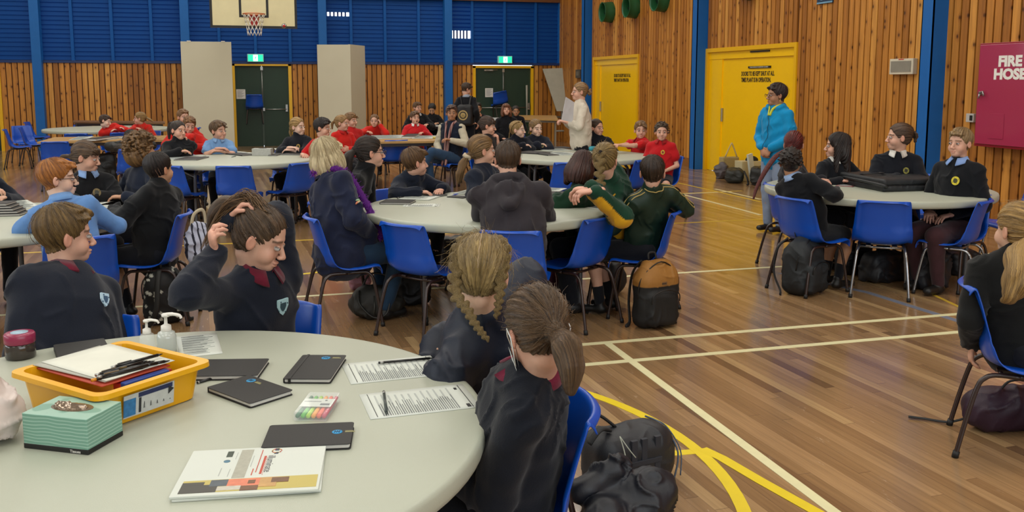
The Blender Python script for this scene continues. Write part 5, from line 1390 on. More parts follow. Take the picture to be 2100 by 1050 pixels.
# ---- foreground table
person('person with brown hair in navy sweatshirt and maroon collar, front left, turned right', (136, 482), 3.36, -42, 22, dict(top=NAVY, type='sweater', collar='5e1528', badge='b8d4e6', badge2='3c5a78', badge_shape='shield', badge_x=0.06, fat=1.42, shw=1.2), H('short', '4d3a22', '7d6238', stray=260, thick=0.015), 'pink', near=True, bottoms='trousers', hands=('lap', 'lap'), hsc=0.98, chair_at=(-0.67, 3.44, -97),
       chair_label='blue plastic chair under the brown-haired person with the maroon collar', pitch=4)
def p2x(c):
    # loose hair gathered up by the hands at the back of the head
    HP = c['HP']; root = c['root']; rs = np.random.RandomState(4); lines = []
    for i in range(150):
        x = rs.uniform(-0.05, 0.05); a = HP((x, -0.02+rs.uniform(-0.06, 0.03), 0.105)); b = HP((x*0.5, -0.10+rs.uniform(-0.02, 0.02), 0.11+rs.uniform(-0.03, 0.03))); d = HP((x*0.8+rs.uniform(-0.02, 0.02), -0.155, 0.03+rs.uniform(-0.05, 0.05))); e = HP((x+rs.uniform(-.02, .02), -0.165, -0.06+rs.uniform(-0.05, 0.03)))
        lines.append([tuple(p) for p in smooth_pts([tuple(a), tuple(b), tuple(d), tuple(e)], 4)])
    strip_hair(hair_mat('35261a', '8a6a48'), 'gathered_strands', root, lines, 0.0016)
person('person with both hands raised tying up brown hair, navy sweatshirt, behind the near table', (535, 488), 3.38, -52, -16, dict(top=NAVY, type='sweater', collar='5e1528', badge='a9cfd6', badge2='2c4a55', badge_shape='shield', badge_x=0.055, badge_r=0.03, fat=1.15, shw=1.08), H('pony', '35261a', '5c4630', tie=(0.0, -0.105, 0.075), tail=[(0, -0.115, 0.085), (0, -0.155, 0.07), (0, -0.175, 0.02), (0.0, -0.17, -0.05)], tr=(0.022, 0.036, 0.034, 0.012), stray=300, thick=0.006, frizz=1.6, tiec='141414'), 'pink', pitch=24, near=True, hsc=1.06,
       hands=(('px', 497, 428, 3.36, (-0.3, 0.35, 0.45), (0, 0.5, -0.8), 1.1, (-1.0, 0.0, 0.5)), ('px', 436, 492, 3.22, (0.25, 0.15, 0.9), (-0.8, 0.4, 0.1), 0.95, (0.7, 0.3, -0.9))), extra=dict(fn=p2x),
       chair_label='blue plastic chair behind the near table, under the person tying up their hair', chair_at=(-0.05, 3.52, -122))
def p3x(c):
    HP = c['HP']
    m = MB(); m.tube([tuple(HP((0.0+0.0015*sin(i*2.1), -0.018-0.118*cos(t)*1.0, 0.028+0.100*sin(t)))) for i, t in enumerate(np.linspace(-0.15, 1.9, 22))], 0.0016, 5)
    m.build('hair_parting', plain('pale_parting', 'a08868', 0.6), c['root'])
person('person with two blonde plaits in a dark navy nylon jacket, right side of near table', (986, 562), 2.74, 120, 72, dict(top='131a2a', type='jacket', nylon=True, fat=1.55, shw=1.42, neck='high'), H('braids', '6d5836', 'a38a58', thick=0.012, pole=(0, 0.5, 0.85), stray=520, frizz=2.6,
       left=[(-0.036, 0.03, 0.102), (-0.060, -0.03, 0.078), (-0.064, -0.076, 0.02), (-0.062, -0.085, -0.06), [955, 630, 2.62], [975, 665, 2.6], [1000, 698, 2.59]], right=[(0.036, 0.03, 0.102), (0.060, -0.03, 0.076), (0.064, -0.072, 0.01), (0.064, -0.082, -0.06), (0.06, -0.07, -0.12)]), 'fair', pitch=14, roll=-4, near=True, hsc=1.03, legs=190, hands=('foldlow', 'foldlow'), extra=dict(fn=p3x), chair_at=(0.74, 2.93, 190),
       chair=True, chair_label='blue plastic chair under the person with two blonde plaits')
def p4x(c):
    HP = c['HP']; m = MB()
    V = [HP((x*0.052, 0.092+0.010*(1-abs(x)**2)-0.05*abs(x)**2.5, z)) for z in (-0.02, -0.05, -0.085, -0.108) for x in np.linspace(-1.15, 1.15, 9)]
    fs = [(r*9+j, r*9+j+1, (r+1)*9+j+1, (r+1)*9+j) for r in range(3) for j in range(8)]; m.add([tuple(v) for v in V], fs, 0, True)
    for sx in (-1, 1): m.tube([tuple(HP(p)) for p in ((sx*0.058, 0.045, -0.03), (sx*0.078, 0.012, 0.0), (sx*0.086, -0.012, 0.018), (sx*0.086, -0.026, -0.008), (sx*0.080, -0.012, -0.04), (sx*0.070, 0.014, -0.08))], 0.0016, 6)
    for sx in (-1, 1): m.add([tuple(HP(p)) for p in ((sx*0.056, 0.072, -0.026), (sx*0.075, 0.018, -0.040), (sx*0.070, 0.012, -0.088), (sx*0.050, 0.068, -0.110))], [(0, 1, 2, 3)], 0, True)
    m.build('face_mask', plain('white_mask_cloth', 'd5d8d4', 0.7), c['root'])
    P3_, up, fw, rt, s_ = c['P3'], c['up'], c['fw'], c['rt'], c['s']
person('person with brown ponytail, white face mask and maroon collar, nearest the viewer', (1100, 678), 2.34, 152, 98, dict(top='10141d', type='sweater', collar='6a1c34', fat=1.30, shw=1.14), H('pony', '3b2a1c', '6b5238', tie=(0.0, -0.112, -0.015), tail=[(0, -0.118, -0.018), (0.0, -0.155, -0.045), (0.0, -0.16, -0.10), (-0.01, -0.15, -0.165)], tr=(0.020, 0.034, 0.032, 0.012), wav=0.002, stray=480, thick=0.012, tiec='2a1a14', frizz=1.3), 'pink', pitch=20, roll=3, near=True, hsc=0.99, legs=165, hands=('lap', 'lap'), extra=dict(fn=p4x), chair_at=(0.62, 2.33, 170),
       chair_label='blue plastic chair nearest the viewer, under the person with the face mask', back=0.03)
person('person with long wavy blonde ponytail in black sweater at the right edge', (2086, 470), 3.9, 50, 92, dict(top='141515', type='sweater', fat=1.15, neck='high', shw=1.1), H('pony', '6e5330', 'b08c50', tie=(0.015, -0.11, 0.0), tail=[(0.015, -0.12, 0.0)], tail_world=[(2097, 520, 3.66), (2092, 560, 3.60), (2078, 600, 3.60), (2062, 618, 3.62)], tr=(0.025, 0.050, 0.052, 0.040, 0.016), wav=0.006, scrunchie=True, tiec='b9a7ab', stray=300, frizz=1.4), 'fair', near=True, legs=-18, hands=('side', 'lap'), hsc=1.03, chair_at=(3.20, 3.14, -38),
       chair_label='blue plastic chair at the right edge, under the person with the wavy ponytail')
# ---- left table
person('person with ginger hair and glasses in a light blue shirt at the left table', (120, 366), 5.40, 105, 8, dict(top='5d86bd', type='shirt', collar='6a93c8', fat=1.1), H('short', '8a4f22', 'b87838', glasses='4a3020', stray=120, thick=0.015), 'pale', near=True, hands=('table', 'table'), hsc=1.02, chair_at=(-1.07, 5.80, 110), chair_label='blue plastic chair under the ginger-haired person in light blue')
person('person with a brown fringe and tied hair leaning on the left table, navy top', (178, 322), 6.85, -70, -14, dict(top='131418', type='sweater', collar='7f9fd0', badge='6a5a34', badge_x=0.02, badge_r=0.028), H('pony', '33241a', '6a513a', tie=(0, -0.10, -0.02), tail=[(0, -0.11, -0.02), (0, -0.16, -0.03), (0, -0.19, -0.06)], tr=(0.018, 0.025, 0.01), fringe=True, stray=80), 'pink', pitch=12, near=True, hands=('cross', 'table'), chair_label='blue plastic chair behind the left table, under the person with the brown fringe')
person('person cut by the left edge, only a navy sleeve and hand on the left table', (-62, 318), 6.75, -55, -20, dict(top=NAVY, type='sweater'), H('short', BR), 'fair', hands=('table', ('px', 12, 392, 6.35, (-0.6, 0.7, 0), (0, 0, -1), 0.5, (-1, 0, 0))), chair_label='blue plastic chair under the person cut by the left edge')
person('person with curly light brown hair in navy, back turned, beyond the left table', (292, 306), 7.0, 215, 38, dict(top=NAVY2, type='sweater', fat=1.2, shw=1.1), H('curly', '4f361e', '8a6840', thick=0.012, stray=700, frizz=7.0), 'olive', near=True, legs=200, hands=('table', 'table'), chair_label='blue plastic chair under the curly-haired person in navy')
person('person with cropped dark hair in a black fleece on the chair by the striped bag', (327, 346), 6.20, 150, 44, dict(top='0e1013', type='jacket', neck='high', fat=1.2, shw=1.12), H('crop', '171210', '2b2220', thick=0.007), 'olive', near=True, legs=168, hands=('table', 'table'), bottoms='shorts', chair_at=(-0.72, 6.55, 172), chair_label='blue plastic chair with the striped tote on it, under the crop-haired person')
person('person with long dark hair in black beside the left wooden table, back turned', (268, 283), 12.6, 100, 95, dict(top='101010', type='jacket', nylon=True), H('long', '0c0a0a', '1c1614'), 'fair', hands=('table', 'table'), chair_label='blue plastic chair under the long dark haired person by the wooden table')
# ---- table four
person('person with dark high ponytail resting cheek on hand, navy jacket with gold badge', (366, 268), 10.9, -82, -45, dict(top=BLACKN, type='jacket', neck='high', badge='a08a50', badge_x=0.08), H('pony', '1d1410', '3a2a20', tie=(0, -0.085, 0.085), tail=[(0, -0.09, 0.085), (0, -0.14, 0.08), (0.0, -0.16, 0.0), (0, -0.15, -0.10)], tr=(0.015, 0.025, 0.025, 0.012)), 'pink', near=True, hands=('cheek', 'cross'), roll=8, chair_label='blue plastic chair under the person with the dark high ponytail')
person('person in red resting on folded arms, squeezed behind the dark high ponytail', (388, 257), 12.1, -75, -75, dict(top='bb2018', type='sweater', fat=1.1), H('short', '6b4826', '8a6038'), 'pink', pitch=12, roll=10, near=True, hands=('cross', 'cheek'), chair_label='blue plastic chair under the red-sleeved person behind the high ponytail')
person('person of whom only light brown hair shows above the red-sleeved one', (376, 240), 13.6, -75, -60, dict(top='bb2018', type='sweater'), H('short', '6b4826', '8a6440'), 'pink', chair_label='blue plastic chair hidden behind the red-sleeved person')
person('person with brown hair in a pale blue short-sleeved shirt, arms folded on the table', (448, 268), 11.35, -88, -42, dict(top='6d93c0', type='shirt', collar='7ba0cc', sleeve=0.32), H('short', '4a3420', '6a4e30', thick=0.016), 'pink', near=True, hands=('cross', 'cross'), hsc=1.08, chair_label='blue plastic chair under the person in the pale blue short-sleeved shirt')
person('person with tied blonde hair in navy jacket, arms folded, right of the grey box', (611, 260), 11.5, -120, -42, dict(top='12151d', type='jacket', neck='high', sleeve=0.72, badge='b09040', badge_x=0.08), H('pony', '7a5c34', 'b89458', tie=(0, -0.10, -0.02), tail=[(0, -0.11, -0.02), (0, -0.12, -0.08), (0, -0.10, -0.14)], tr=(0.012, 0.02, 0.01)), 'pale', near=True, hands=('cross', 'cross'), chair_label='blue plastic chair under the person with tied blonde hair')
person('person with very dark hair in red polo, half hidden by the blonde bob', (662, 262), 10.9, -130, -26, dict(top=REDP, type='polo', collar='a01418', sleeve=0.3), H('short', '150f0d', '2a1e1a', thick=0.017), 'pink', near=True, pitch=6, hands=('table', 'table'), chair_label='blue plastic chair under the very dark haired person in red polo')
person('person in red with open mouth and ponytail, beside the tall cream partition', (702, 253), 13.0, -60, -28, dict(top='c0201a', type='polo', collar='a81818', sleeve=1.0), H('pony', '7a5630', 'a5804a', tie=(0, -0.10, 0.03), tail=[(0, -0.11, 0.03), (0, -0.15, 0.0), (0, -0.15, -0.08)], tr=(0.015, 0.022, 0.01)), 'pink', mouth=0.8, near=True, roll=6, hands=('foldlow', 'lap'), chair_label='blue plastic chair under the laughing person in red')
person('person with light brown fringe directly behind the laughing one in red', (720, 247), 13.7, -70, -40, dict(top='b01c1c', type='polo', sleeve=1.0), H('fringe', '6e4c2a', '8f6a40'), 'pink', mouth=0.5, hands=('lap', 'lap'), chair_label='blue plastic chair behind the laughing person in red')
# ---- back row
person('person in red leaning far over the wooden table, face turned right', (216, 249), 16.3, -70, -12, dict(top='c0211a', type='sweater'), H('short', '2c1c12', '4a3220'), 'pale', pitch=10, roll=14, ldir=-40, near=True, hands=('cross', 'cross'), chair_label='blue plastic chair behind the wooden table, under the person leaning in red')
person('person in red with fair ponytail facing left across the wooden table', (286, 243), 16.3, -115, 178, dict(top='c0211a', type='sweater'), H('pony', '74552f', 'a88650', tie=(0, -0.10, 0.02), tail=[(0, -0.11, 0.02), (0, -0.17, -0.02), (0, -0.22, -0.06)], tr=(0.018, 0.028, 0.012)), 'pink', near=True, hands=('front', 'cross'), chair_label='blue plastic chair behind the wooden table, under the ponytailed person in red')
person('person in red sweater with one hand raised to the temple, before the pine wall', (768, 248), 15.9, -102, -104, dict(top='c2241c', type='sweater'), H('pony', '5c3c20', '7d5830', tie=(0, -0.1, 0.04), thick=0.009), 'pink', near=True, hands=('temple', 'table'), chair_label='blue plastic chair under the person in red with a hand at the temple')
person('person in red jumper and white collar with mouth wide open', (851, 242), 15.6, -92, -78, dict(top='b81e24', type='sweater', collar='d8d4d0', fat=1.1), H('short', '4a2f1c', '6a4a2c', thick=0.016), 'pink', mouth=1.0, pitch=-6, near=True, hands=('table', 'front'), chair_label='blue plastic chair under the person with mouth wide open')
person('person in black blazer and white shirt behind the open-mouthed one', (856, 221), 18.6, -80, -62, dict(top=BLACKN, type='jacket', collar='c8ccd4', shw=1.1), H('short', '4a3018', '6a4a2a'), 'pink', near=True, hands=('table', 'table'), chair_label='blue plastic chair under the person in black blazer')
person('person with short black hair in black looking down and writing by the blue post', (886, 224), 19.2, -100, -108, dict(top='0f1014', type='sweater', fat=1.1), H('crop', '0e0b0a', '1e1816', thick=0.012), 'olive', pitch=26, near=True, hands=('table', 'table'), chair_label='blue plastic chair under the person writing by the blue post')
def legs24(lg, s, LT):
    (h0, k0, a0, s0), (h1, k1, a1, s1) = lg
    k0 = LT@np.array([-0.04, 0.42*s, 0.60]); a0 = LT@np.array([0.12, 0.50*s, 0.24])      # left leg crossed over the right
    return [(h0, k0, a0, s0), (h1, LT@np.array([0.06, 0.41*s, 0.50]), LT@np.array([0.04, 0.36*s, 0.09]), s1)]
def fn24(c):
    P3_, up, fw, rt, s_ = c['P3'], c['up'], c['fw'], c['rt'], c['s']; m = MB()
    for sx in (-1, 1):
        q = smooth_pts([tuple(P3_-fw*0.06+up*0.03), tuple(P3_+rt*sx*0.07+up*0.025), tuple(P3_+fw*0.09+rt*sx*0.05-up*0.02), tuple(P3_+fw*0.15+rt*sx*0.03-up*0.2), tuple(P3_+fw*0.19+rt*sx*0.02-up*0.42), tuple(P3_+fw*0.25+rt*sx*0.03-up*0.62)], 5)
        m.tube(q, 0.030, 8, flat=(1, 0.5))
    t = NT('striped_knit_scarf'); v = t.coord(scale=(1, 1, 1)); w = t.n('ShaderNodeTexWave', i_Scale=14.0, i_Distortion=1.5); t.l(v, w.inputs[0]); t.base(t.mix(w.outputs['Fac'], lin('6a3438'), lin('b09088'))); t.rough(0.9)
    m.build('scarf', t.m, c['root'])
person('person in navy vest, cream sleeves and striped scarf, sitting legs crossed in jeans', (926, 232), 13.7, -128, -98, dict(top='161d2c', type='vest', slv2='b5ad98', bottom='2c4562', shoe='c9c4b4', fat=1.1), H('short', '3a2620', '5c4034', thick=0.018), 'tan', adult=True, near=True, bottoms='jeans', pitch=-4, hands=('front', 'lap'), extra=dict(legs=legs24, fn=fn24), legs=-150, hsc=1.06, chair_rot=-150, chair_label='blue plastic chair under the person in vest and striped scarf', lip=0.6)
def fn25(c):
    P1_, P2_, P3_, up, fw, rt, s_ = c['P1'], c['P2'], c['P3'], c['up'], c['fw'], c['rt'], c['s']
    ct = P1_-fw*0.17-up*0.02+rt*0.02; F = Field(ct-0.32, ct+0.32, 0.012); F.rbox(ct, (0.15, 0.075, 0.20), 0.06, 0.02, np.stack([rt, fw, up], 1).T); V, Q = F.mesh(); V = wrinkle(V, Q, 0.008, 9)
    m = MB(); m.add([tuple(v) for v in V], [tuple(q) for q in Q], 0, True)
    for sx in (-1, 1): m.tube(smooth_pts([tuple(ct+up*0.17+rt*sx*0.07+fw*0.04), tuple(P3_+rt*sx*0.10-fw*0.06), tuple(P3_+rt*sx*0.11+fw*0.03+up*0.01), tuple(P2_+rt*sx*0.12+fw*0.13)], 5), 0.018, 8, flat=(1, 0.4))
    bag = m.build('backpack_worn', plain('black_nylon_bag', '17171a', 0.6), None); bag.location = c['root'].location; bag.rotation_euler = c['root'].rotation_euler
    tag(bag, 'black backpack with round gold crest worn by the standing person at the back', 'backpack')
    cc = ct-fw*0.082+up*0.0-rt*0.02; n = 28
    b = MB()
    def ring(r0, r1, off, mi):
        a_ = [tuple(cc-fw*off+(rt*cos(2*pi*i/n)+up*sin(2*pi*i/n))*r0) for i in range(n)]; b_ = [tuple(cc-fw*off+(rt*cos(2*pi*i/n)+up*sin(2*pi*i/n))*r1) for i in range(n)]
        b.loft([a_, b_], cap=False, mi=mi)
    ring(0.095, 0.07, 0.004, 0); ring(0.05, 0.012, 0.004, 0)
    for i in range(3): b.tube([tuple(cc-fw*0.006+rt*(-0.03+0.03*i)-up*0.04), tuple(cc-fw*0.006+rt*(-0.03+0.03*i)+up*0.04)], 0.006, 6, mi=0)
    ring(0.098, 0.004, 0.001, 1)
    b.build('gold_crest', [plain('gold_crest_thread', 'a8905a', 0.6), plain('black_nylon_bag2', '17171a', 0.6)], bag)
person('person standing at the back with grey collar, wearing a black backpack', (957, 183), 17.4, 62, 8, dict(top='121318', type='sweater', collar='8e98a8'), H('short', '2c1e15', '4a3626', thick=0.014), 'pink', pose='stand', near=True, pitch=22, hands=('side', 'side'), s=0.95, extra=dict(fn=fn25))
person('person with dark hair and glasses, hand at the mouth, right of the standing backpack', (980, 222), 19.2, -90, -95, dict(top='101116', type='sweater'), H('short', '120e0c', '241c18'), 'tan', hands=('mouth', 'table'), chair_label='blue plastic chair under the person with hand at the mouth at the back')
person('person with wavy auburn hair looking up, black top with small badge, before the green doors', (1038, 225), 16.9, -95, -98, dict(top='0f1015', type='sweater', badge='7c8494', badge_r=0.018), H('bob', '4e2a18', '7a4828', thick=0.016), 'pink', near=True, pitch=-12, hands=('side', 'lap'), chair_label='blue plastic chair under the person with wavy auburn hair')
person('person with short dark hair peering out behind the wavy auburn hair', (1058, 228), 19.5, -100, -102, dict(top='101118', type='sweater'), H('crop', '1a1210', '2a201a'), 'tan', hands=('lap', 'lap'), chair_label='blue plastic chair under the short dark haired one at the green doors')
# ---- table six
person('person with dark fringe biting a fingernail, dark polo, bare forearm raised', (1001, 258), 11.3, -45, -18, dict(top='1c1618', type='polo', sleeve=0.4), H('pony', '261a14', '4c3628', tie=(0, -0.10, 0.02), fringe=True, thick=0.015), 'pink', near=True, hands=('mouth', 'lap'), pitch=8, chair_label='blue plastic chair under the person biting a fingernail')
person('person with tight blonde braids in navy jacket leaning forward, arms folded', (1062, 266), 11.9, -80, -34, dict(top='12151f', type='jacket', neck='high'), H('braids', '8a6c44', 'b8965c', thick=0.008, left=[(-0.04, 0.03, 0.105), (-0.075, -0.04, 0.06), (-0.07, -0.085, -0.03), (-0.06, -0.10, -0.12), (-0.07, -0.09, -0.2)], right=[(0.04, 0.03, 0.105), (0.075, -0.04, 0.06), (0.07, -0.085, -0.03), (0.06, -0.10, -0.12)], tr=(0.010, 0.012, 0.010, 0.008)), 'pale', near=True, hands=('cross', 'cross'), chair_label='blue plastic chair under the person with tight blonde braids')
person('person with dark blonde hair and loose side strands, navy jacket, right of the tight braids', (1099, 263), 12.1, -95, -72, dict(top='141824', type='jacket', badge='8a7a50', badge_r=0.02), H('pony', '5e4628', '8c6c40', tie=(0, -0.10, 0.0), tail=[(0, -0.11, 0.0), (0.03, -0.11, -0.08)], tr=(0.015, 0.012), thick=0.012, stray=60), 'pale', near=True, pitch=4, hands=('cross', 'cross'), chair_label='blue plastic chair under the person with loose side strands')
person('person with smooth dark hair tied back, navy jacket, hands clasped over the pencil cases', (1224, 262), 12.1, -112, -62, dict(top='10131a', type='jacket', neck='high', badge='9a8a3c', badge_r=0.022), H('bun', '2a1c12', '4a3624', tie=(0, -0.125, 0.0), thick=0.008), 'pink', near=True, hands=('table', 'table'), chair_label='blue plastic chair under the person with hands clasped over the pencil cases')
person('person in red polo reaching both bare arms across the table', (1314, 267), 11.6, -165, -108, dict(top=REDP, type='polo', collar='9a1214'), H('short', '5e4024', '866238'), 'pink', near=True, hands=(('px', 1240, 298, 11.2, (-0.3, 1, 0.1), (0, 0, -1), 0.6, (-1, 0, -0.3)), ('px', 1262, 297, 11.35, (0.2, 1, 0.1), (0, 0, -1), 0.6, (1, 0, -0.3))), chair_label='blue plastic chair under the person reaching across the table in red')
def leg34(lg, s, LT): return lg
person('person in red polo and dark shorts turned out from the table, bare knees showing', (1357, 270), 10.9, -128, -112, dict(top='ae161c', type='polo', collar='981214', badge='c8b02c', badge2='7a2018', badge_x=0.07, bottom='14161e', fat=1.12), H('curls', '2e2014', '4e3a26', thick=0.006), 'pink', near=True, bottoms='shorts', hands=('lap', 'lap'), legs=-118, chair_rot=-168, chair_label='blue plastic chair turned sideways under the person in red polo and shorts')
# ---- middle table
def fn35(c):
    P3_, up, fw, rt, s_ = c['P3'], c['up'], c['fw'], c['rt'], c['s']; rs = np.random.RandomState(2)
    lines = []
    for sx in (-1, 1):
        q = [Vector(p) for p in smooth_pts([tuple(P3_-fw*0.09+up*0.06), tuple(P3_+rt*sx*0.09+up*0.05), tuple(P3_+fw*0.12+rt*sx*0.07-up*0.02), tuple(P3_+fw*0.20+rt*sx*0.07-up*0.20), tuple(P3_+fw*0.24+rt*sx*0.09-up*0.36), tuple(P3_+fw*0.26+rt*sx*0.10-up*0.46)], 10)]
        for p in q:
            for _ in range(42):
                d = nrm(rs.randn(3)); L = rs.uniform(0.022, 0.045); lines.append([np.array(p)+d*0.006, np.array(p)+d*L*0.6+rs.randn(3)*0.004, np.array(p)+d*L+rs.randn(3)*0.008])
        MB().tube(q, 0.024, 10).build('scarf_core', plain('purple_scarf_core', '521470', 0.9), c['root'])
    V = []; Q = []
    for P in lines:
        P = np.array(P); b = len(V); a = nrm(np.cross(P[2]-P[0], [0.2, 0.5, 0.8]))*0.0016
        V += [P[0]+a, P[0]-a, P[1]+a, P[1]-a, P[2]+a*0.4, P[2]-a*0.4]; Q += [(b, b+1, b+3, b+2), (b+2, b+3, b+5, b+4)]
    me = to_mesh('scarf', np.array(V), np.array(Q), plain('purple_fluffy_yarn', '7a1ea0', 0.85, var=0.3, nscale=40)); link('scarf', me, c['root'])
    a = c['arms'][1]; p = a[0]*0.25+a[1]*0.75
    d = ((c['topV']-(p+rt*0.2))**2).sum(1); i = d.argmin(); q = c['topV'][i]; n_ = c['topN'][i]; m = MB()
    for k, (cl, dx, dz, an) in enumerate((('c9b48a', 0, 0, 0.6), ('c87a5a', 0.012, 0.006, 0.9), ('8fb08a', 0.006, -0.012, 0.2))): 
        e1 = nrm(np.cross(n_, [0, 0, 1])); e2 = np.cross(n_, e1); m.ell((0, 0, 0), (0.014, 0.004, 0.006), 8, 6, k, frame_M(tuple(q+n_*0.003+e1*dx+e2*dz), tuple(e1*cos(an)+e2*sin(an)), tuple(n_), tuple(np.cross(e1*cos(an)+e2*sin(an), n_))))
    m.build('sleeve_motif', [plain('thread_cream', 'c9b48a', 0.7), plain('thread_coral', 'c87a5a', 0.7), plain('thread_green', '8fb08a', 0.7)], c['root'])
person('person with blonde bob, navy fleece coat and fluffy purple scarf', (672, 318), 6.15, 22, 38, dict(top='1a2036', type='coat', bottom='22384e', collar='1c223a', fat=1.15, shw=1.12), H('bob', 'a38c60', 'e4d4ac', thick=0.014, stray=260), 'pink', adult=True, near=True, bottoms='jeans', hands=('lap', 'lap'), extra=dict(fn=fn35), chair_at=(0.53, 6.12, 8), chair_label='blue plastic chair under the person with the blonde bob and purple scarf', hsc=1.06)
person('person with dark ponytail and glasses in black fleece, arms folded, middle table', (760, 312), 6.75, -20, 6, dict(top='0f1013', type='sweater', neck='high', shw=1.06), H('pony', '1b120d', '33241a', tie=(0, -0.108, 0.015), tail=[(0, -0.115, 0.015), (0, -0.16, -0.03), (0, -0.17, -0.12), (0, -0.15, -0.21)], tr=(0.020, 0.036, 0.036, 0.012), glasses='2a1a1a', thick=0.010, stray=160), 'pink', adult=True, near=True, hands=('foldlow', 'foldlow'), chair_label='blue plastic chair under the person with dark ponytail and glasses')
person('person with tousled brown hair in navy hoodie at the middle table', (852, 333), 7.25, -60, 12, dict(top='151b29', type='hoodie', hood=True), H('short', '4a321e', '6e5030', thick=0.017, stray=120), 'pink', near=True, hands=('table', 'table'), chair_label='blue plastic chair under the person in navy hoodie')
person('person with low ponytail held by a spotted scrunchie, navy jacket', (990, 308), 7.1, -40, 2, dict(top='171d2b', type='hoodie'), H('pony', '5a4026', '8e6c40', tie=(0, -0.112, -0.045), tail=[(0, -0.12, -0.045), (0, -0.155, -0.10), (0, -0.175, -0.17), (0, -0.19, -0.24)], tr=(0.018, 0.030, 0.030, 0.014), scrunchie=True, tiec='b8a890', wav=0.003, thick=0.012, stray=160), 'pink', near=True, hands=('table', 'table'), hsc=1.05, chair_label='blue plastic chair under the person with the spotted scrunchie')
person('person with short brown hair in charcoal hooded jacket, back to the viewer', (1041, 327), 5.72, 74, 80, dict(top='302c30', type='hoodie', hood=True, fat=1.28, shw=1.28), H('crop', '3a2a1e', '54402e', thick=0.011, stray=120), 'pink', adult=True, near=True, hands=('cross', 'cross'), bottoms='jeans', chair_label='blue plastic chair under the person in the charcoal hooded jacket', hsc=1.02, pitch=8, chair_at=(1.51, 5.36, 67))
person('person with reddish dark hair in green fleece slumped over the middle table', (1192, 344), 6.55, 150, 60, dict(top='12301f', type='hoodie', shw=1.1), H('bob', '2c1512', '4a2820', thick=0.013, stray=120), 'pink', near=True, pitch=30, roll=-14, legs=175, hands=('cross', 'table'), chair_label='blue plastic chair under the person slumped in green fleece')
def t41(V, c):
    d = V-c['P1']; sd = np.abs(d@c['rt']); f_ = d@c['fw']; u_ = d@c['up']
    m = (sd > 0.095)&(u_ < 0.27)&(np.abs(f_) < 0.085)
    for (a, e, w, d_, n_, c_, sx) in c['arms']:
        ab = w-e; t = np.clip(((V-e)@ab)/(ab@ab), 0, 1); q = V-(e+t[:, None]*ab); m |= (t > 0.0)&(t < 0.9)&(q[:, 2] < -0.012)&(np.linalg.norm(q, axis=1) < 0.075)
        ab = e-a; t = np.clip(((V-a)@ab)/(ab@ab), 0, 1); q = V-(a+t[:, None]*ab); m |= (t > 0.45)&(q[:, 2] < -0.010)&(np.linalg.norm(q, axis=1) < 0.08)
    return m
person('person with thick fair plait in green and yellow jacket at the middle table', (1242, 328), 6.08, 158, 52, dict(top='123626', type='jacket', neck='high', paint=wedge_paint(t41, 'c8961c')), H('plait', '5e4828', 'a58a55', tie=(0, -0.10, 0.05), tail=[(0, -0.108, 0.06), (0.0, -0.125, 0.0), (0.0, -0.135, -0.07), (0.02, -0.15, -0.15), (0.035, -0.15, -0.22)], tr=(0.026, 0.032, 0.030, 0.024, 0.012), thick=0.012, stray=240, frizz=1.4), 'pink', near=True, legs=172, hands=(('px', 1196, 394, 5.72, (-0.2, 1.0, -0.1), (0, 0, -1), 0.8, (-0.9, -0.5, -0.4)), ('px', 1190, 388, 5.86, (0.3, 1.0, -0.1), (0, 0, -1), 0.8, (0.9, -0.2, -0.4))), chair_at=(2.46, 6.02, 158), chair_label='blue plastic chair under the person with the thick fair plait')
def fn42(c):
    P1_, P2_, P3_, up, fw, rt, s_ = c['P1'], c['P2'], c['P3'], c['up'], c['fw'], c['rt'], c['s']
    for sx, (a, e, w, d_, n_, c_, s1) in zip((-1, 1), c['arms']):
        for o in (-0.018, 0.018):
            stripe(c, [P3_+rt*sx*0.07+fw*o+up*0.03, a+up*0.09+fw*o+rt*sx*0.01, a*0.5+e*0.5+rt*sx*0.05+up*0.05+fw*o-fw*0.02, e+rt*sx*0.05-fw*0.03+up*0.02+fw*o, e*0.4+w*0.6+rt*sx*0.05+up*0.03+fw*o], 'b09a5a', 0.0035, 'piping')
    stripe(c, [P3_+rt*0.075+up*0.05, P3_+rt*0.05-fw*0.06+up*0.05, P3_-fw*0.08+up*0.05, P3_-rt*0.05-fw*0.06+up*0.05, P3_-rt*0.075+up*0.05], 'b09a5a', 0.0035, 'collar_piping')
    stripe(c, [P1_+rt*0.2-up*0.02, P1_+rt*0.2+fw*0.03-up*0.05, P1_+rt*0.2+fw*0.06-up*0.09], 'c8881c', 0.008, 'pocket_piping')
person('person with short dark brown hair in dark green jacket with gold piping', (1338, 354), 6.1, 100, 66, dict(top='10291c', type='jacket', neck='high', nylon=True, fat=1.02, shw=0.98), H('crop', '261a13', '3e2e22', thick=0.012, stray=140), 'pink', near=True, legs=150, chair_at=(2.56, 5.80, 150), hands=('table', 'table'), extra=dict(fn=fn42), hsc=1.03, bottoms='shorts', chair_label='blue plastic chair beside the tan and black backpack, under the green jacket wearer')
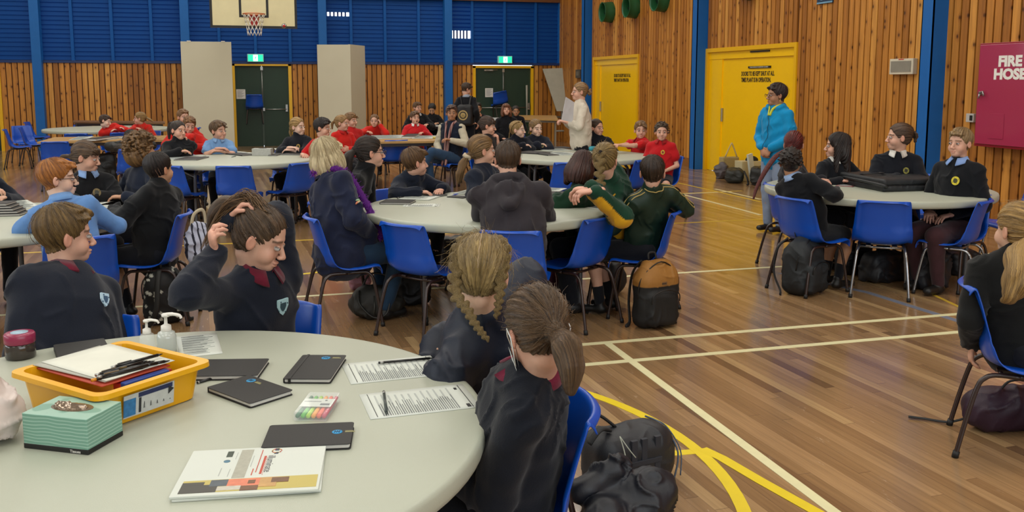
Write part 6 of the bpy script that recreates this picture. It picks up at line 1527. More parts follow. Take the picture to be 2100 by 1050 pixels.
# ---- standing adults
person('person in cream sweatshirt standing at the back, hair pinned up, holding papers', (1188, 188), 11.9, 172, 176, dict(top='c9bfae', type='sweater', sleeve=0.82, fat=1.28, bottom='17171c', shw=1.05), H('bun', '6e5032', 'a8845a', tie=(0, -0.118, -0.01), thick=0.011, stray=60), 'pink', adult=True, pose='stand', near=True, hands=('front', 'front'), lip=0.5)
def fn44(c):
    P3_, up, fw, rt, s_ = c['P3'], c['up'], c['fw'], c['rt'], c['s']; HP = c['HP']
    m = MB()
    for sx in (-1, 1): m.tube(smooth_pts([tuple(P3_-fw*0.03+rt*sx*0.05+up*0.055), tuple(P3_+rt*sx*0.06+fw*0.035+up*0.045), tuple(P3_+rt*sx*0.025+fw*0.085+up*0.01), tuple(P3_+rt*sx*0.01+fw*0.115-up*0.06)], 4), 0.014, 8, flat=(1, 0.6))
    m.build('yellow_shirt_collar', plain('lime_yellow_cotton', 'c8c832', 0.7), c['root'])
    m = MB()
    for sx in (-1, 1): m.tube([tuple(HP((sx*0.082, -0.008, -0.042))), tuple(HP((sx*0.083, -0.006, -0.085)))], 0.005, 6)
    m.build('earrings', plain('gold_earring', 'c8a04a', 0.3, metal=0.6), c['root'])
    stripe(c, [P3_+fw*0.2-up*0.06, P3_+fw*0.2-up*0.25, P3_+fw*0.2-up*0.45], '0c4a66', 0.003, 'zip')
person('person standing in bright blue jacket with short dark hair and glasses', (1592, 195), 9.75, 196, 172, dict(top='0f82b4', type='jacket', hood=True, fat=1.15, bottom='7d8ba2', shw=0.98), H('short', '1a1110', '34201c', thick=0.022, glasses='3a1620', stray=90), 'tan', adult=True, pose='stand', near=True, bottoms='jeans', hands=('clasp', 'clasp'), extra=dict(fn=fn44), lip=0.7)
# ---- right table
person('person with long dark red ponytail in grey-black jacket, left of right table', (1628, 296), 7.9, -40, 52, dict(top='1d1c22', type='jacket', fat=1.1), H('pony', '3a0c0c', '6c1a14', tie=(-0.01, -0.108, -0.02), tail=[(0, -0.115, -0.02)], tail_world=[(1592, 320, 7.7), (1570, 350, 7.6), (1552, 385, 7.55), (1545, 408, 7.5)], tr=(0.016, 0.022, 0.020, 0.015, 0.007), thick=0.014, stray=100, tiec='141010'), 'pink', near=True, hands=('table', 'table'), legs=-20, chair_rot=-12, chair_label='blue plastic chair under the person with the long dark red ponytail')
person('person with dark curly hair, blue collar and black sweater, back to the viewer, right table', (1622, 333), 7.1, 20, 48, dict(top='0d0f13', type='sweater', collar='8ba3c8', bottom='17191c', fat=1.05), H('curls', '120d0b', '2a1f1a', thick=0.012), 'tan', near=True, bottoms='shorts', hands=('table', 'table'), chair_at=(4.14, 6.14, 13), legs=12, chair_label='blue plastic chair behind the black backpack, under the dark curly-haired person')
person('person with long loose dark hair and white collar, face turned away, right table', (1716, 299), 8.1, -85, 150, dict(top='101218', type='sweater', collar='cfcfca'), H('long', '120d0c', '2c201c', thick=0.016, stray=90), 'pink', near=True, hands=('table', 'table'), chair_label='blue plastic chair under the person with long loose dark hair')
person('person with brown hair tied with white scrunchie and wide white collar, arms folded', (1843, 281), 7.9, -125, 158, dict(top='10131b', type='sweater', collar='d4d2cc', badge='8f8a3a', fat=1.12), H('bun', '3a281c', '5c4432', tie=(0, -0.12, 0.0), thick=0.012, stray=80), 'pink', near=True, hands=('cross', 'cross'), hsc=1.05, chair_label='blue plastic chair under the person with the white scrunchie')
person('person with fair short hair, pale blue collar and gold badge at the right table', (1968, 293), 7.15, -162, 196, dict(top='0e1015', type='sweater', collar='7f9cd0', badge='c8b828', badge2='3a3a18', badge_x=0.07, badge_r=0.03, bottom='3a2226', fat=1.12, sock='b4b8c4'), H('short', '6f5634', '9c8058', thick=0.014, stray=60), 'pink', near=True, bottoms='tights', hands=('lap', 'lap'), chair_label='blue plastic chair behind the right table, under the person with the gold badge')
for (x, y, a, lab, g) in CHAIRS: chair(x, y, a, lab)
# empty chairs
def chair_c(x, y, deg, label, chrome=False): return chair(x, y, radians(deg-90), label, chrome)
chair_c(4.60, 5.90, 53, 'blue plastic chair with its back squarely to the viewer at the right table', True)
chair_c(5.12, 5.75, 124, 'blue plastic chair at the right table turned left, seat visible, nobody on it', True)
chair_c(6.30, 6.35, 165, 'blue plastic chair at the far right of the right table, half hidden', True)
chair_c(1.01, 5.74, 38, 'blue plastic chair with its back to the viewer left of the charcoal hooded jacket')
chair_c(2.03, 5.71, 123, 'blue plastic chair with a dark garment on its seat, right of the charcoal hooded jacket')
chair_c(-0.22, 10.25, 76, 'blue plastic chair with its back to the viewer at the grey box table')
chair_c(0.34, 10.42, 126, 'blue plastic chair turned left at the table with the grey box')
chair_c(-0.85, 10.45, 60, 'blue plastic chair left at the table with the grey box, beside the black sleeve')
chair_c(0.35, 12.1, -100, 'blue plastic chair facing the viewer behind the table with the grey box')
p = un(42, 345); chair_c(p[0], p[1], 8, 'blue plastic chair at far left, nearer one of the sideways pair by the green door')
p = un(72, 338); chair_c(p[0], p[1], 5, 'blue plastic chair at far left, farther one of the sideways pair by the green door')
chair_c(-2.95, 15.15, 92, 'blue plastic chair in front of the wooden table at the left, back to the viewer')
chair_c(-1.85, 15.05, 95, 'blue plastic chair at the right end of the left wooden table')
chair_px(80, 318, -5, 'blue plastic chair behind the left wooden table beside the blue post')
chair_c(-4.55, 20.4, -60, 'blue plastic chair against the far blue post, topmost at the left')
chair_c(-3.05, 17.4, 92, 'blue plastic chair between the left wooden table and the white one')
chair_c(-2.35, 17.55, 95, 'blue plastic chair half hidden behind the red elbow at the left')
chair_c(2.0, 14.15, 100, 'blue plastic chair with its back to the viewer at the table before the open-mouthed person')
chair_c(-1.35, 18.9, 175, 'blue plastic chair at the right end of the far white table')
chair_c(-3.6, 20.75, -100, 'blue plastic chair behind the far white table at the left')
chair_c(3.05, 14.2, 110, 'blue plastic chair beside the striped scarf wearer, back to the viewer')
chair_px(880, 292, 90, 'blue plastic chair at the small white table by the blue post')
chair_c(3.33, 9.72, 87, 'blue plastic chair with its back to the viewer at the pencil case table')
chair_c(4.15, 9.80, 122, 'blue plastic chair turned left behind the thick fair plait')

chair_c(6.0, 7.2, 200, 'blue plastic chair beyond the right table under its rim')
# chairs hung upside down on the door bars
hung_ = []
def hung(px, py, dep, roll, label):
    p = at_depth(px, py, dep); c = chair(p[0], p[1], 0, label, z=0)
    c.rotation_euler = (radians(8), 0, roll); return c

for px, py, dep, roll, lab in ((521, 194, 22.9, 0.0, 'blue plastic chair hooked on the door bar below the basketball hoop'), (1036, 187, 24.3, -0.18, 'blue plastic chair tilted and hooked on the right-hand green doors')):
    p = un_Y(px, py, 23.70); c = chair(p[0], 23.80, 0, lab); c.location = (p[0], 23.975, p[2]-0.744); c.rotation_euler = (0, roll, 0)
# ================================================================== THINGS ON THE TABLES
TZ0 = 0.7405
def rect(corners, z):
    """photo pixels of the four corners (back-left, back-right, front-right, front-left) -> centre, unit axes, half sizes"""
    P = [un(x, y, z)[:2] for x, y in corners]; c = sum(P)/4
    ex = (P[1]-P[0]+P[2]-P[3])/2; ey = (P[0]-P[3]+P[1]-P[2])/2; w = np.linalg.norm(ex); h = np.linalg.norm(ey); ex /= w
    n = np.array([-ex[1], ex[0]]); n = n if n@ey > 0 else -n
    return c, atan2(ex[1], ex[0]), w/2, h/2
M_nb = plain('black_notebook_cover', '1d1c1b', 0.62, var=0.08, bump=0.1, bscale=500)
M_pages = plain('page_edges', 'c9c6c0', 0.7)
M_blued2 = plain('cyan_round_logo', '2f93c8', 0.5)
M_gold = plain('small_gold_print', '8f8a5c', 0.5)
M_sheet = plain('white_sheet', 'c9cec6', 0.65, var=0.02)
M_ink = plain('grey_printed_ink', '55585a', 0.7); M_ink2 = plain('pale_grey_printed_row', 'a9aeaa', 0.7); M_inkb = plain('black_printed_ink', '1c1c1e', 0.6)
def notebook(corners, label, z=TZ0, th=0.015, logo=(0.55, 0.78), band=False, size=None, logor=0.014, name='notebook', group=None, rot=None, c=None, wh=None, txt=True):
    if corners is not None: c, a, w, h = rect(corners, z+th)
    else: a, (w, h) = rot, wh
    r = empty(name, label, 'notebook', (c[0], c[1], z), a, group); q = 0.0022
    m = MB(); m.rbox((-w, -h, 0), (w, h, q), 0.008); m.rbox((-w, -h, th-q), (w, h, th), 0.008)
    m.box((-w, -h+0.004, 0.001), (-w+q, h-0.004, th-0.001)); m.build('cover', M_nb, r)
    m = MB(); m.rbox((-w+q, -h+0.004, q), (w-0.003, h-0.004, th-q), 0.006); m.build('pages', M_pages, r)
    if logo:
        lx, ly = -w+2*w*logo[0], -h+2*h*logo[1]; m = MB(); m.cyl((lx, ly, th), (lx, ly, th+0.0006), logor, n=24); lg_ = m.build('round_logo', M_blued2, r)
        if txt:
            m = MB()
            for k in range(3): m.tube([(lx-logor*0.5+k*logor*0.42, ly-logor*0.45, th+0.0008), (lx-logor*0.4+k*logor*0.42, ly+logor*0.45, th+0.0008)], 0.0011, 4)
            m.box((lx-logor*0.5, ly-0.001, th+0.0006), (lx+logor*0.5, ly+0.001, th+0.0012)); m.build('logo_lettering', plain('dark_blue_print', '0e3350', 0.5), lg_)
            m = MB(); m.box((lx+logor*1.5, ly-0.004, th), (lx+logor*3.4, ly+0.001, th+0.0006)); m.box((lx+logor*1.5, ly+0.003, th), (lx+logor*3.0, ly+0.006, th+0.0006)); m.build('small_print', M_gold, r)
    if band: m = MB(); m.box((-w*0.78, -h-0.001, -0.0003), (-w*0.78+0.007, h+0.001, th+0.0012)); m.build('elastic_band', M_black, r)
    return r
def sheet(corners, label, z=TZ0, lines='h', name='printed_sheet', cat='paper', th=0.0012, mat=None, header=True, c=None, rot=None, wh=None):
    if corners is not None: c, a, w, h = rect(corners, z)
    else: a, (w, h) = rot, wh
    r = empty(name, label, cat, (c[0], c[1], z), a)
    m = MB(); n = 8; A = [[(-w+2*w*i/n, -h+2*h*j/n, th+0.0006*sin(i*1.3)*sin(j*1.1)) for i in range(n+1)] for j in range(n+1)]
    vs = [p for row in A for p in row]; vb = [(x, y, z_-th*0.8) for x, y, z_ in vs]; N = n+1; k = len(vs)
    fs = [(j*N+i, j*N+i+1, (j+1)*N+i+1, (j+1)*N+i) for i in range(n) for j in range(n)]; fb = [(k+d, k+c_, k+b, k+a_) for a_, b, c_, d in fs]
    rim = [(0, i) for i in range(n)]; es = [(i, i+1) for i in range(n)]+[(i*N+n, (i+1)*N+n) for i in range(n)]+[(n*N+i+1, n*N+i) for i in range(n)][::-1]+[((i+1)*N, i*N) for i in range(n)]
    m.add(vs+vb, fs+fb+[(a_, k+a_, k+b, b) for a_, b in es], 0, True); m.build('page', mat or M_sheet, r)
    if lines:
        m = MB(); e = 0.0009; zt = th+0.0004; rs = random.Random(int(abs(w*1e5)))
        if lines == 'cols':      # the form is turned sideways: printed rows run across the short side
            X0 = -w+0.02; X1 = w-0.02; nn = 34
            m.box((X0, -h+0.01, zt), (X0+0.0016, h-0.01, zt+e), 1); m.box((X1, -h+0.01, zt), (X1+0.0016, h-0.01, zt+e), 1)
            for i in range(nn):
                x = X0+0.018+(X1-X0-0.05)*i/nn; b = -h+0.012
                if i % 3 == 0: m.box((x-0.0012, b, zt-0.0003), (x+0.0035, h-0.022-0.02*rs.random(), zt+e*0.3), 2)
                L = (2*h-0.04)*(0.35+0.35*rs.random()); m.box((x, b, zt), (x+0.0014, b+L, zt+e), 0)
            m.box((X1-0.016, h-0.045, zt), (X1-0.008, h-0.03, zt+e), 1); m.box((X1-0.014, -h+0.012, zt), (X1-0.004, -h+0.035, zt+e), 1)
        else:
            nn = max(6, int(2*h/0.011))
            for i in range(nn):
                y = h-0.02-(2*h-0.035)*i/nn; m.box((-w+0.015, y, zt), (-w+0.015+(2*w-0.03)*(0.55+0.45*rs.random()), y+0.0015, zt+e), 2 if i % 3 else 0)
        m.build('printed_rows', [M_ink, M_inkb, M_ink2], r)
    return r
def pen(p, q, label, z=TZ0, r_=0.004, hexc='141414', name='pen', cap=True):
    a, b = un(p[0], p[1], z+r_), un(q[0], q[1], z+r_); L = np.linalg.norm(b-a); ang = atan2(b[1]-a[1], b[0]-a[0])
    r = empty(name, label, 'pen', (a[0], a[1], z+r_), ang); m = MB()
    m.tube([(0, 0, 0), (L*0.93, 0, 0)], r_, 10); m.tube([(L*0.93, 0, 0), (L, 0, 0)], [r_*0.9, 0.0006], 8); m.build('barrel', plain('pen_'+hexc, hexc, 0.3), r)
    m = MB(); m.tube([(L*0.03, 0, 0), (L*0.10, 0, 0)], r_*1.08, 10); m.build('silver_band', M_steel, r)
    return r
# --- near table
notebook([(404, 737), (551, 735), (530, 769), (404, 771)], 'closed black notebook half behind the yellow tray', logo=None, band=False, size=None)
notebook([(506, 768), (602, 798), (513, 829), (428, 794)], 'black notebook with cyan round logo lying corner-on, right of the tray', logo=(0.24, 0.80))
notebook([(617, 727), (708, 728), (681, 777), (584, 777)], 'black notebook with elastic band and cyan round logo, farthest right', logo=(0.58, 0.86), band=True)
notebook([(548, 875), (721, 862), (725, 913), (541, 914)], 'black notebook with cyan round logo partly under the white booklets', logo=(0.82, 0.55), logor=0.013)
notebook([(103, 707), (210, 694), (232, 720), (126, 736)], 'dark grey notebook under the tray edge near the maroon-lidded jar', logo=None, th=0.02)
sheet([(352, 692), (425, 686), (477, 722), (378, 734)], 'printed sheet lying behind the pump bottles', lines='h')
sheet([(703, 747), (883, 729), (915, 769), (716, 789)], 'printed form farther from the viewer, long pencil across it', lines='cols')
sheet([(738, 809), (952, 788), (983, 835), (758, 862)], 'printed form nearer the viewer, short dark pen across it', lines='cols')
pen((776, 744), (889, 734), 'long black pencil on the farther printed form', z=TZ0+0.003, name='pencil')
pen((787, 803), (793, 850), 'short dark pen on the nearer printed form', z=TZ0+0.003, hexc='23302e')
pen((404, 785), (449, 772), 'black pen with silver end between tray and notebooks')
# highlighter pack
c, a, w, h = rect([(637, 806), (696, 806), (668, 848), (601, 846)], TZ0+0.022)
r = empty('highlighter_pack', 'clear plastic pack of six coloured highlighters by the black notebooks', 'highlighter pack', (c[0], c[1], TZ0), a)
for k, hx in enumerate(('1f6b46', '57b83e', 'a8d83c', 'f0a23c', 'ef6a4c', 'c6435e')):
    x = -w+2*w*(k+0.5)/6; m = MB(); m.tube([(x, -h+0.006, 0.011), (x, h-0.03, 0.011)], w/6*0.86, 12); m.tube([(x, h-0.03, 0.011), (x, h-0.006, 0.011)], w/6*0.75, 12)
    tag(m.build('highlighter', plain('highlighter_'+hx, hx, 0.35), r))
    r.children[-1]['label'] = 'highlighter in its own colour' if False else ('green', 'bright green', 'lime', 'orange', 'coral', 'pink')[k]+' highlighter'
m = MB(); m.box((-w, -h*0.35, 0.0205), (w, h*0.42, 0.0215)); m.box((-w+0.004, h*0.12, 0.0215), (w*0.2, h*0.16, 0.0219), 1); m.box((w*0.25, -h*0.22, 0.0215), (w*0.85, -h*0.05, 0.0219), 1); m.box((w*0.4, h*0.2, 0.0215), (w*0.55, h*0.3, 0.0219), 1); m.build('paper_label', [M_sheet, M_ink], r)
t = NT('clear_plastic'); t.base((0.9, 0.95, 0.95)); t.rough(0.05); t.b.inputs['Alpha'].default_value = 0.22; t.b.inputs['Specular IOR Level'].default_value = 0.8; M_clear = t.m
m = MB(); m.rbox((-w-0.002, -h-0.004, 0.0), (w+0.002, h+0.004, 0.024), 0.006); m.build('clear_case', M_clear, r)
# booklets
c, a, w, h = rect([(391, 925), (672, 911), (650, 1003), (352, 1020)], TZ0+0.012)
for k, (dx, dy, da, lab) in enumerate(((0.002, 0.004, 0.03, 'white booklet underneath the printed cover booklet'), (0, 0, 0, 'white booklet with photo strip and the word illuminate on its cover, top of the pile'))):
    r = empty('booklet', lab, 'booklet', (c[0]+dx, c[1]+dy, TZ0+k*0.0065), a+da)
    m = MB(); m.rbox((-w, -h, 0), (w, h, 0.006), 0.003); m.build('pages', M_sheet, r)
    if k:
        zt = 0.0061; B = lambda x0, x1, y0, y1, mi, dz=0: m.box((-w+2*w*x0, -h+2*h*y0, zt-0.0002), (-w+2*w*x1, -h+2*h*y1, zt+0.0005+dz), mi)
        m = MB(); B(0.05, 0.98, 0.05, 0.30, 0)
        for i, (x0, x1, y0, y1, mi) in enumerate(((0.05, 0.30, 0.05, 0.20, 1), (0.05, 0.20, 0.20, 0.26, 1), (0.24, 0.38, 0.16, 0.29, 4), (0.36, 0.60, 0.14, 0.29, 2), (0.30, 0.46, 0.07, 0.15, 3), (0.46, 0.58, 0.05, 0.14, 5), (0.58, 0.70, 0.10, 0.29, 6), (0.66, 0.78, 0.18, 0.28, 5), (0.50, 0.55, 0.18, 0.25, 5))): B(x0, x1, y0, y1, mi, 0.0002+0.00008*i)
        m.build('photo_strip', [plain('ochre_photo_ground', 'b5a552', 0.45, var=0.1), plain('dark_photo_tone', '3c3a34', 0.5), plain('coral_photo_tone', 'd0785a', 0.5, var=0.3, nscale=60), plain('pale_photo_tone', 'b8b4a6', 0.5, var=0.3, nscale=60), plain('slate_photo_tone', '4a545c', 0.5, var=0.3, nscale=60), plain('brown_photo_tone', '6b4a30', 0.5, var=0.4, nscale=80), plain('sand_photo_tone', 'b89058', 0.5, var=0.3, nscale=60)], r)
        m = MB(); B(0.37, 0.46, 0.32, 0.95, 0); B(0.27, 0.315, 0.80, 0.93, 1); m.build('cover_print', [plain('grey_print_panel', 'a3a294', 0.6, var=0.2, nscale=90), plain('dark_green_emblem', '2c3a2c', 0.5)], r)
        m = MB(); m.cyl((-w+2*w*0.29, -h+2*h*0.70, zt), (-w+2*w*0.29, -h+2*h*0.70, zt+0.0006), 0.0075, n=20, mi=0)
        for i in range(10):
            t0 = i*0.6; m.tube([(-w+2*w*0.635+0.011*cos(t0), -h+2*h*0.89+0.011*sin(t0), zt+0.0004), (-w+2*w*0.635+0.011*cos(t0+.45), -h+2*h*0.89+0.011*sin(t0+.45), zt+0.0004)], 0.0012, 4, mi=1+(i % 3))
        m.box((-w+2*w*0.62, -h+2*h*0.90, zt), (-w+2*w*0.65, -h+2*h*0.95, zt+0.0005), 4); m.box((-w+2*w*0.62, -h+2*h*0.82, zt), (-w+2*w*0.65, -h+2*h*0.86, zt+0.0005), 4)
        m.build('cover_emblem', [plain('slate_blue_seal', '5a7f92', 0.5), plain('print_red', 'b4412c', 0.5), plain('print_orange', 'd08a30', 0.5), plain('print_olive', '6a6a30', 0.5), plain('print_navy', '2c3450', 0.5)], r)
        TM = lambda x, y: frame_M((-w+2*w*x, -h+2*h*y, zt), (0, -1, 0), (1, 0, 0), (0, 0, 1))
        put_text('illuminate', 0.024, plain('dark_grey_print', '4a4a4c', 0.6), TM(0.585, 0.79), r, depth=0.0003)
        m = MB(); B(0.555, 0.572, 0.38, 0.78, 0); B(0.525, 0.531, 0.42, 0.93, 0); [B(0.578+0*i, 0.581, 0.36+i*0.04, 0.385+i*0.04, 0) for i in range(10)]; B(0.50, 0.507, 0.30+0.06, 0.50, 0); B(0.475, 0.479, 0.55, 0.80, 1); B(0.335, 0.339, 0.36, 0.52, 1); B(0.27, 0.275, 0.38, 0.55, 1); B(0.345, 0.348, 0.74, 0.9, 1); m.build('printed_lines', [plain('print_red', 'b4412c', 0.5), M_ink2], r)
# tissue box
P = [un(155, 925, TZ0), un(261, 892, TZ0), un(38, 912, TZ0)]
b0 = un(172, 932, TZ0); b1 = un(262, 894, TZ0); b2 = un(40, 917, TZ0)
e1 = b1-b0; e2 = b2-b0; c = b0+(e1+e2)/2; a = atan2(-e2[1], -e2[0]); w = np.linalg.norm(e2)/2; h = np.linalg.norm(e1)/2; hh = 0.088
r = empty('tissue_box', 'pale green tissue box with wavy line pattern at the near left', 'tissue box', (c[0], c[1], TZ0), a)
t = NT('green_wavy_carton'); v = t.coord(scale=(1, 1, 1)); wv = t.n('ShaderNodeTexWave', wave_type='BANDS', bands_direction='Z', i_Scale=38.0, i_Distortion=5.0); wv.inputs['Detail'].default_value = 1.0; wv.inputs['Detail Scale'].default_value = 0.35; t.l(v, wv.inputs[0])
t.base(t.mix(t.ramp(wv.outputs['Fac'], [(0.62, 0.0), (0.8, 0.55)]), lin('6f9c8a'), lin('a9c9bb'))); t.rough(0.35); M_tb = t.m
m = MB(); m.rbox((-w, -h, 0.012), (w, h, hh), 0.003, mi=0); m.build('carton', [M_tb], r)
m = MB(); m.rbox((-w-0.0004, -h-0.0004, 0.0), (w+0.0004, h+0.0004, 0.0125), 0.003); m.build('black_base_band', M_black, r)
put_text('Tissues', 0.010, M_white, frame_M((w*0.45, -h-0.0008, 0.0025), (1, 0, 0), (0, 0, 1), (0, -1, 0)), r, depth=0.0003)
m = MB(); n = 28; o1 = [(w*0.62*cos(2*pi*i/n), h*0.45*sin(2*pi*i/n)) for i in range(n)]; m.prism(o1, hh-0.001, hh+0.0008); m.build('oval_opening', plain('foil_brown_film', '7b6a58', 0.2, metal=0.5, var=0.4, nscale=60), r)
F = Field((-w, -h, hh-0.02), (w, h, hh+0.05), 0.003); F.ell((-0.005, 0, hh), (w*0.52, h*0.32, 0.008), 0.01); F.ell((-0.03, 0.0, hh+0.003), (w*0.2, h*0.2, 0.009), 0.01); V, Q = F.mesh(); V = wrinkle(V, Q, 0.004, 3, 0.02)
link('film_window', to_mesh('film_window', V, Q, plain('crinkled_film', '8d7c6c', 0.12, metal=0.6, var=0.5, nscale=80)), r)
# yellow tray
zt = TZ0+0.105
tc = [un(58, 757, zt), un(231, 691, zt), un(434, 738, zt), un(205, 812, zt)]   # outer rim: left, back, right, front
tc = [un(38, 768, zt), un(233, 692, zt), un(434, 740, zt), un(203, 815, zt)]
c = sum(tc)/4; ex = (tc[2]-tc[1]+tc[3]-tc[0])/2; ey = (tc[1]-tc[0]+tc[2]-tc[3])/2; w = np.linalg.norm(ex)/2; h = np.linalg.norm(ey)/2; a = atan2(ex[1], ex[0])
r = empty('yellow_tray', 'deep yellow plastic tray full of paper and pens on the near table', 'tray', (c[0], c[1], TZ0), a)
M_tray = plain('yellow_tray_plastic', 'e0a40c', 0.35, var=0.04, nscale=5)
def rr_(x, y, rad=0.03, seg=4):
    return [(cx*1.0+rad*cos(t), cy+rad*sin(t)) for (cx, cy, t0) in ((x-rad, y-rad, 0), (-x+rad, y-rad, pi/2), (-x+rad, -y+rad, pi), (x-rad, -y+rad, 3*pi/2)) for t in [t0+pi/2*i/seg for i in range(seg+1)]]
def rg(x, y, z, rad=0.03): return [(px, py, z) for px, py in rr_(x, y, rad)]
m = MB(); th = 0.003; W, Hh = w-0.018, h-0.018; H_ = 0.105
m.loft([rg(W*0.90, Hh*0.90, 0.001), rg(W*0.92, Hh*0.92, 0.004), rg(W, Hh, H_-0.008), rg(w-0.002, h-0.002, H_-0.008), rg(w, h, H_-0.014), rg(w+0.002, h+0.002, H_-0.013), rg(w+0.001, h+0.001, H_), rg(W-0.002, Hh-0.002, H_), rg((W*0.92)-th, (Hh*0.92)-th, 0.006)], mi=0, smooth=False)
m.build('tray_body', M_tray, r)
# handle opening seen as dark slot and label on the front wall
m = MB(); m.box((-w*0.50, -Hh*0.965-0.002, 0.022), (w*0.22, -Hh*0.94-0.002, 0.078), 0, Matrix.Translation((0, -0.002, 0)) @ Matrix.Rotation(radians(6), 4, 'X'))
m2 = MB(); MX = Matrix.Rotation(pi/2, 4, 'Z') @ Matrix.Translation((0, -W*0.97-0.004, 0)) @ Matrix.Rotation(radians(7), 4, 'X'); w_ = w; w = h*0.9
m2.box((-w*0.62, -0.001, 0.020), (w*0.34, 0.001, 0.082), 0, MX); m2.box((-w*0.62, -0.002, 0.024), (-w*0.40, 0.0, 0.070), 1, MX); m2.box((-w*0.35, -0.002, 0.068), (w*0.30, 0.0, 0.080), 2, MX)
m2.box((-w*0.34, -0.0025, 0.026), (-w*0.30, 0.0, 0.066), 3, MX); m2.add([(w*0.22, -0.0025, 0.05), (w*0.33, -0.0025, 0.062), (w*0.22, -0.0025, 0.074)], [(0, 1, 2)], 3, False, MX)
for i in range(5): m2.tube([(-w*0.25+0.02*i, -0.0022, 0.034), (-w*0.24+0.02*i, -0.0022, 0.052-0.004*i), (-w*0.23+0.02*i, -0.0022, 0.034)], 0.0007, 4, mi=3, M=MX)
m2.build('torn_label', [plain('worn_label_paper', 'b9bcb8', 0.6, var=0.15, nscale=60), plain('label_blue_print', '2d6ea0', 0.6, var=0.5, nscale=90), plain('label_navy_print', '1c2650', 0.6, var=0.4, nscale=90), plain('label_black_print', '202226', 0.6)], r)
w = w_
def in_tray(x, y, z): v = Rz(a)@np.array([x, y, 0]); return (c[0]+v[0], c[1]+v[1]), TZ0+z
# stack of paper on top of tray
for k, (dx, dy, da, z_, lab, hx) in enumerate(((-0.035, -0.005, 0.0, 0.096, 'red folder under the white paper in the yellow tray', 'b0432c'), (-0.045, 0.0, 0.05, 0.1045, 'grey card folder beneath the top sheets in the yellow tray', 'a8a79c'), (-0.035, 0.012, -0.02, 0.1085, 'white sheet of paper lying on top in the yellow tray', 'd2d3c6'))):
    (px_, py_), zz = in_tray(dx, dy, z_); sheet(None, lab, z=zz, lines=None, name=('folder', 'folder', 'sheet_of_paper')[k], cat=('folder', 'folder', 'paper')[k], th=(0.004, 0.003, 0.0015)[k], mat=plain('tray_paper_'+hx, hx, 0.6), c=(px_, py_), rot=a+da, wh=(0.150, 0.105))
for k in range(7):
    rs = random.Random(k); x = 0.01+0.018*rs.random()*2+0.008*k-0.03; y = -0.055+0.006*k; an = a+0.42+rs.uniform(-0.2, 0.2); pp = un(190+16*rs.random()+7*k, 776-3*k-8*rs.random(), TZ0+0.118); px_, py_ = pp[0], pp[1]; zz = TZ0+0.113+0.004*(k % 3); q_ = un(305, 750, TZ0+0.118)-un(190, 778, TZ0+0.118); an = atan2(q_[1], q_[0])+rs.uniform(-0.18, 0.18)
    r2 = empty('pen', ('black pen with orange end at the left of the tray\'s pen heap', 'black pen lowest in the tray\'s pen heap', 'black pen with shiny clip in the tray\'s pen heap', 'thin black pen in the middle of the tray\'s pen heap', 'black pen with gold clip in the tray\'s pen heap', 'black pen pointing out at the right of the tray\'s pen heap', 'black pen lying across the top of the tray\'s pen heap')[k], 'pen', (px_, py_, zz), an, 'pens in the yellow tray')
    m = MB(); m.tube([(0, 0, 0), (0.125, 0, 0)], 0.0048, 8); m.tube([(0.125, 0, 0), (0.14, 0, 0)], [0.004, 0.001], 8); m.build('barrel', plain('pen_141414', '141414', 0.25), r2)
    m = MB(); m.box((0.005, -0.0012, 0.0045), (0.045, 0.0012, 0.007)); m.tube([(-0.012, 0, 0), (0.0, 0, 0)], 0.0045, 8); m.build('clip', plain('pen_end', 'c8861e', 0.3) if k == 0 else (plain('gold_clip', 'a88a50', 0.25, metal=0.8) if k == 4 else M_steel), r2)
for k, (x, y, w2, h2, z1, hx, lab) in enumerate(((0.115, 0.03, 0.02, 0.08, 0.085, '9c1f28', 'red pencil case standing inside the tray'), (0.138, 0.02, 0.012, 0.07, 0.09, '1c3f8a', 'dark blue packet inside the tray by its far wall'), (0.10, 0.065, 0.02, 0.05, 0.075, 'aeb6bc', 'clear packet inside the tray'))):
    (px_, py_), zz = in_tray(x-0.01, y-0.01, 0.006); o = MB().rbox((-w2, -h2, 0), (w2, h2, z1), 0.006).build('packet' if k else 'pencil_case', plain('tray_item_'+hx, hx, 0.4), None, (px_, py_, zz), a); tag(o, lab, 'packet' if k else 'pencil case')
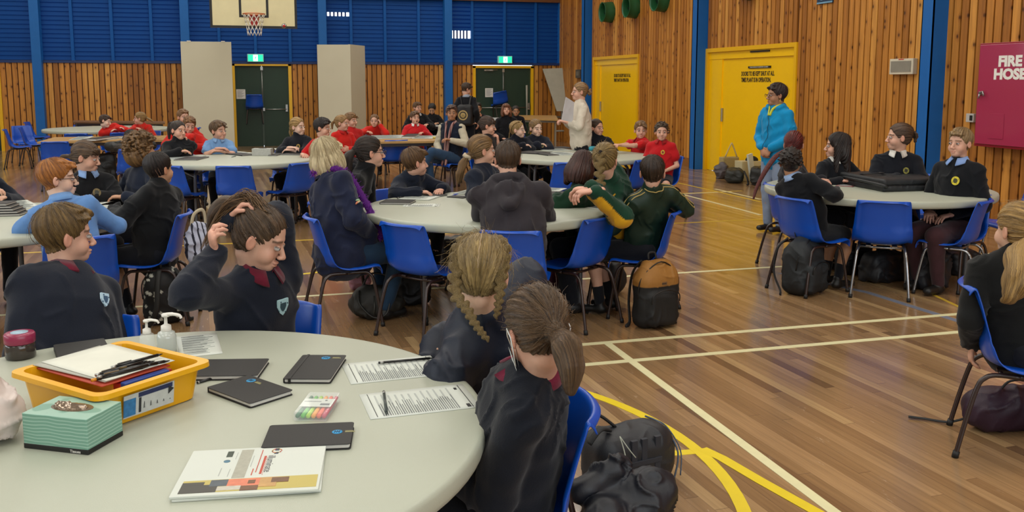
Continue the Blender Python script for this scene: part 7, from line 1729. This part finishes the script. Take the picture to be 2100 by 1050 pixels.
# maroon-lid jar, pump bottles, white bag
p = un(43, 733, TZ0); r = empty('jar', 'glass jar with a maroon screw lid behind the tray at far left', 'jar', (p[0], p[1], TZ0))
m = MB(); m.lathe([(0.040, 0), (0.045, 0.006), (0.045, 0.045), (0.040, 0.052), (0.001, 0.052)], 28); m.build('glass_body', plain('dark_jar_glass', '3a3430', 0.1), r)
m = MB(); m.lathe([(0.044, 0.050), (0.046, 0.052), (0.046, 0.078), (0.042, 0.083), (0.030, 0.084), (0.001, 0.083)], 28); lid = m.build('lid', plain('maroon_lid_plastic', '8c2a4a', 0.3), r)
m = MB(); m.cyl((0, 0, 0.083), (0, 0, 0.0845), 0.026, n=24); m.build('pale_sticker', plain('pale_blue_sticker', '9ab4c4', 0.5), lid)
for k, (px_, py_, s_, hx, lab) in enumerate(((343, 722, 1.0, 'd5d3cc', 'pump bottle with white nozzle pointing right behind the tray'), (303, 718, 0.80, 'b9c4c6', 'smaller clear pump bottle behind the tray, left of the white one'))):
    p = un(px_, py_, TZ0); r = empty('pump_bottle', lab, 'pump bottle', (p[0], p[1], TZ0), -0.3)
    m = MB(); m.lathe([(0.026*s_, 0), (0.030*s_, 0.004), (0.031*s_, 0.05*s_), (0.026*s_, 0.068*s_), (0.014*s_, 0.074*s_), (0.001, 0.074*s_)], 24); m.build('bottle_body', M_clear if k else plain('clear_gel_bottle', 'b8beb8', 0.12), r)
    m = MB(); m.lathe([(0.016*s_, 0.072*s_), (0.017*s_, 0.074*s_), (0.016*s_, 0.090*s_), (0.008*s_, 0.094*s_), (0.0055*s_, 0.096*s_), (0.005*s_, 0.118*s_), (0.013*s_, 0.120*s_), (0.013*s_, 0.128*s_), (0.001, 0.130*s_)], 20)
    m.tube(smooth_pts([(-0.008*s_, 0, 0.125*s_), (0.02*s_, 0, 0.128*s_), (0.045*s_, 0, 0.124*s_), (0.052*s_, 0, 0.114*s_)], 4), [0.009*s_]*5+[0.0075*s_]*4+[0.006*s_]*4, 10, flat=(0.7, 1)); m.build('pump_head', plain('white_pump_plastic', 'dcdad2', 0.35), r)
p = un(-60, 905, TZ0); F = Field((-0.16, -0.13, 0), (0.16, 0.13, 0.26), 0.007)
F.ell((0, 0, 0.07), (0.125, 0.10, 0.08), 0.03); F.ell((-0.02, 0, 0.14), (0.09, 0.07, 0.09), 0.03); F.cone((-0.04, 0, 0.18), (-0.06, 0, 0.235), 0.05, 0.02, 0.03); F.cutz(0.002)
V, Q = F.mesh(); V = wrinkle(V, Q, 0.016, 5, 0.06); V[:, 2] = np.maximum(V[:, 2], 0.0)
o = link('plastic_bag', to_mesh('plastic_bag', V, Q, plain('translucent_white_bag', 'cdbfb8', 0.35, var=0.08, nscale=12))); o.location = (p[0], p[1], TZ0); tag(o, 'crumpled white plastic bag at the left edge behind the tissue box', 'plastic bag')
# --- middle table
notebook([(788, 408), (849, 409), (846, 416), (782, 415)], 'black notebook at the left rim of the middle table', logo=None, group=None)
sheet([(838, 401), (898, 404), (885, 411), (815, 409)], 'stack of white papers beside the left notebook on the middle table', lines='h', th=0.006)
notebook([(880, 394), (914, 399), (905, 401), (860, 398)], 'black notebook by the navy hoodie sleeve', logo=None, th=0.01)
sheet([(830, 417), (900, 419), (905, 423), (825, 425)], 'printed form at the left of the middle table', lines='cols')
sheet([(955, 387), (985, 388), (975, 400), (948, 398)], 'open pages of a white book left of the charcoal jacket', lines='h', th=0.008)
notebook([(928, 400), (965, 402), (950, 406), (920, 403)], 'thin black notebook left of the charcoal jacket', logo=None, th=0.006)
notebook([(1130, 411), (1178, 413), (1175, 419), (1132, 419)], 'black notebook right of the charcoal jacket', logo=None)
sheet([(1120, 416), (1180, 418), (1176, 426), (1120, 424)], 'white sheet under the notebook right of the charcoal jacket', lines='h')
notebook([(1176, 404), (1205, 405), (1208, 411), (1180, 410)], 'black notebook under the plaited one\'s hand', logo=None)
notebook([(1124, 392), (1160, 392), (1150, 399), (1122, 398)], 'black notebook before the slumped green fleece', logo=None, th=0.008)
sheet([(1120, 385), (1160, 386), (1150, 393), (1118, 391)], 'white sheet before the slumped green fleece', lines='h')
pen((1182, 421), (1202, 416), 'black pen at the right of the middle table')
pen((815, 406), (835, 401), 'dark pen on the papers at the left of the middle table', z=TZ0+0.006)
sheet([(1200, 412), (1265, 420), (1258, 430), (1190, 424)], 'printed sheet at the right rim of the middle table', lines='cols')
# --- right table
c, a, w, h = rect([(1762, 365), (1876, 362), (1880, 378), (1755, 381)], TZ0+0.05)
r = empty('padded_case', 'black padded carry case with handle lying on the right table', 'case', (c[0]+0.02, c[1], TZ0), a)
M_case = plain('black_nylon_case', '1b1e22', 0.55, bump=0.3, bscale=300)
for k, (z0, z1, s_) in enumerate(((0, 0.048, 1.0), (0.052, 0.098, 0.98))):
    F = Field((-w-0.03, -h-0.03, z0-0.02), (w+0.03, h+0.03, z1+0.03), 0.008); F.rbox((0, 0, (z0+z1)/2), (w*s_, h*s_, (z1-z0)/2+0.004), 0.02, 0.01); V, Q = F.mesh(); V = wrinkle(V, Q, 0.004, k); V[:, 2] = np.maximum(V[:, 2], 0.001); link('case_half', to_mesh('case_half', V, Q, M_case), r)
m = MB(); m.box((-w*0.99, -h*0.99, 0.047), (w*0.99, h*0.99, 0.053)); m.build('zip', plain('dark_zip', '0c0c0e', 0.4), r)
m = MB(); m.tube(smooth_pts([(-w*0.9, -h, 0.04), (-w*1.1, -h-0.02, 0.06), (-w*1.12, 0, 0.07), (-w*0.9, h, 0.06)], 5), 0.012, 8); m.tube(smooth_pts([(-w*0.5, h, 0.08), (-w*0.8, 0, 0.115), (-w*0.2, 0, 0.12), (w*0.2, h, 0.09)], 5), 0.010, 8, flat=(0.5, 1)); m.build('carry_strap', M_case, r)
for k, (q, lab) in enumerate((([(1675, 359), (1755, 362), (1745, 372), (1650, 368)], 'white papers before the long loose hair on the right table'), ([(1630, 363), (1680, 364), (1675, 372), (1620, 372)], 'white papers by the hand of the dark red ponytail'), ([(1725, 376), (1760, 378), (1750, 384), (1715, 382)], 'small pinkish card beside the padded case'))):
    sheet(q, lab, lines='h', th=0.004, mat=plain('pinkish_card', '8a5a58', 0.6) if k == 2 else None)
sheet([(1910, 374), (1985, 374), (1998, 382), (1915, 384)], 'white printed pages beneath pens before the gold-badged jumper', lines='h', th=0.005)
pen((1900, 376), (1938, 374), 'black pen lying left of the printed pages on the right table'); pen((1930, 380), (1972, 379), 'black pen lying on the printed pages on the right table', z=TZ0+0.007)
sheet([(1950, 386), (2005, 386), (2015, 393), (1955, 394)], 'printed form at the right rim of the right table', lines='cols')
# --- table with grey box
c, a, w, h = rect([(520, 301), (558, 301), (558, 306), (517, 306)], TZ0+0.09)
r = empty('tissue_box', 'light grey marbled tissue box on the round table before the pale blue shirt', 'tissue box', (c[0], c[1], TZ0), a)
m = MB(); m.rbox((-0.115, -0.06, 0), (0.115, 0.06, 0.085), 0.004); m.build('carton', plain('grey_marbled_carton', 'a5a6a0', 0.5, var=0.25, nscale=60), r); m = MB(); m.prism([(0.05*cos(t), 0.025*sin(t)) for t in np.linspace(0, 6.2, 16)], 0.0845, 0.087); m.build('slot', M_black, r)
for k, (q, lab, nb) in enumerate((([(355, 320), (400, 320), (402, 328), (345, 327)], 'white paper pile at the left of the table with the grey box', 0), ([(372, 321), (418, 321), (416, 327), (368, 327)], 'closed notebook by the dark ponytailed one\'s hand', 1), ([(455, 311), (490, 309), (500, 315), (462, 318)], 'open white book before the pale blue shirt', 0), ([(478, 314), (512, 312), (510, 317), (480, 319)], 'dark notebook beside the open white book', 1), ([(570, 305), (592, 304), (585, 311), (560, 311)], 'white book right of the grey box', 0), ([(585, 311), (640, 311), (632, 317), (590, 316)], 'dark notebook at the right of the table with the grey box', 1), ([(558, 314), (575, 314), (573, 318), (556, 318)], 'small dark notebook just right of the grey box', 1), ([(600, 308), (650, 311), (640, 315), (600, 312)], 'white sheet under the dark notebook by the red polo', 0))):
    if nb: notebook(q, lab, logo=None, th=0.012)
    else: sheet(q, lab, lines='h', th=0.006)
pen((475, 322), (484, 320), 'black pen lying alone on the table with the grey box'); pen((440, 313), (470, 311), 'pen beside the open white book')
# --- table with pencil cases
for k, (px_, py_, hx, L, lab) in enumerate(((1190, 303, 'b56a88', 0.12, 'pink patterned pencil case before the clasped hands'), (1222, 306, '2a8fa0', 0.09, 'teal pencil case right of the pink one'))):
    p = un(px_, py_, TZ0+0.02); F = Field((-L-0.03, -0.05, -0.005), (L+0.03, 0.05, 0.08), 0.008); F.cone((-L*0.8, 0, 0.03), (L*0.8, 0, 0.03), 0.03, 0.028, 0.01); V, Q = F.mesh(); V = wrinkle(V, Q, 0.004, k); o = link('pencil_case', to_mesh('pencil_case', V, Q, plain('pencil_case_'+hx, hx, 0.6, var=0.5, nscale=50))); o.location = (p[0], p[1], TZ0+0.002); o.rotation_euler = (0, 0, 0.2); tag(o, lab, 'pencil case')
for k, (q, lab, nb) in enumerate((([(1080, 311), (1098, 308), (1120, 312), (1075, 316)], 'notebook at the left of the table with the pencil cases', 1), ([(1108, 305), (1150, 303), (1165, 309), (1112, 311)], 'white papers in the middle of the table with the pencil cases', 0), ([(1110, 314), (1135, 313), (1133, 317), (1112, 318)], 'small dark notebook on the table with the pencil cases', 1), ([(1135, 313), (1178, 312), (1180, 318), (1140, 319)], 'white pages on the near side of the table with the pencil cases', 0), ([(1125, 301), (1165, 300), (1168, 303), (1128, 304)], 'black notebook at the far side of the table with the pencil cases', 1))):
    if nb: notebook(q, lab, logo=None, th=0.012)
    else: sheet(q, lab, lines='h', th=0.005)
# --- left table
z = TZ0
for k in range(5):
    c0, c1 = un(-30, 452-k*6, z+0.014)[:2], un(60, 447-k*6, z+0.014)[:2]
    cc = (c0+c1)/2+np.array([-0.02*k+0.03, 0.035*0]); notebook(None, ('black notebook at the bottom of the stack on the left table', 'black notebook second from the bottom of the left stack', 'black notebook in the middle of the left stack', 'black notebook second from the top of the left stack', 'black notebook on top of the stack on the left table')[k], z=z, th=0.0155, logo=None, rot=-0.15+0.05*(k % 2), c=cc*0+un(10, 440, TZ0)[:2]+np.array([-0.022*k, 0.012*k]), wh=(0.13, 0.088), group='black notebooks stacked on the left table'); z += 0.016
sheet([(20, 412), (60, 410), (80, 424), (40, 428)], 'white sheet behind the notebook stack on the left table', lines='h'); sheet([(180, 420), (236, 424), (240, 434), (186, 432)], 'printed form at the right of the left table', lines='cols')
pen((182, 417), (200, 415), 'black pen on the left table before the fringe wearer'); pen((184, 430), (235, 428), 'long black pencil on the printed form of the left table', z=TZ0+0.003, name='pencil')
sheet([(180, 411), (215, 413), (232, 417), (190, 418)], 'white sheet near the hand on the left table', lines='h')
# --- back tables
notebook([(196, 279), (222, 279), (220, 285), (190, 285)], 'pile of grey books before the leaning red sleeve', logo=None, th=0.03)
for q, lab, zz in (([(152, 281), (182, 280), (186, 287), (150, 287)], 'white papers on the left wooden table', .7315), ([(232, 280), (250, 280), (250, 287), (230, 287)], 'white papers at the right end of the left wooden table', .7315), ([(770, 278), (830, 277), (838, 284), (765, 285)], 'white papers spread before the raised hand on the back wooden table', .7315), ([(850, 278), (890, 279), (895, 284), (852, 285)], 'white papers before the open-mouthed one', .7315), ([(700, 283), (735, 280), (742, 287), (705, 290)], 'white papers at the left end of the back wooden table', .7315)): sheet(q, lab, z=zz, lines='h', th=0.005)
notebook([(832, 274), (856, 274), (856, 280), (828, 280)], 'black pencil case or device before the open-mouthed one', z=.7315, logo=None, th=0.03, name='black_case')
sheet([(872, 251), (905, 252), (908, 255), (872, 255)], 'blue-white papers on the small table by the blue post', z=.7415, lines='h', th=0.005)
p = un(893, 284, .7315); tag(MB().lathe([(0.025, 0), (0.045, 0), (0.045, 0.03), (0.025, 0.03), (0.025, 0)], 20).build('tape_roll', plain('yellow_tape', 'c8b860', 0.5), None, (p[0], p[1], .7315)), 'roll of yellow tape beside the striped scarf', 'tape')
# papers held by the presenter at the back
p = at_depth(1164, 226, 11.65); m = MB(); m.add([(0.0, -0.12, -0.12), (0.0, 0.10, -0.16), (0.03, 0.09, 0.10), (0.02, -0.06, 0.17), (0.004, -0.12, -0.12), (0.004, 0.10, -0.16), (0.034, 0.09, 0.10), (0.024, -0.06, 0.17)], [(0,1,2,3),(7,6,5,4),(0,4,5,1),(1,5,6,2),(2,6,7,3),(3,7,4,0)], 0)
o = m.build('held_papers', plain('white_paper_held', 'c8c8cc', 0.7), None, tuple(p), radians(-60)); tag(o, 'sheaf of white papers held up by the cream sweatshirt wearer', 'paper')

# ================================================================== BAGS ON THE FLOOR
def soft(name, mat, prims, seed, amp, cutz=0.003, res=0.01, parent=None, bounds=None, wl=0.09, attr=None):
    lo = np.array(bounds[0], float); hi = np.array(bounds[1], float); F = Field(lo, hi, res); prims(F)
    if cutz is not None: F.cutz(cutz)
    V, Q = F.mesh(); V = wrinkle(V, Q, amp, seed, wl); V[:, 2] = np.maximum(V[:, 2], 0.001); at = None
    if attr: C = np.tile([0., 0, 0, 1], (len(V), 1)); attr(V, C); at = {'Col': C}
    return link(name, to_mesh(name, V, Q, mat, at), parent)
def un_X(x, y, X):
    d = ray(x, y); return np.array([0, 0, CAMH]) + d*(X/d[0])
M_bagc = attr_mat('bag_fabric', 0.6, 0.3, 260, spec=0.35)
def backpack(px, py, rotdeg, label, size=(0.17, 0.10, 0.44), top='1a1a1c', bottom=None, split=0.3, tilt=0.0, pocket=True, at=None, strap='141416', lay=False, seed=1, patch=None, dots=None):
    p = un(px, py) if at is None else at; w, d, H_ = size
    r = empty('backpack', label, 'backpack', (p[0], p[1], 0), radians(rotdeg-90))
    def col(V, C):
        C[:, :3] = lin(top)
        if bottom: C[V[:, 2] < split, :3] = lin(bottom)
        if dots is not None:
            rs = np.random.RandomState(3)
            for i in range(120):
                q = V[rs.randint(len(V))]
                if abs(q[0]) < w*0.35: continue
                C[((V-q)**2*np.array([1, 0.3, 1])).sum(1) < (0.012 if i % 2 else 0.009)**2, :3] = lin(dots)
    T = tilt
    def pr(F):
        F.rbox((0, 0, H_*0.42), (w, d, H_*0.42), 0.075, 0.03); F.ell((0, T*0.3, H_*0.78), (w*0.88, d*0.82, H_*0.22), 0.05)
        if pocket: F.rbox((0, -d*0.95, H_*0.30), (w*0.78, d*0.42, H_*0.27), 0.05, 0.015)
    soft('bag_body', M_bagc, pr, seed, 0.010, res=0.008, parent=r, bounds=((-w-.1, -d*2-.1, 0), (w+.1, d+.12, H_+.12)), attr=col)
    m = MB()
    m.tube(smooth_pts([(-w*0.7, -d*1.36, H_*0.40), (-w*0.62, -d*1.40, H_*0.52), (0, -d*1.38, H_*0.58), (w*0.62, -d*1.40, H_*0.52), (w*0.7, -d*1.36, H_*0.40)], 5), 0.004, 6) if pocket else None
    m.tube(smooth_pts([(-w*1.0, -d*0.3, H_*0.45), (-w*0.92, -d*0.5, H_*0.75), (0, -d*0.62, H_*0.97), (w*0.92, -d*0.5, H_*0.75), (w*1.0, -d*0.3, H_*0.45)], 5), 0.0045, 6)
    m.build('zip', plain('bag_zip_dark', '0a0a0a', 0.4), r)
    m = MB(); m.tube(smooth_pts([(-0.03, d*0.5, H_*0.97), (-0.025, d*0.6, H_*1.06), (0.025, d*0.6, H_*1.06), (0.03, d*0.5, H_*0.97)], 4), 0.008, 8, flat=(1, 0.6)); m.build('grab_handle', plain('bag_strap_'+strap, strap, 0.7), r)
    for sx in (-1, 1):
        m = MB(); m.tube(smooth_pts([(sx*w*0.4, d*0.9, H_*0.95), (sx*w*0.62, d*1.5, H_*0.75), (sx*w*0.75, d*1.6, H_*0.35), (sx*w*0.95, d*0.9, H_*0.07), (sx*w*1.25, d*0.6, 0.008)], 6), 0.017, 8, flat=(0.45, 1)); m.build('shoulder_strap', plain('bag_strap_'+strap, strap, 0.7), r)
    if patch:
        m = MB(); z0 = H_*patch[1]; m.box((-0.026, -d*patch[2]-0.004, z0-0.011), (0.026, -d*patch[2]+0.004, z0+0.011)); m.build('brand_patch', plain('bag_patch', patch[0], 0.6), r)
        m = MB(); m.box((-0.018, -d*patch[2]-0.0055, z0-0.002), (0.018, -d*patch[2]-0.003, z0+0.003)); m.build('patch_print', plain('patch_print_dark', '2a211a', 0.6), r)
    return r
backpack(1343, 668, 102, 'tan and black backpack standing upright on the floor right of the middle table', (0.160, 0.085, 0.46), '96682f', '1a1a1a', 0.285, patch=('6f5232', 0.665, 1.02), strap='141414', seed=3)
backpack(1645, 600, 118, 'charcoal backpack standing under the chair at the left of the right table', (0.17, 0.11, 0.45), '23272a', '1a1c1e', 0.10, strap='0e0e10', seed=5)
backpack(340, 662, -65, 'black backpack with white printed pattern on its straps, beneath the crop-haired one\'s chair', (0.135, 0.08, 0.40), '141414', None, 0, dots='b9b9ac', seed=6, strap='1c1c1a')
def bag_lump(px, py, rot, label, prims, bounds, hexc, seed, amp=0.014, name='bag', cat='bag', res=0.010, fn=None, z=0.0, nylon=0.55):
    p = un(px, py, z); r = empty(name, label, cat, (p[0], p[1], z), radians(rot))
    soft('bag_body', plain('bag_'+hexc, hexc, nylon, var=0.2, nscale=20, bump=0.2, bscale=200), prims, seed, amp, res=res, parent=r, bounds=bounds)
    if fn: fn(r)
    return r
def hb(F): F.ell((0, 0, 0.09), (0.19, 0.11, 0.11), 0.03); F.ell((-0.02, 0, 0.17), (0.12, 0.07, 0.06), 0.05)
def hbf(r):
    m = MB(); m.tube(smooth_pts([(-0.11, -0.05, 0.20), (-0.10, -0.10, 0.12), (0.0, -0.13, 0.03), (0.09, -0.12, 0.06), (0.11, -0.07, 0.19)], 6), 0.007, 8); m.tube(smooth_pts([(-0.10, 0.02, 0.20), (-0.04, 0.02, 0.30), (0.08, 0.0, 0.29), (0.11, 0.0, 0.19)], 6), 0.007, 8); m.build('handle', plain('black_leather_handle', '1a1916', 0.45), r)
    m = MB(); m.tube([(0.0, -0.118, 0.04), (0.005, -0.115, 0.10), (0.0, -0.085, 0.17)], 0.006, 6); m.build('zip', plain('bag_zip_grey', '3a3a34', 0.4), r)
bag_lump(772, 650, -15, 'black slouchy handbag on the floor under the left empty chair of the middle table', hb, ((-.3, -.22, 0), (.3, .22, .3)), '1d1c17', 11, fn=hbf, name='handbag')
bag_lump(848, 622, 0, 'black bag behind the slouchy handbag, near the middle table\'s legs', lambda F: F.rbox((0, 0, 0.13), (0.12, 0.08, 0.13), 0.05, 0.02), ((-.2, -.2, 0), (.2, .2, .35)), '101012', 12)
bag_lump(736, 592, 10, 'pink and dark patterned bag under the blonde bob\'s chair', lambda F: F.rbox((0, 0, 0.13), (0.08, 0.05, 0.14), 0.03, 0.02), ((-.2, -.2, 0), (.2, .2, .35)), 'a8788a', 13)
def pinkb(F): F.rbox((0, 0, 0.16), (0.14, 0.08, 0.16), 0.06, 0.02)
bag_lump(1152, 606, 0, 'maroon pink bag standing beneath the middle table', pinkb, ((-.25, -.2, 0), (.25, .2, .4)), '6d1f3c', 14, name='backpack', cat='backpack')
bag_lump(940, 560, 0, 'black bag beneath the middle table left of the charcoal jacket', lambda F: F.rbox((0, 0, 0.16), (0.16, 0.09, 0.16), 0.06, 0.02), ((-.25, -.2, 0), (.25, .2, .4)), '0f0f11', 15)
bag_lump(1260, 600, 0, 'dark crumpled bag on the floor between the tan backpack and middle table', lambda F: F.ell((0, 0, 0.12), (0.09, 0.07, 0.14), 0.02), ((-.2, -.2, 0), (.2, .2, .35)), '1a1a1c', 16)
# striped tote hung on the chair back
p = at_depth(408, 505, 6.12)
r = empty('tote_bag', 'pale blue striped tote bag hanging on the crop-haired one\'s chair', 'bag', (p[0], p[1], p[2]-0.14), 0.5)
t = NT('striped_tote_cloth'); wv = t.n('ShaderNodeTexWave', bands_direction='X', i_Scale=9.0, i_Distortion=1.5); t.l(t.coord(), wv.inputs[0]); t.base(t.mix(t.ramp(wv.outputs['Fac'], [(0.75, 0.0), (0.85, 1.0)]), lin('a7abbe'), lin('1c1c2c'))); t.rough(0.8)
F = Field((-.2, -.2, -.1), (.2, .2, .5), 0.01); F.ell((0, 0, 0.14), (0.09, 0.06, 0.17), 0.03); V, Q = F.mesh(); V = wrinkle(V, Q, 0.02, 4); link('bag_body', to_mesh('bag_body', V, Q, t.m), r)
m = MB(); m.tube(smooth_pts([(-0.05, 0, 0.26), (-0.03, -0.01, 0.36), (0.04, 0, 0.38), (0.06, 0.01, 0.27)], 6), 0.012, 8, flat=(1, 0.5)); m.build('handle', plain('cream_strap', 'b3a88e', 0.8), r)
# near right pile: open backpack with luggage tag and a bunched jacket
def nb1(F): F.rbox((0, 0, 0.16), (0.22, 0.13, 0.16), 0.09, 0.03); F.ell((0.17, 0.02, 0.15), (0.12, 0.12, 0.15), 0.05)
def nb1f(r):
    r.scale = (0.80, 0.80, 0.80)
    m = MB(); m.tube(smooth_pts([(0.20, -0.13, 0.05), (0.245, -0.10, 0.18), (0.235, 0.02, 0.28), (0.20, 0.12, 0.30)], 6), 0.005, 6); m.tube(smooth_pts([(0.265, -0.1, 0.05), (0.30, -0.05, 0.16), (0.29, 0.06, 0.25), (0.24, 0.12, 0.28)], 6), 0.004, 6); m.build('zip', plain('bag_zip_slate', '3c4858', 0.4), r)
    m = MB(); [m.rbox((x, -0.135, 0.10), (x+0.035, -0.115, 0.30), 0.004) for x in (-0.06, 0.0, 0.08)]; m.rbox((-0.12, -0.14, 0.17), (0.12, -0.12, 0.195), 0.004); m.build('webbing', plain('bag_webbing', '24262e', 0.7), r)
    m = MB(); m.tube(smooth_pts([(-0.12, -0.02, 0.33), (-0.20, -0.06, 0.36), (-0.26, -0.06, 0.30)], 5), 0.02, 8, flat=(0.5, 1)); m.tube(smooth_pts([(-0.05, 0.03, 0.32), (-0.16, 0.04, 0.40), (-0.26, 0.04, 0.37)], 5), 0.016, 8, flat=(0.5, 1)); m.build('shoulder_strap', plain('bag_strap_141416', '141416', 0.7), r)
    m = MB(); m.tube(smooth_pts([(-0.13, -0.13, 0.34), (-0.125, -0.17, 0.26), (-0.135, -0.20, 0.19)], 5), 0.003, 6); m.tube(smooth_pts([(-0.13, -0.13, 0.34), (-0.10, -0.17, 0.28), (-0.07, -0.18, 0.24)], 5), 0.003, 6)
    m.box((-0.17, -0.21, 0.07), (-0.10, -0.205, 0.19)); m.build('luggage_tag', plain('pale_luggage_tag', 'a8ab9c', 0.6), r)
bag_lump(1283, 1000, 12, 'big dark backpack with pale luggage tag behind the nearest blue chair', nb1, ((-.35, -.25, 0), (.42, .25, .45)), '1a1c22', 21, fn=nb1f, name='backpack', cat='backpack', res=0.008, amp=0.008)
def jk(F):
    F.ell((0, 0, 0.13), (0.19, 0.15, 0.15), 0.05); F.cone((-0.22, 0.03, 0.24), (-0.03, 0.02, 0.33), 0.05, 0.045, 0.04); F.ell((0.10, -0.02, 0.22), (0.12, 0.10, 0.09), 0.05); F.ell((-0.16, -0.1, 0.12), (0.12, 0.1, 0.14), 0.05)
    F.ell((0.0, -0.02, 0.36), (0.045, 0.035, 0.06), 0.01, sub=True)
p = un(1285, 1110); r = empty('jacket', 'bunched navy jacket lying at the bottom of the picture, right of the nearest chair', 'jacket', (p[0], p[1], 0), 0.1); r.scale = (0.85, 0.85, 0.85)
soft('cloth_body', plain('navy_nylon_jacket', '10131d', 0.5, var=0.2, bump=0.2), jk, 22, 0.022, res=0.008, parent=r, bounds=((-.38, -.3, 0), (.36, .3, .48)), wl=0.07)
# purple bag and trailing strap at the right edge
def pbg(F): F.cone((-0.13, 0, 0.10), (0.16, 0, 0.10), 0.105, 0.105, 0.03)
def pbf(r):
    m = MB(); m.tube(smooth_pts([(-0.08, -0.03, 0.20), (-0.04, -0.04, 0.245), (0.08, -0.04, 0.245), (0.12, -0.03, 0.2)], 5), 0.009, 8, flat=(0.6, 1)); m.build('handle', plain('bag_strap_141416', '141416', 0.7), r)
    m = MB(); m.tube(smooth_pts([(-0.20, 0.02, 0.05), (-0.27, 0.06, 0.014), (-0.36, 0.12, 0.010), (-0.42, 0.15, 0.010)], 6), 0.010, 8, flat=(0.5, 1)); m.build('trailing_strap', plain('bag_strap_141416', '141416', 0.7), r)
bag_lump(2072, 878, -12, 'dark purple sports bag on the floor under the right-edge chair', pbg, ((-.3, -.2, 0), (.32, .2, .3)), '2a1226', 23, fn=pbf, name='sports_bag')
# bags by the wide yellow door
def bd(F): F.rbox((0, 0, 0.11), (0.27, 0.14, 0.11), 0.07, 0.03)
bag_lump(1506, 373, 60, 'black holdall with strap lying in front of the wide yellow door', bd, ((-.4, -.25, 0), (.4, .25, .35)), '1f211c', 31, name='holdall', fn=lambda r: MB().tube(smooth_pts([(-0.2, -0.15, 0.2), (-0.33, -0.2, 0.10), (-0.36, -0.22, 0.012), (-0.50, -0.2, 0.012)], 6), 0.016, 8, flat=(0.5, 1)).build('shoulder_strap', plain('bag_strap_141416', '141416', 0.7), r))
bag_lump(1556, 378, 60, 'second black bag behind the holdall by the wide yellow door', lambda F: F.rbox((0, 0, 0.14), (0.2, 0.13, 0.14), 0.07, 0.03), ((-.3, -.25, 0), (.3, .25, .4)), '191b1a', 32)
bag_lump(1480, 366, 0, 'patterned scarf-like bag at the left of the bag pile', lambda F: F.ell((0, 0, 0.12), (0.12, 0.1, 0.16), 0.03), ((-.25, -.2, 0), (.25, .2, .35)), '4a4448', 33, amp=0.025)
p = (7.86, un_X(1494, 362, 7.86)[1]); r = empty('tote_bag', 'wicker-coloured tote bag with rope handles by the wide yellow door', 'bag', (p[0], p[1], 0), 0)
m = MB(); m.rbox((-0.16, -0.08, 0.002), (0.16, 0.08, 0.34), 0.03); m.build('bag_body', plain('woven_beige', '9a8a5c', 0.8, var=0.35, nscale=60), r); m = MB(); m.tube(smooth_pts([(-0.11, -0.06, 0.34), (0.0, -0.05, 0.56), (0.03, -0.05, 0.56), (0.12, -0.06, 0.34)], 3), 0.012, 8); m.build('rope_handle', plain('rope', 'b9a878', 0.8), r)
p = (7.84, un_X(1534, 362, 7.84)[1]); r = empty('cardboard_box', 'cream open box behind the black bags by the wide yellow door', 'box', (p[0], p[1], 0), 0)
m = MB(); m.rbox((-0.19, -0.12, 0.002), (0.19, 0.12, 0.33), 0.01); m.build('box_body', plain('cream_card', 'b8ab84', 0.7), r); m = MB(); m.ell((0.06, 0, 0.34), (0.11, 0.09, 0.07), 14, 10); m.build('black_contents', plain('black_cloth', '151412', 0.8), r)
p = un(1544, 374); r = empty('leaning_board', 'narrow white board leaning on the bag pile left of the blue jacket', 'board', (p[0], p[1], 0), 0.3)
m = MB(); m.box((-0.05, -0.02, 0.02), (0.05, 0.02, 0.48), 0, Matrix.Rotation(radians(-12), 4, 'Y')); m.build('board_panel', plain('white_board_edge', 'c4c8bc', 0.5), r)
# bags beneath other tables
for px_, py_, hx, lab, sz in ((1812, 575, '14161c', 'black bag beneath the right table behind the square-on chair', (.20, .10, .12)), (1905, 590, '191c24', 'dark bag beneath the right table by the grey leg', (.15, .09, .15)), (1965, 560, '101218', 'dark bag on the floor under the gold-badged jumper', (.16, .1, .1)), (1745, 560, '121318', 'dark bag beneath the right table near the bare legs', (.12, .1, .12)), (925, 350, '2c2a44', 'bag with purple pattern under the striped scarf wearer\'s chair', (.12, .1, .12)), (212, 380, '17181a', 'black coat and bag heap under the left wooden table', (.2, .15, .25))):
    bag_lump(px_, py_, 10, lab, lambda F, sz=sz: F.rbox((0, 0, sz[2]), sz, 0.05, 0.03), ((-.35, -.25, 0), (.35, .25, .6)), hx, px_ % 50, amp=0.02)


# things whose only part is one mesh become that mesh
for r in [o for o in S.objects if o.type == 'EMPTY' and o.parent is None and len(o.children) == 1 and 'label' in o.keys()]:
    c = r.children[0]
    if len(c.children) or c.type != 'MESH': continue
    nm = r.name; props = {k: r[k] for k in ('label', 'category', 'group') if k in r.keys()}
    loc, rot, sc = r.location.copy(), r.rotation_euler.copy(), r.scale.copy()
    bpy.data.objects.remove(r); c.parent = None; c.location = loc; c.rotation_euler = rot; c.scale = sc; c.name = nm
    for k, v in props.items(): c[k] = v
